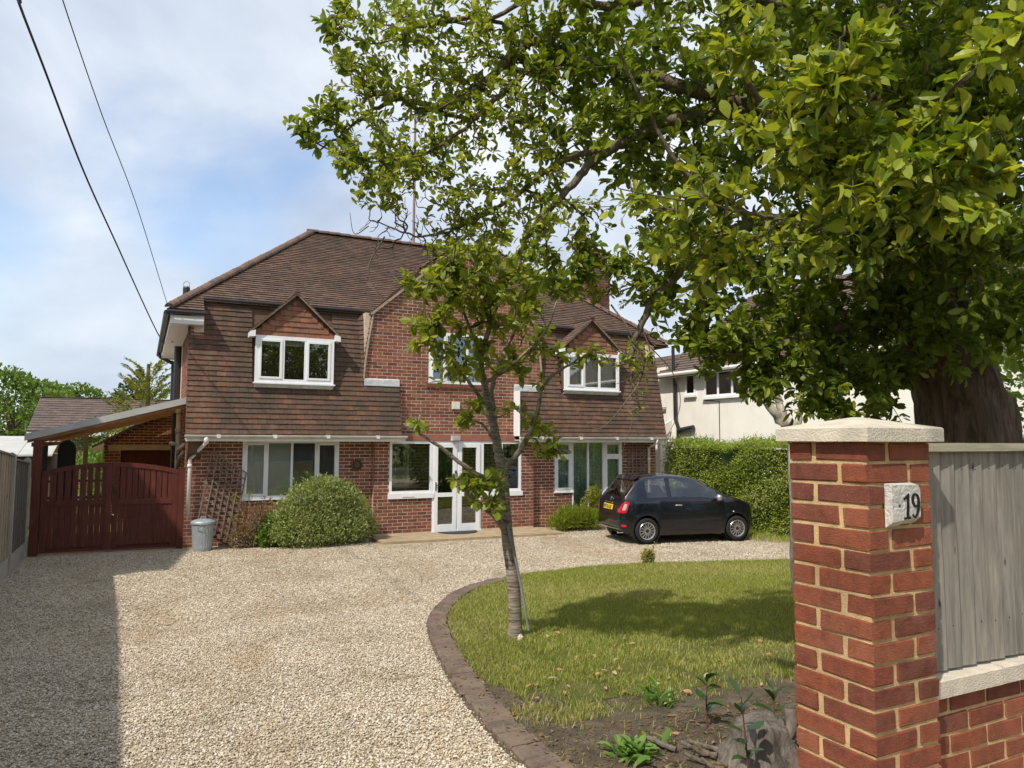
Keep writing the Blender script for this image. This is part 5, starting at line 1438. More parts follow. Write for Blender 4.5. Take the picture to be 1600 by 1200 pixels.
# pantiled bungalow behind the gates
bh, _r = plain_house('bungalow', -3.85, 1.5, 36.0, 43.0, 2.50, 3.90, 'X', 'house_brick', 'far_tile', 'distant bungalow with brown pantiled roof beyond the carport', [], .35)
m = MB(); m.box(-4.2, 1.8, 35.6, 35.63, 2.20, 2.36); m.build('fascia', 'upvc', bh)
sh = empty('shed', (-4.0, 22, 0), 'low shed with light grey sheet roof behind the left fence', 'shed')
m = MB(); m.box(-6.0, -1.95, 21.0, 24.0, 0, 1.70); m.build('wall', 'fence_dark', sh)
m = MB()
for i in range(6): a = -6.1 + i * .7; m.prism([(a, 20.8, 1.68), (a + .69, 20.8, 1.68), (a + .69, 23.0, 2.12), (a, 23.0, 2.12)], (0, .01, .04))
m.build('roof', 'felt', sh)
pw = MB(); pw.tube([(8.82, 26.0, 0), (8.82, 26.0, 16.3)], [.06, .045], 8); pw = pw.build('utility_pole', 'pole_wood', None, label='slim reddish pole rising behind the roof ridge, half hidden by branches', cat='pole')

# overhead cables running to the house from a pole by the road
tp_ = empty('telegraph_pole', (-2.2, -6.6, 0), 'wooden telegraph pole by the road that carries the two overhead cables', 'pole')
m = MB(); m.tube([(-2.2, -6.6, -.1), (-2.2, -6.6, 8.0)], [.14, .10], 10); m.build('post', 'pole_wood', tp_)
m = MB(); m.box(-2.7, -1.7, -6.50, -6.44, 7.6, 7.7); m.build('crossarm', 'pole_wood', tp_)
def cable(pts, r, label):
    Q = smooth_path(pts, 8); m = MB(); m.tube(Q, r, 5); m.build('overhead_cable', 'cable_black', None, label=label, cat='cable')
cable([(-2.24, -6.5, 7.72), (-1.62, 1.0, 6.75), at(8, -70, 6), at(28, 0, 7), at(69, 107, 8.4), at(128, 261, 10.6), at(176, 368, 12.7), at(250, 527, 17.6), (0.55, 18.6, 4.33)], .013, 'thick black cable sagging from upper left to the house eaves')
cable([(-2.10, -6.5, 7.72), (-1.05, 1.0, 7.05), at(75, -85, 6.5), at(98, 0, 7.6), at(160, 181, 9.8), at(213, 320, 12.2), at(261, 474, 15.7)], .0065, 'thin black cable running from the sky to the roof corner')
# ------------------------------------------------------------------ the parked car
CS = 0.905
ch_ = nrm((0.983, -0.186, 0)); cl_ = np.array([-ch_[1], ch_[0], 0]); CO = np.array([9.40, 13.10, 0.0]) - ch_ * (0.60 * CS)
def cw(x, y, z): return CO + CS * (ch_ * x + cl_ * y + np.array([0, 0, z * 1.045]))
car = empty('parked_car', tuple(cw(1.7, 0, 0)), 'small black three-door hatchback parked on the gravel by the hedge', 'car')
ip = np.interp
kx = [0, .015, .04, .08, .13, .20, .30, .40, .50, .70, 1.0, 1.3, 1.7, 2.0, 2.2, 2.4, 2.6, 2.75, 2.9, 3.1, 3.3, 3.42, 3.50, 3.545, 3.57]
kz = [.62, .72, .83, .93, 1.00, 1.10, 1.235, 1.345, 1.405, 1.455, 1.485, 1.488, 1.455, 1.395, 1.31, 1.195, 1.075, 1.0, .965, .925, .86, .79, .70, .62, .52]
f_zt = lambda x: ip(x, kx, kz)
f_hw = lambda x: ip(x, [0, .03, .08, .16, .30, .55, 1.2, 2.5, 2.9, 3.15, 3.35, 3.48, 3.57], [.60, .67, .725, .765, .795, .815, .815, .815, .80, .755, .66, .53, .36])
f_hr = lambda x: ip(x, [0, .05, .13, .3, .5, 1.0, 2.0, 2.3, 2.75, 3.0, 3.3, 3.5, 3.57], [.46, .56, .60, .575, .56, .555, .53, .545, .62, .60, .50, .36, .25])
f_zb = lambda x: ip(x, [0, .05, .25, .5, 3.1, 3.4, 3.57], [.36, .29, .22, .19, .19, .20, .30])
AR = .325; AX = (0.60, 2.90)
def arch(x):
    for c in AX:
        if abs(x - c) < AR: return .285 + math.sqrt(AR * AR - (x - c) ** 2)
    return 0
def section(x):
    zt, hw, hr = f_zt(x), f_hw(x), f_hr(x); zb0 = f_zb(x); belt = min(.945 - .02 * abs(x - 1.6) / 1.6, zt - .045)
    zb = max(zb0, arch(x)); hb = hw - .035; dz = belt - zb
    p = [(0, zb), (hw * .80, zb), (hw * (.955 if zb == zb0 else 1.004), zb + .012), (hw * (.995 if zb == zb0 else 1.006), zb + dz * .30), (hw, zb + dz * .58), (hw * .985, zb + dz * .84), (hb, belt)]
    g = zt - belt
    p += [(hb + (hr - hb) * .10, belt + g * .10), (hb + (hr - hb) * .55, belt + g * .52), (hr + .035, belt + g * .84), (hr * .86, belt + g * .955), (hr * .45, zt - .002), (0, zt)]
    return smooth_path(p, 3)
cxs = sorted(set(list(np.round(np.linspace(0, .2, 12), 3)) + list(np.round(np.linspace(.2, 3.4, 90), 3)) + list(np.round(np.linspace(3.4, 3.57, 10), 3)) + [c + s_ * AR for c in AX for s_ in (-1, 1)] + [c + s_ * (AR + .006) for c in AX for s_ in (-1, 1)] + [c + s_ * (AR - .008) for c in AX for s_ in (-1, 1)]))
secs = [section(x) for x in cxs]; NS = len(secs[0])
def side_y(x, z):
    s_ = section(x); ys = [q[0] for q in s_[6:]]; zs = [q[1] for q in s_[6:]]
    return float(np.interp(z, zs, ys))
groups = {'body': ([], []), 'sg': [], }
def face_kind(x, j):
    if 21.4 < j < 27 and (.62 < x < 1.12): return 'quarter_glass'
    if 21.4 < j < 27 and (1.24 < x < 2.42): return 'door_glass'
    if j >= 29 and .15 < x < .445: return 'rear_glass'
    if j >= 29 and 2.10 < x < 2.70: return 'windscreen'
    return 'body'
VV = [[], []]
for sgn in (1, -1):
    pass
parts_f = {}
verts = []
for i, x in enumerate(cxs):
    for sgn in (1, -1):
        for q in secs[i]: verts.append(cw(x, sgn * q[0], q[1]))
def vid(i, s_, j): return (i * 2 + s_) * NS + j
for i in range(len(cxs) - 1):
    xm = (cxs[i] + cxs[i + 1]) / 2
    for s_ in (0, 1):
        for j in range(NS - 1):
            f = (vid(i, s_, j), vid(i + 1, s_, j), vid(i + 1, s_, j + 1), vid(i, s_, j + 1))
            if s_ == 0: f = f[::-1]
            k = face_kind(xm, j + .5)
            parts_f.setdefault(k if k in ('body', 'rear_glass', 'windscreen') else k + str(s_), []).append(f)
for e in (0, len(cxs) - 1):
    ring = [vid(e, 0, j) for j in range(NS)] + [vid(e, 1, j) for j in range(NS - 2, 0, -1)]
    parts_f['body'].append(ring if e else ring[::-1])
def sub_mesh(faces, name, mat, parent, smooth=True, off=0):
    used = sorted({i for f in faces for i in f}); mp = {u: n for n, u in enumerate(used)}
    me = np_mesh(name, [verts[u] for u in used], [len(f) for f in faces], [mp[i] for f in faces for i in f], [mat], None, [0.0] * len(faces), smooth)
    return link(name, me, parent)
body = sub_mesh(parts_f.pop('body'), 'body', 'car_paint', car)
for k, fs in parts_f.items(): sub_mesh(fs, {'r': 'rear_window', 'w': 'windscreen', 'q': 'side_window', 'd': 'door_window'}[k[0]], 'car_glass', car)
cb_ = lambda mb, x0, x1, y0, y1, z0, z1: mb.obox(cw((x0 + x1) / 2, (y0 + y1) / 2, (z0 + z1) / 2), ch_, cl_, (0, 0, 1), CS * (x1 - x0) / 2, CS * (y1 - y0) / 2, CS * (z1 - z0) / 2)
m = MB(); cb_(m, .25, 3.3, -.56, .56, .17, .50); cb_(m, .2, 1.0, -.70, .70, .66, .70); m.build('floor', 'car_trim', car)
for y in (-.36, .36):
    m = MB()
    for (x, z0, z1, w) in ((1.42, .5, .98, .24), (1.40, 1.0, 1.2, .13)): m.prism([cw(x, y - w, z0), cw(x + .16, y - w, z0), cw(x + .02, y - w, z1), cw(x - .12, y - w, z1)], CS * cl_ * 2 * w)
    m.build('seat', 'seat_cloth', car)
m = MB(); cb_(m, .75, .9, -.6, .6, .5, .95); m.build('seat', 'seat_cloth', car)
m = MB(); cb_(m, 2.35, 2.8, -.66, .66, .75, .92); m.build('dashboard', 'car_trim', car)
m = MB(); a_ = [cw(2.18 + .06 * math.sin(a), -.36 + .17 * math.cos(a), .92 + .16 * math.sin(a)) for a in np.linspace(0, 2 * PI, 17)]; m.tube(a_, .012, 5); m.build('steering_wheel', 'car_trim', car)
# wheels
for ax in AX:
    for sg in (-1, 1):
        c = cw(ax, sg * .735, .285); out = cl_ * sg
        w = link('wheel', MB().lathe(c, out, [(.05 * CS, -.02), (.05 * CS, -.06), (.02, -.06)], 10).mesh('wheel', 'car_trim'), car)
        R_ = .287 * CS
        m = MB(); m.lathe(c, out, [(R_ * .67, -.09), (R_ * .92, -.092), (R_ * .99, -.07), (R_, -.03), (R_, .03), (R_ * .985, .055), (R_ * .92, .073), (R_ * .78, .078), (R_ * .68, .068), (R_ * .66, .03)], 36); m.build('tyre', 'rubber', w, smooth=True)
        m = MB(); r0 = R_ * .67
        m.lathe(c, out, [(r0 + .003, .066), (r0 - .002, .071), (r0 - .014, .064), (r0 - .018, .02), (r0 - .02, -.05)], 36)
        MB().lathe(c, out, [(.036, .02), (.036, .064), (.024, .069), (0, .069)], 16).build('hub_cap', 'car_trim', w)
        u_ = ch_; v_ = np.array([0, 0, 1.0])
        for k in range(14):
            a = 2 * PI * k / 14; d = u_ * math.cos(a) + v_ * math.sin(a); t_ = -u_ * math.sin(a) + v_ * math.cos(a)
            p0 = c + d * .034 + out * .056; p1 = c + d * (r0 - .008) + out * .052
            m.obox((p0 + p1) / 2, d, t_, out, np.linalg.norm(p1 - p0) / 2, .0085, .006)
        m.build('rim', 'alloy', w)
        m = MB(); m.lathe(c, out, [(r0 - .016, .0), (0, .0)], 24); m.build('brake_disc', 'car_trim', w)
        m = MB(); m.lathe(c, out, [(AR * CS * .985, -.16), (AR * CS * .985, .045), (AR * CS * 1.0, .05)], 30); m.build('arch_liner', 'car_trim', w)
# lamps
def patch(x0, x1, z0, z1, lean, sg, mat, name, off=.006, n=7, par=car):
    V = []; F = []
    for j in range(n + 1):
        for i in range(n + 1):
            u_, v_ = i / n * 2 - 1, j / n * 2 - 1
            k = 1.0 - .12 * (u_ * v_) ** 2                # soft corners
            x = (x0 + x1) / 2 + (x1 - x0) / 2 * u_ * k + lean * v_; z = (z0 + z1) / 2 + (z1 - z0) / 2 * v_ * k
            x = max(.004, x); V.append(cw(x - off * .8, sg * (side_y(x, min(z, f_zt(x) - .02)) + off), z))
    for j in range(n):
        for i in range(n): b = j * (n + 1) + i; F.append((b, b + 1, b + n + 2, b + n + 1))
    link(name, np_mesh(name, V, [4] * len(F), [i for f in F for i in f], [mat], None, [0.0] * len(F), True), par)
for sg in (-1, 1):
    patch(.035, .165, .665, .915, .045, sg, 'lamp_red', 'tail_lamp', .010)
    patch(.068, .130, .725, .865, .022, sg, 'lamp_clear', 'tail_lamp', .014)
    patch(.03, .12, .375, .425, 0, sg, 'lamp_red', 'reflector', .006)
    m = MB(); m.lathe(cw(3.385, sg * .53, .66), ch_ * .8 + cl_ * sg * .5, [(.085, -.06), (.08, .0), (.05, .015), (0, .02)], 16); m.build('headlight', 'lamp_clear', car, smooth=True)
    m = MB(); c = cw(2.40, sg * .885, .975)
    for k in range(7): pass
    m.lathe(c - ch_ * .06, ch_, [(0, -.01), (.055, .0), (.068, .03), (.06, .08), (.03, .115), (0, .12)], 14); m.beam(cw(2.43, sg * .76, .93), c, .03, .03); m.build('mirror', 'alloy' if sg < 0 else 'car_paint', car, smooth=True)
    # shut lines of the door
    for pts in ([(1.175, .93), (1.17, .75), (1.18, .55), (1.22, .40), (1.32, .32), (1.5, .295), (2.3, .285)], [(2.47, .94), (2.50, .7), (2.46, .42), (2.36, .29)], [(.55, .955), (1.0, .95), (2.45, .94), (2.75, .92), (3.1, .865)]):
        pp = smooth_path([np.array(p) for p in pts], 4); m = MB(); m.tube([cw(p[0], sg * (side_y(p[0], p[1]) + .0005), p[1]) for p in pp], .0035, 4); m.build('shut_line', 'ink', car)
    m = MB(); m.tube([cw(1.30, sg * (side_y(1.3, .82) + .02), .82), cw(1.36, sg * (side_y(1.36, .825) + .032), .826), cw(1.44, sg * (side_y(1.44, .825) + .03), .824), cw(1.49, sg * (side_y(1.5, .82) + .015), .82)], .013, 6); m.build('door_handle', 'chrome', car, smooth=True)
    m = MB(); m.lathe(cw(2.80, sg * (side_y(2.8, .66) + .0), .66), cl_ * sg, [(.016, 0), (.012, .008), (0, .009)], 8); m.build('side_repeater', 'upvc', car)
m = MB(); y_ = side_y(.46, .80); m.lathe(cw(.46, -(y_ - .002), .80), -cl_, [(.066, 0), (.066, .005), (.061, .005), (.061, .0035), (0, .0035)], 20); m.build('fuel_flap', 'car_paint', car)
# tailgate: plate, grab bar, badge, bumper mouldings
m = MB(); m.prism([cw(-.012, -.262, .715), cw(-.012, .262, .715), cw(.016, .262, .825), cw(.016, -.262, .825)], -ch_ * .012); pl_ = m.build('number_plate', 'plate_yellow', car)
m = MB(); m.prism([cw(-.015, .215, .720), cw(-.015, .258, .720), cw(.011, .258, .820), cw(.011, .215, .820)], -ch_ * .0125); m.build('plate_band', 'plate_blue', pl_)
pu = -cl_; pvv = nrm(cw(.016, 0, .825) - cw(-.012, 0, .715)); pn = np.cross(pu, pvv)
GL = {'H': [((0, 0), (0, 7)), ((4, 0), (4, 7)), ((0, 3.5), (4, 3.5))], 'F': [((0, 0), (0, 7)), ((0, 7), (4, 7)), ((0, 3.6), (3.2, 3.6))], '1': [((2, 0), (2, 7)), ((2, 7), (.8, 5.6))],
      '6': [((0, 0), (0, 7)), ((0, 7), (4, 7)), ((0, 0), (4, 0)), ((4, 0), (4, 3.6)), ((0, 3.6), (4, 3.6))], 'K': [((0, 0), (0, 7)), ((0, 3.3), (4, 7)), ((1.4, 4.4), (4, 0))], 'J': [((4, 7), (4, 0)), ((4, 0), (0, 0)), ((0, 0), (0, 2))],
      'E': [((0, 0), (0, 7)), ((0, 7), (4, 7)), ((0, 3.5), (3.2, 3.5)), ((0, 0), (4, 0))]}
m = MB(); x = -.19
for ch in 'HF16 KJE':
    if ch == ' ': x += .028; continue
    for i, (a, b) in enumerate(GL[ch]):
        f_ = lambda p: cw(.002, 0, .77) - ch_ * (.0155 + .0003 * i) * 1.0 + CS * (pu * (x + p[0] * .0095) + pvv * ((p[1] - 3.5) * .0105))
        A_, B_ = f_(a), f_(b); m.obox((A_ + B_) / 2, B_ - A_, np.cross(B_ - A_, pn), pn, np.linalg.norm(B_ - A_) / 2 + .005, .0058, .001)
    x += .056
m.build('plate_letters', 'ink', pl_)
m = MB(); m.tube([cw(.028, -.24, .862), cw(.022, -.1, .872), cw(.022, .1, .872), cw(.028, .24, .862)], .011, 6); m.build('grab_bar', 'chrome', car)
m = MB(); m.lathe(cw(.075, 0, .945), -ch_ + np.array([0, 0, .5]), [(.042, 0), (.04, .012), (0, .014)], 18); m.build('badge', 'chrome', car)
m = MB(); m.tube([cw(.05, -.70, .585), cw(.01, -.60, .60), cw(-.012, 0, .60), cw(.01, .60, .60), cw(.05, .70, .585)], .007, 5); m.tube([cw(.10, -.73, .34), cw(.02, -.6, .335), cw(.0, 0, .335), cw(.02, .6, .335), cw(.10, .73, .34)], .009, 5); m.build('bumper_line', 'ink', car)
m = MB(); m.prism([cw(.40, -.52, 1.352), cw(.40, .52, 1.352), cw(.56, .54, 1.432), cw(.56, -.54, 1.432)], (0, 0, .018)); m.build('spoiler', 'car_paint', car)
m = MB(); m.tube([cw(.55, 0, 1.41), cw(.36, 0, 1.56)], .004, 5); m.build('aerial', 'ink', car)
m = MB(); m.tube([cw(.17, -.42, .235), cw(.04, -.42, .235)], .025, 8); m.build('exhaust', 'chrome', car)

# ------------------------------------------------------------------ trees
def tubes_of(limbs, name, mat, parent, sides=10, wob=.0):
    for pts, r0, r1 in limbs:
        Q = smooth_path(pts, 7); n = len(Q); m = MB()
        Q = [q + RNG.normal(size=3) * wob * (0 < i < n - 1) for i, q in enumerate(Q)]
        m.tube(Q, [r0 + (r1 - r0) * i / (n - 1) for i in range(n)], sides); m.build(name, mat, parent, smooth=True)
def twigs_of(chains, mat, parent, name='twigs', sides=4):
    m = MB()
    for pts, rr, _ in chains: m.tube(smooth_path(pts, 2), list(np.interp(np.linspace(0, len(rr) - 1, (len(pts) - 1) * 2 + 1), range(len(rr)), rr)), sides, False)
    o = m.build(name, mat, parent, smooth=True, kind='stuff'); return o
def twig_leaves(chains, n, L, W, reach=.3, spread=1.0, up=.35, skip=None):
    P = []; D = []; Nn = []; K = []
    for pts, rr, ti in chains:
        k = n if skip is None else int(round(n * skip[ti]))
        if k <= 0: continue
        a, b = np.asarray(pts[-2]), np.asarray(pts[-1]); d = nrm(b - a); ln = max(np.linalg.norm(b - a), .08)
        k = max(1, int(k * RNG.uniform(.6, 1.4)))
        for j in range(k):
            s_ = RNG.random() ** .7 * min(reach, ln * 1.6); az = j * 2.4 + RNG.uniform(-.5, .5)
            u = nrm(np.cross(d, (0.3, .2, 1))); w = np.cross(d, u)
            rd = u * math.cos(az) + w * math.sin(az)
            P.append(b - d * s_ + rd * .008); D.append(d * RNG.uniform(.2, .9) + rd * spread * RNG.uniform(.5, 1.1) + np.array([0, 0, up * RNG.uniform(-.3, 1.0)])); Nn.append(RNG.normal(size=3) * .55 + np.array([-.10, -.08, 1.0]) + d * .2); K.append(ti)
    l = L * RNG.uniform(.5, 1.25, len(P))
    return leaf_frames(P, D, l, l * (W / L) * RNG.uniform(.75, 1.15, len(P)), Nn), np.array(K)
def blob_points(blobs):
    T = []; G = []
    for (px, py, d, r, n, dens) in blobs:
        c = at(px, py, d)
        q = rand_dirs(n) * (RNG.random((n, 1)) ** (1 / 2.4)) * np.array([r, r, r * .85])
        T.append(c + q); G += [dens] * n
    return np.concatenate(T), np.array(G)

# --- the big broadleaf tree behind the roadside fence
A = at
big = empty('broadleaf_tree', tuple(A(1516, 700, 6) * np.array([1, 1, 0]) + np.array([0, 0, gz(3.6)])), 'huge broadleaf tree behind the roadside fence, its leafy boughs arching over the drive', 'tree')
tb = A(1516, 700, 6); tb[2] = gz(3.6) - .1
trunk_pts = [tb, A(1516, 690, 6), A(1498, 600, 6), A(1465, 500, 5.95), A(1430, 400, 5.85), A(1400, 250, 5.7), A(1390, 100, 5.6), A(1380, -80, 5.5)]
Q = smooth_path(trunk_pts, 9); n = len(Q); m = MB(); V = []; F = []; ns = 28
for i, q in enumerate(Q):
    s_ = i / (n - 1); r = .33 * (1 - s_) ** .8 + .06 + (.04 * max(0, 1 - i / 7))
    for k in range(ns):
        a = 2 * PI * k / ns; rr = r * (1 + .09 * math.sin(3 * a + 1.0) + .06 * math.sin(7 * a + .4 * i) + .03 * math.sin(13 * a))
        V.append(q + np.array([math.cos(a), math.sin(a), 0]) * rr)
F = [(i * ns + k, i * ns + (k + 1) % ns, (i + 1) * ns + (k + 1) % ns, (i + 1) * ns + k) for i in range(n - 1) for k in range(ns)]
m.add(V, F); m.build('trunk', 'bark_big', big, smooth=True)
limbs = [
    ([A(1400, 250, 5.7), A(1300, 205, 5.65), A(1200, 175, 5.6), A(1080, 140, 5.5), A(980, 110, 5.5), A(895, 95, 5.5), A(830, 66, 5.5), A(770, 118, 5.5), A(700, 166, 5.5), A(620, 156, 5.5), A(560, 190, 5.5), A(500, 235, 5.5)], .075, .006),
    ([A(895, 95, 5.5), A(830, 108, 5.45), A(780, 150, 5.4), A(720, 205, 5.35), A(650, 245, 5.3), A(570, 255, 5.3)], .032, .005),
    ([A(1180, 172, 5.55), A(1050, 190, 5.45), A(950, 235, 5.4), A(900, 280, 5.35), A(850, 340, 5.3), A(815, 385, 5.3), A(812, 430, 5.3)], .050, .008),
    ([A(950, 235, 5.4), A(880, 250, 5.4), A(800, 310, 5.4), A(730, 350, 5.4), A(660, 370, 5.4), A(580, 345, 5.4)], .026, .004),
    ([A(1425, 380, 5.85), A(1300, 350, 5.7), A(1180, 350, 5.55), A(1100, 390, 5.45), A(1045, 440, 5.4), A(1010, 490, 5.4), A(985, 560, 5.4), A(1000, 640, 5.4)], .075, .007),
    ([A(1400, 300, 5.75), A(1250, 230, 5.0), A(1180, 150, 4.3), A(1150, 60, 3.9), A(1120, -20, 3.7)], .035, .005),
    ([A(1410, 320, 5.8), A(1330, 270, 4.4), A(1290, 230, 3.6), A(1305, 120, 3.3), A(1320, 40, 3.2)], .030, .004),
    ([A(1425, 380, 5.8), A(1480, 330, 4.4), A(1500, 290, 3.4), A(1590, 235, 2.9)], .026, .004),
    ([A(1400, 200, 5.7), A(1470, 150, 4.2), A(1520, 120, 3.2), A(1600, 60, 2.7)], .026, .004),
    ([A(1470, 510, 5.95), A(1380, 500, 5.6), A(1280, 520, 5.5), A(1180, 545, 5.4), A(1100, 560, 5.4)], .06, .008),
    ([A(1500, 600, 6.0), A(1440, 560, 5.9), A(1400, 580, 5.7), A(1330, 590, 5.5)], .06, .010),
    ([A(1480, 540, 5.95), A(1560, 470, 5.5), A(1620, 420, 5.2)], .07, .02),
    ([A(1395, 100, 5.6), A(1250, 20, 5.5), A(1100, -20, 5.4), A(950, 10, 5.4), A(850, -10, 5.4), A(760, 30, 5.4), A(640, 40, 5.4)], .06, .005),
    ([A(1390, 100, 5.6), A(1500, 20, 5.3), A(1600, -30, 5.0)], .08, .02),
    ([A(1410, 330, 5.8), A(1330, 360, 4.8), A(1260, 350, 4.0), A(1190, 340, 3.6), A(1120, 320, 3.5)], .028, .004),
    ([A(1180, 350, 5.55), A(1120, 300, 5.3), A(1060, 260, 5.2), A(1000, 150, 5.1), A(960, 60, 5.0)], .03, .006),
]
tubes_of(limbs[:14] + limbs[14:], 'limb', 'bark_twig', big, 8, .006)
blobs = [
    # dense heart round the trunk, far side
    (1500, 250, 6.4, 1.7, 380, 1), (1300, 120, 6.2, 1.5, 330, 1), (1560, 430, 6.2, 1.2, 200, 1), (1380, 420, 6.2, 1.1, 230, 1), (1220, 330, 6.1, 1.1, 210, 1), (1120, 100, 6.0, 1.3, 230, 1), (1560, 30, 5.8, 1.5, 220, 1), (1180, 470, 5.8, .75, 130, 1), (1330, 520, 5.8, .65, 120, 1), (1450, 470, 5.4, .5, 80, 1),
    # this side of the trunk
    (1420, 60, 4.8, .75, 130, 1), (1540, 130, 4.6, .6, 110, 1), (1430, 210, 4.9, .6, 110, 1), (1530, 260, 4.8, .5, 90, 1), (1390, 330, 5.0, .5, 90, 1), (1480, 390, 4.9, .42, 70, 1), (1570, 360, 4.6, .36, 50, 1), (1300, 400, 5.0, .42, 60, 1), (1580, 480, 4.7, .28, 30, 1), (1578, 530, 4.8, .18, 14, 1), (1250, 60, 5.0, .6, 80, 1),
    # lower skirt
    (1125, 530, 5.5, .34, 50, 1), (1220, 570, 5.5, .42, 75, 1), (1310, 600, 5.5, .38, 60, 1), (1280, 640, 5.4, .24, 26, 1), (1060, 490, 5.5, .30, 28, .8), (1190, 605, 5.4, .15, 12, 1), (1400, 600, 5.7, .3, 26, .9), (1520, 540, 5.3, .3, 24, .8), (1370, 660, 5.8, .22, 14, .8),
    # middle, thinner towards the left
    (1020, 60, 5.6, .9, 140, .95), (1060, 300, 5.6, .6, 80, .92), (1000, 200, 5.5, .55, 70, .9), (930, 150, 5.5, .55, 80, .85), (1040, 400, 5.5, .4, 46, .9), (960, 440, 5.4, .3, 30, .6), (900, 60, 5.5, .6, 90, .85), (985, 330, 5.5, .25, 16, .5),
    # the long arm to the left: fine twigs, loose leaves
    (830, 200, 5.45, .52, 100, .62), (740, 130, 5.5, .58, 115, .62), (640, 90, 5.5, .5, 92, .62), (560, 60, 5.5, .30, 34, .6), (640, 190, 5.4, .45, 85, .6), (560, 150, 5.4, .30, 40, .5), (510, 185, 5.45, .20, 15, .9), (470, 200, 5.45, .09, 7, .95), (485, 225, 5.45, .06, 3, .95), (570, 250, 5.35, .26, 34, .62), (660, 270, 5.3, .40, 66, .6), (590, 305, 5.35, .18, 20, .6), (740, 300, 5.35, .42, 62, .55), (820, 290, 5.35, .38, 54, .5), (880, 350, 5.35, .34, 44, .55), (820, 400, 5.3, .28, 34, .55), (760, 60, 5.4, .5, 70, .62), (850, 20, 5.4, .5, 60, .6), (780, 360, 5.4, .25, 26, .5), (890, 440, 5.35, .22, 22, .85), (935, 415, 5.35, .20, 20, .9), (640, 20, 5.4, .35, 40, .55),
    (525, 10, 5.5, .13, 8, .8), (505, 48, 5.5, .07, 5, .8), (535, 100, 5.5, .10, 5, .7), (530, 250, 5.4, .10, 5, .8),
    # bare twigs over the roof and by the right dormer
    (660, 345, 5.4, .32, 70, 0.03), (610, 365, 5.45, .25, 44, 0.0), (720, 370, 5.4, .3, 50, .08), (960, 560, 5.35, .22, 20, .12), (985, 620, 5.35, .16, 12, .05), (1010, 560, 5.4, .2, 12, .35), (700, 430, 5.4, .2, 12, 0),
    # near sprigs catching the sun
    (1350, 60, 3.0, .12, 8, 1), (1270, 130, 3.1, .13, 9, 1), (1250, 220, 3.2, .12, 8, 1), (1420, 260, 2.9, .11, 8, 1), (1500, 215, 2.8, .09, 6, 1), (1330, 300, 3.2, .13, 8, 1), (1500, 330, 2.9, .12, 8, 1), (1160, 180, 3.6, .15, 8, .9), (1060, 340, 3.9, .18, 9, .8), (1400, 330, 3.1, .12, 7, 1), (1130, 420, 3.8, .16, 8, .8), (1280, 380, 3.4, .14, 8, .8),
    (1320, 110, 3.3, .18, 15, 1), (1310, 200, 3.4, .22, 17, 1), (1180, 60, 3.7, .24, 14, .9), (1150, 110, 3.7, .14, 6, 1), (1220, 250, 3.6, .24, 16, .7), (1400, 215, 3.1, .13, 9, 1), (1480, 190, 3.0, .14, 9, 1), (1290, 285, 3.5, .22, 16, .7), (1440, 300, 3.1, .16, 11, 1), (1480, 335, 3.1, .16, 10, 1), (1560, 260, 2.85, .10, 6, 1), (1545, 75, 2.75, .14, 8, 1), (1590, 40, 2.7, .08, 4, 1), (1100, 300, 3.6, .20, 12, .7), (1200, 370, 3.6, .20, 14, .6), (1360, 250, 3.3, .18, 11, .8), (1000, 330, 4.2, .25, 14, .7), (1090, 410, 4.0, .26, 16, .7), (1240, 150, 3.6, .18, 10, .8),
]
T, dens = blob_points(blobs)
for (c, r, n) in (((3.0, 2.2, 6.2), 1.15, 150), ((4.1, 2.7, 6.3), 1.05, 110), ((4.9, 2.6, 6.6), 1.3, 130), ((5.6, 3.6, 7.0), 1.6, 170), ((6.6, 2.2, 6.0), 1.4, 110)):  # unseen leaf masses added above the frame to shade the inner crown
    T = np.concatenate([T, np.array(c) + rand_dirs(n) * (RNG.random((n, 1)) ** .42) * r]); dens = np.concatenate([dens, np.ones(n)])
chains = grow(limbs, T, seg=.11, kink=.25, r_tip=.0022)
# contorted bare shoots
shoots = []
for (pts, r) in (([A(950, 470, 5.4), A(985, 520, 5.35), A(1003, 575, 5.35), A(975, 640, 5.3), A(940, 672, 5.3), A(905, 655, 5.3), A(898, 630, 5.3)], .007), ([A(1000, 500, 5.4), A(1012, 560, 5.4), A(990, 600, 5.4), A(998, 650, 5.4), A(975, 700, 5.4)], .006), ([A(600, 370, 5.4), A(575, 420, 5.4), A(600, 470, 5.4), A(650, 470, 5.4)], .006), ([A(720, 350, 5.4), A(700, 400, 5.4), A(660, 430, 5.4), A(600, 425, 5.4)], .006), ([A(580, 345, 5.4), A(550, 362, 5.4), A(545, 335, 5.4)], .005), ([A(1120, 320, 3.6), A(1060, 325, 3.6), A(990, 300, 3.6), A(955, 285, 3.6)], .006), ([A(1010, 540, 5.4), A(1050, 580, 5.4), A(1060, 640, 5.4), A(1040, 680, 5.4)], .005)):
    q = smooth_path([p + RNG.normal(size=3) * .02 for p in pts], 6); shoots.append((q, list(np.linspace(r, .002, len(q))), 0))
for q, r, _ in shoots: MB().tube(q, r, 5).build('bare_shoot', 'bark_twig', big, smooth=True)
twigs_of(chains, 'bark_twig', big)
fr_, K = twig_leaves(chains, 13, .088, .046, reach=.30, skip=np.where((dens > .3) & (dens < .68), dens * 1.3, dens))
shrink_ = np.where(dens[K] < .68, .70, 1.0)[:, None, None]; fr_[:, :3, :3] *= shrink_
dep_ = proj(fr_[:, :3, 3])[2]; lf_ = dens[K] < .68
rv_ = np.where(dep_ < 4.25, RNG.uniform(.45, .98, len(fr_)), np.where(lf_, RNG.uniform(.25, .95, len(fr_)), RNG.uniform(0, .62, len(fr_))))  # sun on near sprigs and shade inside the crown, painted by camera depth
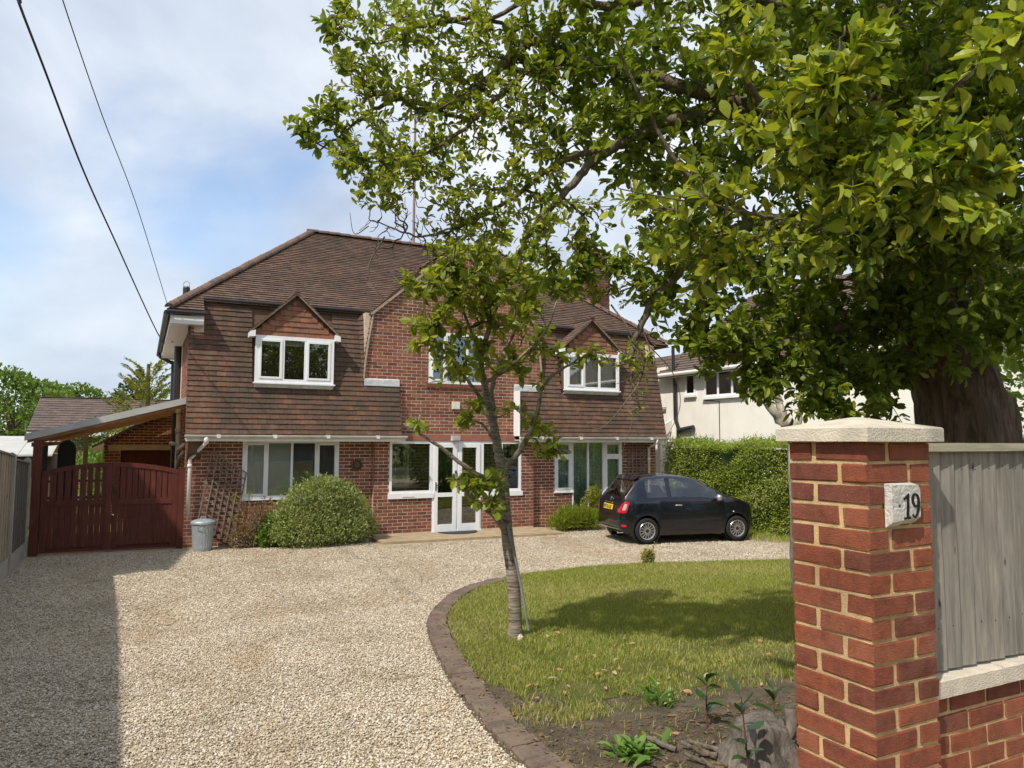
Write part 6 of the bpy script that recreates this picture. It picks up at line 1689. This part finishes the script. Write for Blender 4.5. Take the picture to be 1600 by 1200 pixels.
foliage(fr_, 'leaf_big', big, 300, True, rnd=rv_, ones_mat='leaf_lit')

# --- the young tree on the lawn
yb_ = at(805, 992, 7.25); yb_[2] = gz(6.7) + .0
yt = empty('young_tree', tuple(yb_), 'young tree with ringed bark standing at the left edge of the lawn', 'tree')
d0 = float(proj(yb_)[2])
B_ = lambda px, py, dd=0.0: at(px, py, d0 + dd)
trunk = [([yb_ - np.array([0, 0, .05]), B_(805, 960), B_(801, 900), B_(793, 840), B_(789, 790), B_(786, 745), B_(783, 715)], .098, .066)]
m = MB(); Q = smooth_path(trunk[0][0], 8); n = len(Q); m.tube(Q, [.050 + .018 * (1 - i / (n - 1)) + .03 * max(0, 1 - i / 5) + RNG.uniform(-.002, .002) for i in range(n)], 16); m.build('trunk', 'bark_young', yt, smooth=True)
yl = [
    ([B_(784, 730), B_(776, 690), B_(765, 640), B_(757, 600), B_(752, 560, -.1), B_(765, 500, -.2), B_(755, 440, -.2), B_(740, 390, -.2)], .055, .008),
    ([B_(783, 722), B_(772, 655, .2), B_(770, 600, .25), B_(790, 550, .3), B_(815, 490, .3), B_(830, 420, .3)], .04, .007),
    ([B_(786, 735), B_(815, 700, -.1), B_(838, 650, -.15), B_(850, 600, -.2), B_(890, 570, -.2), B_(930, 545, -.2)], .035, .006),
    ([B_(780, 705), B_(755, 665, -.2), B_(730, 655, -.3)], .016, .006),
    ([B_(788, 770), B_(765, 750, -.2), B_(735, 735, -.35), B_(690, 700, -.5), B_(655, 678, -.6), B_(630, 662, -.65)], .032, .008),
    ([B_(793, 835), B_(775, 808, -.15), B_(745, 785, -.25), B_(718, 755, -.35), B_(712, 735, -.35)], .038, .010),
    ([B_(655, 678, -.6), B_(655, 655, -.6), B_(660, 640, -.6)], .010, .005),
    ([B_(765, 640), B_(735, 600, -.3), B_(705, 560, -.4), B_(680, 530, -.5), B_(670, 490, -.5)], .02, .006),
    ([B_(757, 600), B_(800, 570, -.3), B_(850, 520, -.4), B_(870, 470, -.4)], .02, .006),
    ([B_(752, 560, -.1), B_(720, 480, -.3), B_(690, 430, -.4), B_(655, 465, -.5)], .016, .005),
]
tubes_of(yl, 'limb', 'bark_young', yt, 8, .003)
yblobs = [(705, 400, d0 - .3, .26, 16, 1), (735, 450, d0 - .35, .28, 16, 1), (680, 440, d0 - .5, .2, 10, 1), (780, 470, d0 - .2, .3, 16, 1), (720, 420, d0 - .2, .36, 30, 1), (690, 480, d0 - .45, .30, 20, 1), (760, 390, d0 - .1, .36, 26, 1), (810, 430, d0 + .1, .36, 28, 1), (670, 530, d0 - .5, .24, 14, 1), (700, 575, d0 - .4, .24, 12, .9), (760, 500, d0 - .2, .34, 24, .9), (830, 500, d0, .28, 14, .9), (860, 540, d0 - .2, .22, 9, .9), (800, 560, d0 - .2, .30, 18, .8), (740, 560, d0 - .2, .2, 10, .8), (910, 560, d0 - .2, .16, 8, 1), (850, 430, d0 - .1, .22, 9, 1), (740, 630, d0 - .3, .10, 4, 1), (725, 655, d0 - .3, .08, 4, 1), (655, 665, d0 - .6, .10, 5, .6), (745, 765, d0 - .35, .15, 9, .8), (775, 755, d0 - .4, .14, 8, .9), (720, 745, d0 - .35, .12, 6, .8), (770, 790, d0 - .35, .12, 6, .8), (850, 690, d0 - .1, .14, 8, .9), (835, 660, d0 - .1, .10, 5, .8), (875, 700, d0 - .1, .12, 6, .9), (800, 640, d0, .18, 6, .7), (830, 590, d0 - .1, .14, 5, .8), (650, 440, d0 - .5, .14, 6, 1)]
T, dens = blob_points(yblobs)
chains = grow(yl, T, seg=.10, kink=.12, r_tip=.003)
twigs_of(chains, 'bark_twig', yt)
fr_, K = twig_leaves(chains, 7.6, .108, .062, reach=.24, skip=dens, up=-.1)
foliage(fr_, 'leaf_young', yt, 300, True)
m = MB(); m.tube([B_(826, 985, -.15), B_(815, 920, -.12), B_(803, 860, -.1), B_(793, 822, -.08)], [.012, .013, .014, .014], 8); m.build('stake', 'stake', None, label='thin grey stake leaning against the young tree trunk', cat='stake')

# --- small tree with pale bare limbs in front of the white house
pb = at(1240, 720, 9.5); pb[2] = 0
pt = empty('pale_tree', tuple(pb), 'small tree with pale bare limbs in front of the white wall', 'tree')
pl = [([pb, at(1240, 690, 9.5), at(1222, 660, 9.5), at(1195, 625, 9.5), at(1170, 610, 9.5), at(1150, 585, 9.5)], .085, .03), ([at(1238, 690, 9.5), at(1222, 640, 9.6), at(1215, 610, 9.6), at(1235, 570, 9.6)], .06, .03), ([at(1205, 635, 9.5), at(1185, 600, 9.4), at(1178, 585, 9.4)], .035, .02), ([at(1242, 700, 9.5), at(1248, 655, 9.7), at(1255, 600, 9.7)], .05, .02)]
tubes_of(pl, 'limb', 'bark_pale', pt, 8, .012)

# ------------------------------------------------------------------ hedge, shrubs, plants
hx0, hx1, hy0, hy1, hh = 12.55, 13.75, 7.0, 16.1, 1.98
hedge = empty('privet_hedge', (13.1, 11.5, 0), 'green hedge speckled with cream flowers beside the black car', 'hedge')
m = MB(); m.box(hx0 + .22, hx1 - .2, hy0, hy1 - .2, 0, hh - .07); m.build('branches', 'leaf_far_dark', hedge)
def hedge_pts(n):
    t_ = RNG.random(n); P = np.zeros((n, 3)); D = np.zeros((n, 3)); y = RNG.uniform(hy0, hy1, n)
    bump_ = .10 * np.sin(y * 2.1) + .07 * np.sin(y * 5.3 + 1) 
    z = RNG.uniform(.0, hh, n)
    a = t_ < .62
    P[a] = np.stack([hx0 + .03 - .8 * bump_[a] * .8 + .10 * (z[a] / hh) ** 3 + .08 * np.sin(z[a] * 6 + y[a] * 3) + RNG.random(a.sum()) ** 2 * .28, y[a], z[a]], 1); D[a] = (-1, -.2, .35)
    b = (t_ >= .62) & (t_ < .9); P[b] = np.stack([RNG.uniform(hx0, hx1, b.sum()), y[b], hh + bump_[b] * .7 + RNG.normal(size=b.sum()) * .05], 1); D[b] = (0, -.2, 1)
    c = t_ >= .9; P[c] = np.stack([RNG.uniform(hx0, hx1, c.sum()), hy1 - RNG.random(c.sum()) * .3, z[c]], 1); D[c] = (-.2, 1, .2)
    return P, D
P, D = hedge_pts(46000)
D = unit(D + rand_dirs(len(D)) * 1.0); N = unit(rand_dirs(len(D)) * .6 + np.array([-.4, -.3, .8])); l = .058 * RNG.uniform(.6, 1.3, len(D))
link('foliage', leaves_mesh('foliage', leaf_frames(P, D, l, l * .5, N), 'leaf_hedge', False), hedge, kind='stuff')
# soft upright shoots on top
n = 1500; y = RNG.uniform(hy0, hy1, n); P0 = np.stack([RNG.uniform(hx0 + .05, hx1, n), y, hh - .08 + .7 * (.10 * np.sin(y * 2.1) + .07 * np.sin(y * 5.3 + 1))], 1); P = np.repeat(P0, 9, 0); s_ = np.tile(np.arange(9) / 9, n) * np.repeat(RNG.uniform(.12, .34, n), 9); P[:, 2] += s_; P[:, :2] += RNG.normal(size=(len(P), 2)) * .012
D = unit(rand_dirs(len(P)) * .8 + np.array([0, 0, .8])); l = .042 * RNG.uniform(.6, 1.2, len(P))
link('new_shoots', leaves_mesh('new_shoots', leaf_frames(P, D, l, l * .42), 'leaf_weed', False), hedge, kind='stuff')
P, D = hedge_pts(4200); k = np.repeat(P, 5, 0) + RNG.normal(size=(len(P) * 5, 3)) * .022 - np.array([.03, 0, 0]); D = rand_dirs(len(k)); l = np.full(len(k), .030)
keep = (np.sin(k[:, 1] * 1.7) + np.sin(k[:, 2] * 4 + k[:, 1] * 2.3) + RNG.normal(size=len(k)) * .6 > .35) & (k[:, 2] < hh - .10) & (k[:, 0] < hx0 + .36)
link('flowers', leaves_mesh('flowers', leaf_frames(k[keep], D[keep], l[keep], l[keep] * .8), 'flower_cream', False), hedge, kind='stuff')

def shrub(name, label, c, blobs, n, L, W, mat, stems=12, up=.4, inner=.7, core=True, cat='shrub', h=None):
    s_ = empty(name, (c[0], c[1], 0), label, cat)
    C = [(c[0] + b[0], c[1] + b[1], b[2]) for b in blobs]; R_ = [(b[3], b[4], b[5]) for b in blobs]
    m = MB()
    for i in range(stems):
        j = int(RNG.integers(len(C))); e = np.array(C[j]) + rand_dirs(1)[0] * np.array(R_[j]) * .8; e[2] = max(e[2], .15)
        b0 = np.array([c[0] + RNG.normal() * .06, c[1] + RNG.normal() * .04, 0]); m.tube(smooth_path([b0, (b0 + e) / 2 + RNG.normal(size=3) * .06, e], 4), [.012] * 4 + [.008] * 4 + [.004], 5, False)
    m.build('stems', 'bark_twig', s_)
    fa = [shell_leaves(C, R_, n, L, W, inner=inner, up=up, zmin=.01)]
    for i in range(n // 130):
        j = int(RNG.integers(len(C))); d = rand_dirs(1)[0]; d[2] = abs(d[2]) * .8 + .1; p0 = np.array(C[j]) + d * np.array(R_[j]); ln = RNG.uniform(.06, .17)
        dd = nrm(d + np.array([0, 0, .5])); P_ = np.array([p0 + dd * ln * q / 7 for q in range(8)]); l_ = np.full(8, L * .85); fa.append(leaf_frames(P_, dd + rand_dirs(8) * .8, l_, l_ * W / L))
    link('foliage', leaves_mesh('foliage', np.concatenate(fa), mat, False), s_, kind='stuff')
    return s_
shrub('variegated_shrub', 'large rounded pale green shrub against the brick wall below the left window', (3.18, 15.18), [(0, .02, .62, .72, .50, .62), (-.42, -.05, .42, .45, .42, .45), (.55, .06, .58, .48, .42, .62), (.2, .05, .86, .55, .40, .48), (.85, .12, .40, .30, .34, .42), (-.2, -.22, .28, .7, .34, .3), (.4, -.16, .3, .6, .36, .32), (-.55, 0, .72, .24, .24, .22), (.05, -.05, 1.12, .30, .26, .24), (.45, 0, 1.02, .26, .24, .22), (.92, -.02, .62, .22, .22, .22), (-.3, -.1, 1.0, .26, .24, .2), (1.0, .05, .28, .3, .25, .25)], 21000, .066, .021, 'leaf_pale', 20, inner=.5)
shrub('dark_shrub', 'small darker green bush squeezed between the dry plants and the rounded shrub', (2.42, 15.35), [(0, 0, .30, .28, .26, .34), (.18, -.06, .22, .22, .22, .24), (-.14, -.05, .16, .22, .22, .18)], 2600, .07, .035, 'leaf_far', 8, inner=.4)
dr = shrub('dry_shrub', 'dried brown flower stems standing in front of the wooden trellis', (1.98, 15.42), [(0, 0, .38, .34, .2, .46), (.3, .1, .62, .22, .16, .34), (-.25, -.02, .2, .25, .2, .22)], 1500, .055, .020, 'leaf_dry', 60, inner=.2)
m = MB()
P = []
for (x, z) in ((1.62, .98), (1.92, 1.02), (1.66, .55), (1.72, .86)):
    for k in range(26): P.append((x + RNG.normal() * .05, 15.42 + RNG.normal() * .05, z + RNG.normal() * .035))
    m.tube([(x + .05, 15.46, 0), (x + .02, 15.44, z * .5), (x, 15.42, z)], [.008, .007, .005], 5)
m.build('flower_stems', 'bark_twig', dr)
l = np.full(len(P), .06); link('flower_heads', leaves_mesh('flower_heads', leaf_frames(P, rand_dirs(len(P)) + np.array([0, 0, .5]), l, l * .35), 'leaf_gold', False), dr, kind='stuff')
shrub('lavender_bush', 'low grey-green bush under the patio window left of the car', (9.15, 15.15), [(0, 0, .24, .42, .32, .30), (.4, -.05, .20, .34, .28, .26), (-.35, -.02, .14, .26, .24, .20)], 5200, .10, .011, 'leaf_hedge', 14, up=1.0, inner=.2)
shrub('golden_shrub', 'yellow and red leaved shrub just behind the tail of the car', (9.75, 15.25), [(0, 0, .50, .24, .22, .42), (.1, .02, .72, .18, .18, .26)], 2200, .05, .028, 'leaf_gold', 10, inner=.4)
shrub('dry_weed', 'small yellow-green plant at the far edge of the lawn', (7.72, 10.34), [(0, 0, .12, .10, .08, .13), (.08, .0, .16, .06, .06, .10)], 330, .055, .026, 'leaf_gold', 12, inner=.2, cat='plant')
shrub('garden_shrub', 'bright yellow-green bush seen under the carport roof', (-1.0, 27.0), [(0, 0, 1.0, .9, .6, .95), (.7, 0, .8, .6, .5, .8)], 5000, .10, .05, 'leaf_weed', 10, inner=.5)
shrub('pale_bush', 'yellowish bush glimpsed between the tree trunk and white house', (13.4, 6.0), [(0, 0, 1.5, .6, .6, .9), (.3, -.8, 1.7, .6, .6, .8)], 5000, .07, .035, 'leaf_gold', 10, inner=.5)

shrub('dark_shrub', 'dark evergreen shrub behind the big trunk at the right edge', (10.3, 5.1), [(0, 0, 1.9, 1.6, 1.3, 1.9), (1.2, -1.0, 2.0, 1.5, 1.2, 1.9), (-.7, .6, 1.2, .8, .8, 1.2)], 12000, .11, .06, 'leaf_far', 14, inner=.55)
# leafy green weed and laurel shoots in the soil bed
def rosette(name, label, c, n, L, W, mat, up=.8, cat='plant', h=0.0, ones=60):
    s_ = empty(name, (c[0], c[1], gz(c[1])), label, cat)
    P = np.tile(np.array([c[0], c[1], gz(c[1]) + .01 + h]), (n, 1)) + RNG.normal(size=(n, 3)) * np.array([.06, .05, .02]); az = RNG.uniform(0, 2 * PI, n)
    D = np.stack([np.cos(az), np.sin(az), RNG.uniform(.1, up, n) * 1.4], 1); l = L * RNG.uniform(.6, 1.25, n)
    foliage(leaf_frames(P, D, l, l * W / L), mat, s_, ones); return s_
rosette('leafy_weed', 'bright green leafy weed growing in the bare soil near the bottom edge', (2.56, 3.60), 70, .10, .042, 'leaf_weed', 1.0)
rosette('yellow_weed', 'little yellowish weed on the soil right of the bright green weed', (2.80, 3.66), 46, .045, .026, 'leaf_gold', .7)
rosette('grass_weed', 'tuft of young green shoots at the edge of the bare soil', (3.28, 4.25), 40, .13, .016, 'leaf_weed', 1.6)
def laurel(label, c, h, n, lean):
    s_ = empty('laurel_shoot', (c[0], c[1], gz(c[1])), label, 'sapling', 'self-sown laurel shoots by the stump'); z0 = gz(c[1])
    st = smooth_path([(c[0], c[1], z0), (c[0] + lean * .4, c[1] + .01, z0 + h * .5), (c[0] + lean, c[1] + .02, z0 + h)], 5)
    m = MB(); m.tube(st, list(np.linspace(.006, .003, len(st))), 6); m.build('stem', 'red_stem', s_)
    P = []; D = []
    for i in range(n):
        k = int(3 + (len(st) - 4) * i / max(1, n - 1)); az = i * 2.4 + .5; P.append(st[k]); D.append((math.cos(az), math.sin(az), .35 if i < n * .7 else 1.2))
    l = .125 * RNG.uniform(.7, 1.1, n); foliage(leaf_frames(P, D, l, l * .45), 'leaf_laurel', s_, 60)
laurel('tall red-stemmed laurel shoot with glossy dark leaves in front of the stump', (2.86, 2.98), .46, 12, -.03)
laurel('glossy laurel shoot behind the stump, close to the brick pillar', (3.42, 3.35), .30, 12, .02)
laurel('thin laurel shoot on the soil left of the stump', (3.25, 3.75), .27, 8, .02)
# tree stump and cut sticks
sc = np.array([3.16, 3.20, gz(3.2)])
st_ = empty('tree_stump', tuple(sc), 'old grey tree stump in the soil bed beside the brick pillar', 'stump')
m = MB(); V = []; ns = 26; lev = [(.30, -.04), (.24, .03), (.19, .09), (.165, .15), (.15, .20), (.13, .215)]
for (r, z) in lev:
    for k in range(ns):
        a = 2 * PI * k / ns; rr = r * (1 + .16 * math.sin(3 * a + 2) + .08 * math.sin(5 * a) + .05 * math.sin(11 * a + z * 9)); V.append(sc + np.array([math.cos(a) * rr, math.sin(a) * rr * .9, z + (.03 * math.sin(a * 2) if z > .1 else 0)]))
V.append(sc + np.array([0, 0, .205]))
F = [(i * ns + k, i * ns + (k + 1) % ns, (i + 1) * ns + (k + 1) % ns, (i + 1) * ns + k) for i in range(len(lev) - 1) for k in range(ns)] + [((len(lev) - 1) * ns + k, (len(lev) - 1) * ns + (k + 1) % ns, len(lev) * ns) for k in range(ns)]
m.add(V, F); m.build('bole', 'stump_bark', st_, smooth=True)
m = MB(); m.tube(smooth_path([sc + (.13, -.02, .08), sc + (.20, -.03, .16), sc + (.23, .0, .25)], 4), .035, 8); m.build('side_shoot', 'stump_bark', st_, smooth=True)
for i in range(9):
    c = np.array([2.86 + RNG.normal() * .07, 3.42 + RNG.normal() * .12, 0]); a = RNG.normal() * .5 + 1.9; l = RNG.uniform(.10, .24); d = np.array([math.cos(a), math.sin(a), 0]) * l; c[2] = gz(c[1]) + .02 + .008 * i / 3; r = RNG.uniform(.008, .016)
    m = MB(); m.tube([c - d / 2, c + RNG.normal(size=3) * .006, c + d / 2 + np.array([0, 0, .03])], [r, r * .95, r * .85], 7); m.build('cut_stick', 'bark_twig' if i % 3 else 'stump_bark', None, label='short cut stick lying in the pile of sticks beside the stump', cat='stick', group='cut sticks beside the stump')
lb = None
for i in range(70):
    x, y = RNG.uniform(2.3, 4.6), RNG.uniform(3.0, 5.6)
    if i < 12: x, y = RNG.uniform(3.2, 6.0), RNG.uniform(4.5, 7.5)
    if not pip(x, y, lawn_poly): continue
    z = gz(y) + (.035 if not pip(x, y, soil_poly) else .018); az = RNG.uniform(0, 6.28); l = RNG.uniform(.035, .075)
    A_ = leaf_frames([(x, y, z)], [(math.cos(az), math.sin(az), RNG.normal() * .2)], [l], [l * .62], [RNG.normal(size=3) * .3 + (0, 0, 1)])[0]
    if lb is None: lb = np_mesh('fallen_leaf', LEAF_V, [len(f) for f in LEAF_F], [k for f in LEAF_F for k in f], ['fallen'], None, [0.0] * len(LEAF_F))
    link('fallen_leaf', lb, None, label='dry brown fallen leaf lying on the soil and grass', cat='leaf', group='fallen leaves on the ground', M=Matrix(A_.tolist()))
lp = at(813, 990, 7.1); lp[2] = gz(6.7) + .04
link('pale_stone', chamfer_box('pale_stone', .06, .05, .07, .018, 'cast_stone', .006, 3), None, label='small pale stone at the foot of the young tree', cat='stone', M=Matrix.Translation(lp))

# ------------------------------------------------------------------ far trees
def far_tree(name, label, c, rx, rz, zc_t, n, L, mat, trunk_r=.3, blobs_n=14, grp='trees beyond the houses'):
    t_ = empty(name, (c[0], c[1], 0), label, 'tree', grp)
    m = MB(); m.tube([(c[0], c[1], 0), (c[0] + .1, c[1], zc_t * .6), (c[0], c[1], zc_t)], [trunk_r, trunk_r * .8, trunk_r * .4], 8)
    C = [(c[0], c[1], zc_t)]; R_ = [(rx * .75, rx * .75, rz * .75)]
    for i in range(blobs_n):
        d = rand_dirs(1)[0]; q = np.array([d[0] * rx * .62, d[1] * rx * .62, d[2] * rz * .62]); s_ = RNG.uniform(.32, .5)
        C.append((c[0] + q[0], c[1] + q[1], zc_t + q[2])); R_.append((rx * s_, rx * s_, rz * s_))
        m.tube([(c[0], c[1], zc_t * .7), C[-1]], [trunk_r * .35, trunk_r * .1], 5)
    m.build('trunk', 'bark_big', t_)
    link('crown', leaves_mesh('crown', shell_leaves(C, R_, n, L, L * .6, inner=.7, zmin=.5), mat, False), t_, kind='stuff')
    return t_
def gp_(px, py, d): return at(px, py, d)
c = gp_(20, 650, 52); far_tree('round_tree', 'broad light green tree at the far left behind the bungalow', c[:2], 4.2, 3.4, 3.4, 9000, .34, 'leaf_far')
c = gp_(112, 630, 60); far_tree('round_tree', 'dome shaped green tree rising right above the bungalow ridge', c[:2], 3.0, 2.6, 3.9, 7000, .34, 'leaf_far')
c = gp_(-60, 640, 56); far_tree('round_tree', 'green tree cut off by the left picture edge', c[:2], 4.5, 3.8, 3.6, 5000, .36, 'leaf_far')
c = gp_(206, 640, 44); far_tree('dark_tree', 'dark bluish green tree between bungalow and conifer', c[:2], 1.3, 2.2, 3.3, 4500, .22, 'leaf_far_dark')
c = gp_(170, 670, 42); far_tree('dark_tree', 'low dark tree over the right end of the bungalow roof', c[:2], 1.5, 1.4, 2.6, 3000, .22, 'leaf_far_dark')
c = gp_(90, 700, 30); far_tree('dark_tree', 'dark evergreen filling the gap under the carport', (-1.3, 30), 1.6, 1.3, 1.5, 2500, .16, 'leaf_far_dark')
# golden conifer with plume like sprays
cf = empty('golden_conifer', (-0.1, 27.5, 0), 'yellow-green feathery conifer next to the house flank', 'tree', 'trees beyond the houses')
m = MB(); m.tube([(0.1, 27.5, 0), (0.1, 27.5, 4.6)], [.2, .05], 7); m.build('trunk', 'bark_big', cf)
P = []; D = []
for i in range(210):
    z = RNG.uniform(.8, 4.5); rr = 1.7 * (1 - (z / 5.6) ** 1.5); az = RNG.uniform(0, 2 * PI); d = np.array([math.cos(az), math.sin(az), .9]); b = np.array([.1 + math.cos(az) * rr * .45, 27.5 + math.sin(az) * rr * .45, z]); ln = RNG.uniform(.5, 1.1) * (rr * .5 + .25)
    for k in range(26):
        s_ = k / 26; p = b + d * ln * s_ + np.array([0, 0, -.25 * s_ * s_ * ln]); sd_ = np.cross(d, (0, 0, 1)); P.append(p); D.append(d * .9 + nrm(sd_) * RNG.normal() * .8 + RNG.normal(size=3) * .25)
l = .17 * RNG.uniform(.6, 1.2, len(P)); link('crown', leaves_mesh('crown', leaf_frames(P, D, l, l * .22), 'leaf_gold', False), cf, kind='stuff')
# garden planting left of the shed and wooded skyline beyond everything
C = []; R_ = []
for x in np.arange(-130, 150, 7.0):
    r = RNG.uniform(3.5, 6); y = 120 + RNG.uniform(-8, 8); C.append((x, y, r * .55)); R_.append((r * 1.2, r, r))
link('far_wood', leaves_mesh('far_wood', shell_leaves(C, R_, 14000, .8, .5, inner=.75, zmin=-1), 'leaf_far', False), None, kind='stuff', label='distant belt of green trees on the skyline', cat='wood')
# gardens across the road, seen only as reflections in the windows
C = []; R_ = []
for x in np.arange(-34, 44, 3.4):
    r = RNG.uniform(2.4, 4.2); C.append((x, -19 + RNG.uniform(-2, 2), r * .9 + 1)); R_.append((r, r * .8, r * 1.15))
link('roadside_trees', leaves_mesh('roadside_trees', shell_leaves(C, R_, 22000, .42, .26, inner=.7, zmin=0), 'leaf_far_dark', False), None, kind='stuff', label='row of trees across the road', cat='wood')

# ------------------------------------------------------------------ grass and gravel
def grass(n, x0, x1, y0, y1, hmin, hmax, w, test, name='grass'):
    X = RNG.uniform(x0, x1, n); Y = RNG.uniform(y0, y1, n); k = test(X, Y); X, Y = X[k], Y[k]; n = len(X)
    Z = np.array([gz(y) for y in Y]) + .008
    h = RNG.uniform(hmin, hmax, n); az = RNG.uniform(0, 2 * PI, n); ln = RNG.uniform(.1, .9, n) * h; la = RNG.uniform(0, 2 * PI, n)
    patch_ = np.sin(X * 2.3 + np.sin(Y * 1.9)) * np.cos(Y * 2.7 + X) * .5 + .5
    h = h * (.7 + .5 * patch_)
    P = np.stack([X, Y, Z], 1); sx = np.stack([np.cos(az), np.sin(az), np.zeros(n)], 1) * (w * RNG.uniform(.6, 1.3, n))[:, None]; le = np.stack([np.cos(la), np.sin(la), np.zeros(n)], 1) * ln[:, None]; up = np.stack([np.zeros(n), np.zeros(n), h], 1)
    V = np.stack([P - sx, P + sx, P + sx * .7 + le * .35 + up * .6, P - sx * .7 + le * .35 + up * .6, P + le + up], 1)
    base = np.arange(n)[:, None] * 5; idx = (np.array([0, 1, 2, 3, 3, 2, 4])[None] + base).ravel(); sz = np.tile([4, 3], n)
    dry = np.clip(.25 + .5 * (np.sin(X * 1.1 + 2) * np.sin(Y * 1.6 + X * .7) * .5 + .5) + RNG.normal(size=n) * .22, 0, .98)
    return link(name, np_mesh(name, V, sz, idx, ['grass'], None, np.repeat(dry, 2)), None, kind='stuff')
inl = lambda X, Y: pip_np(X, Y, lawn_poly) & ~pip_np(X, Y, soil_poly) & (RNG.random(len(X)) < np.clip(.35 + 1.1 * (np.sin(X * 6 + Y * 4) + np.sin(Y * 8 - X * 3)) + 1.6 * (Y - 4.7 + .25 * (X < 2.9)), .25, 1))
grass(330000, 2.1, 11.0, 4.2, 10.6, .018, .052, .0032, inl)
edge_soft = lambda X, Y: pip_np(X, Y, lawn_poly) & pip_np(X, Y, soil_poly) & (RNG.random(len(X)) < np.clip(.75 - 1.1 * (4.7 - Y) , .02, .75)) & (np.sin(X * 7 + Y * 5) + np.sin(Y * 9 - X * 3) + np.sin(X * 2.1 - Y * 2.7) > -.35)
grass(150000, 2.1, 11, 3.2, 6.4, .02, .06, .0034, edge_soft)
grass(9000, 11.5, 12.9, 7.0, 13.5, .03, .12, .005, lambda X, Y: X > 11.9 + .3 * np.sin(Y * 3))

# litter on the soil: bits of bark and twig
n = 12000; X = RNG.uniform(1.9, 6, n); Y = RNG.uniform(2.4, 9.0, n); ex_ = np.interp(Y, [p[1] for p in EDGE[::-1]], [p[0] for p in EDGE[::-1]])
k = pip_np(X, Y, soil_poly) | ((X - ex_ > -.13) & (X - ex_ < .5) & (RNG.random(n) < np.clip(.1 + (X - ex_ + .12) * 3, 0, .8))); X, Y, ex_ = X[k], Y[k], ex_[k]
P = np.stack([X, Y, np.array([gz(y) for y in Y]) + np.where(X - ex_ < .13, .037, .012)], 1); az = RNG.uniform(0, 2 * PI, len(X)); D = np.stack([np.cos(az), np.sin(az), RNG.normal(size=len(X)) * .15], 1); l = RNG.uniform(.01, .045, len(X))
link('soil_litter', leaves_mesh('soil_litter', leaf_frames(P, D, l, l * RNG.uniform(.15, .6, len(X))), 'leaf_dry', False), None, kind='stuff')

def pebbles(name, n, x0, x1, y0, y1, smin, smax, test, mat='pebble', lift=0.0):
    X = RNG.uniform(x0, x1, n); Y = RNG.uniform(y0, y1, n); k = test(X, Y); X, Y = X[k], Y[k]; n = len(X)
    me = bpy.data.meshes.new(name); me.vertices.add(n)
    s_ = RNG.uniform(smin, smax, n)
    Z = np.array([gz(y) for y in Y]) - .012 + lift + s_ * .18 + .008 * RNG.random(n)
    me.vertices.foreach_set('co', np.stack([X, Y, Z], 1).astype(np.float32).ravel())
    a = me.attributes.new('stone_scale', 'FLOAT_VECTOR', 'POINT'); a.data.foreach_set('vector', np.stack([s_ * RNG.uniform(.8, 1.25, n), s_ * RNG.uniform(.6, 1, n), s_ * RNG.uniform(.4, .7, n)], 1).astype(np.float32).ravel())
    a = me.attributes.new('stone_turn', 'FLOAT_VECTOR', 'POINT'); a.data.foreach_set('vector', np.stack([RNG.normal(size=n) * .35, RNG.normal(size=n) * .35, RNG.uniform(0, 6.28, n)], 1).astype(np.float32).ravel())
    o = link(name, me, None, kind='stuff')
    ng = bpy.data.node_groups.new(name + '_scatter', 'GeometryNodeTree')
    ng.interface.new_socket('Geometry', in_out='INPUT', socket_type='NodeSocketGeometry'); ng.interface.new_socket('Geometry', in_out='OUTPUT', socket_type='NodeSocketGeometry')
    N = ng.nodes; Lk = ng.links
    gi = N.new('NodeGroupInput'); go = N.new('NodeGroupOutput'); ins = N.new('GeometryNodeInstanceOnPoints'); ico = N.new('GeometryNodeMeshIcoSphere'); sm = N.new('GeometryNodeSetMaterial'); shd = N.new('GeometryNodeSetShadeSmooth')
    ico.inputs['Radius'].default_value = .5; ico.inputs['Subdivisions'].default_value = 2
    shd.inputs['Shade Smooth'].default_value = False
    def attr(nm):
        q = N.new('GeometryNodeInputNamedAttribute'); q.data_type = 'FLOAT_VECTOR'; q.inputs['Name'].default_value = nm; return [s for s in q.outputs if s.enabled and s.name == 'Attribute'][0]
    sm.inputs['Material'].default_value = MAT[mat]
    Lk.new(ico.outputs['Mesh'], shd.inputs['Geometry']); Lk.new(shd.outputs['Geometry'], sm.inputs['Geometry']); Lk.new(sm.outputs['Geometry'], ins.inputs['Instance']); Lk.new(gi.outputs[0], ins.inputs['Points'])
    Lk.new(attr('stone_scale'), ins.inputs['Scale']); Lk.new(attr('stone_turn'), ins.inputs['Rotation']); Lk.new(ins.outputs['Instances'], go.inputs[0])
    md = o.modifiers.new('scatter', 'NODES'); md.node_group = ng
    return o
def drive(X, Y):
    k_ = RNG.random(len(X)) ** 5 * .30
    return drive0(X - k_, Y + k_ * .4)
drive0 = lambda X, Y: ~pip_np(X, Y, [(p[0] - .12, p[1] + .04) for p in EDGE] + [(2.1, 2.2), (12.5, 2.2), (12.5, 8.6), (10.2, 9.45), (9.0, 9.95), (7.6, 10.36), (6.6, 10.5), (5.6, 10.42), (4.9, 10.15)])
pebbles('gravel', 150000, -1.75, 3.6, 3.2, 9.0, .007, .0195, drive)
pebbles('gravel', 110000, -1.75, 11.8, 9.0, 15.6, .010, .025, lambda X, Y: drive(X, Y) & ~((X > 4.3) & (X < 8.7) & (Y > 14.5)))

pebbles('soil_crumbs', 26000, 2.1, 6.5, 2.4, 5.0, .004, .020, lambda X, Y: pip_np(X, Y, soil_poly) & (RNG.random(len(X)) < .75), 'soil', .012)
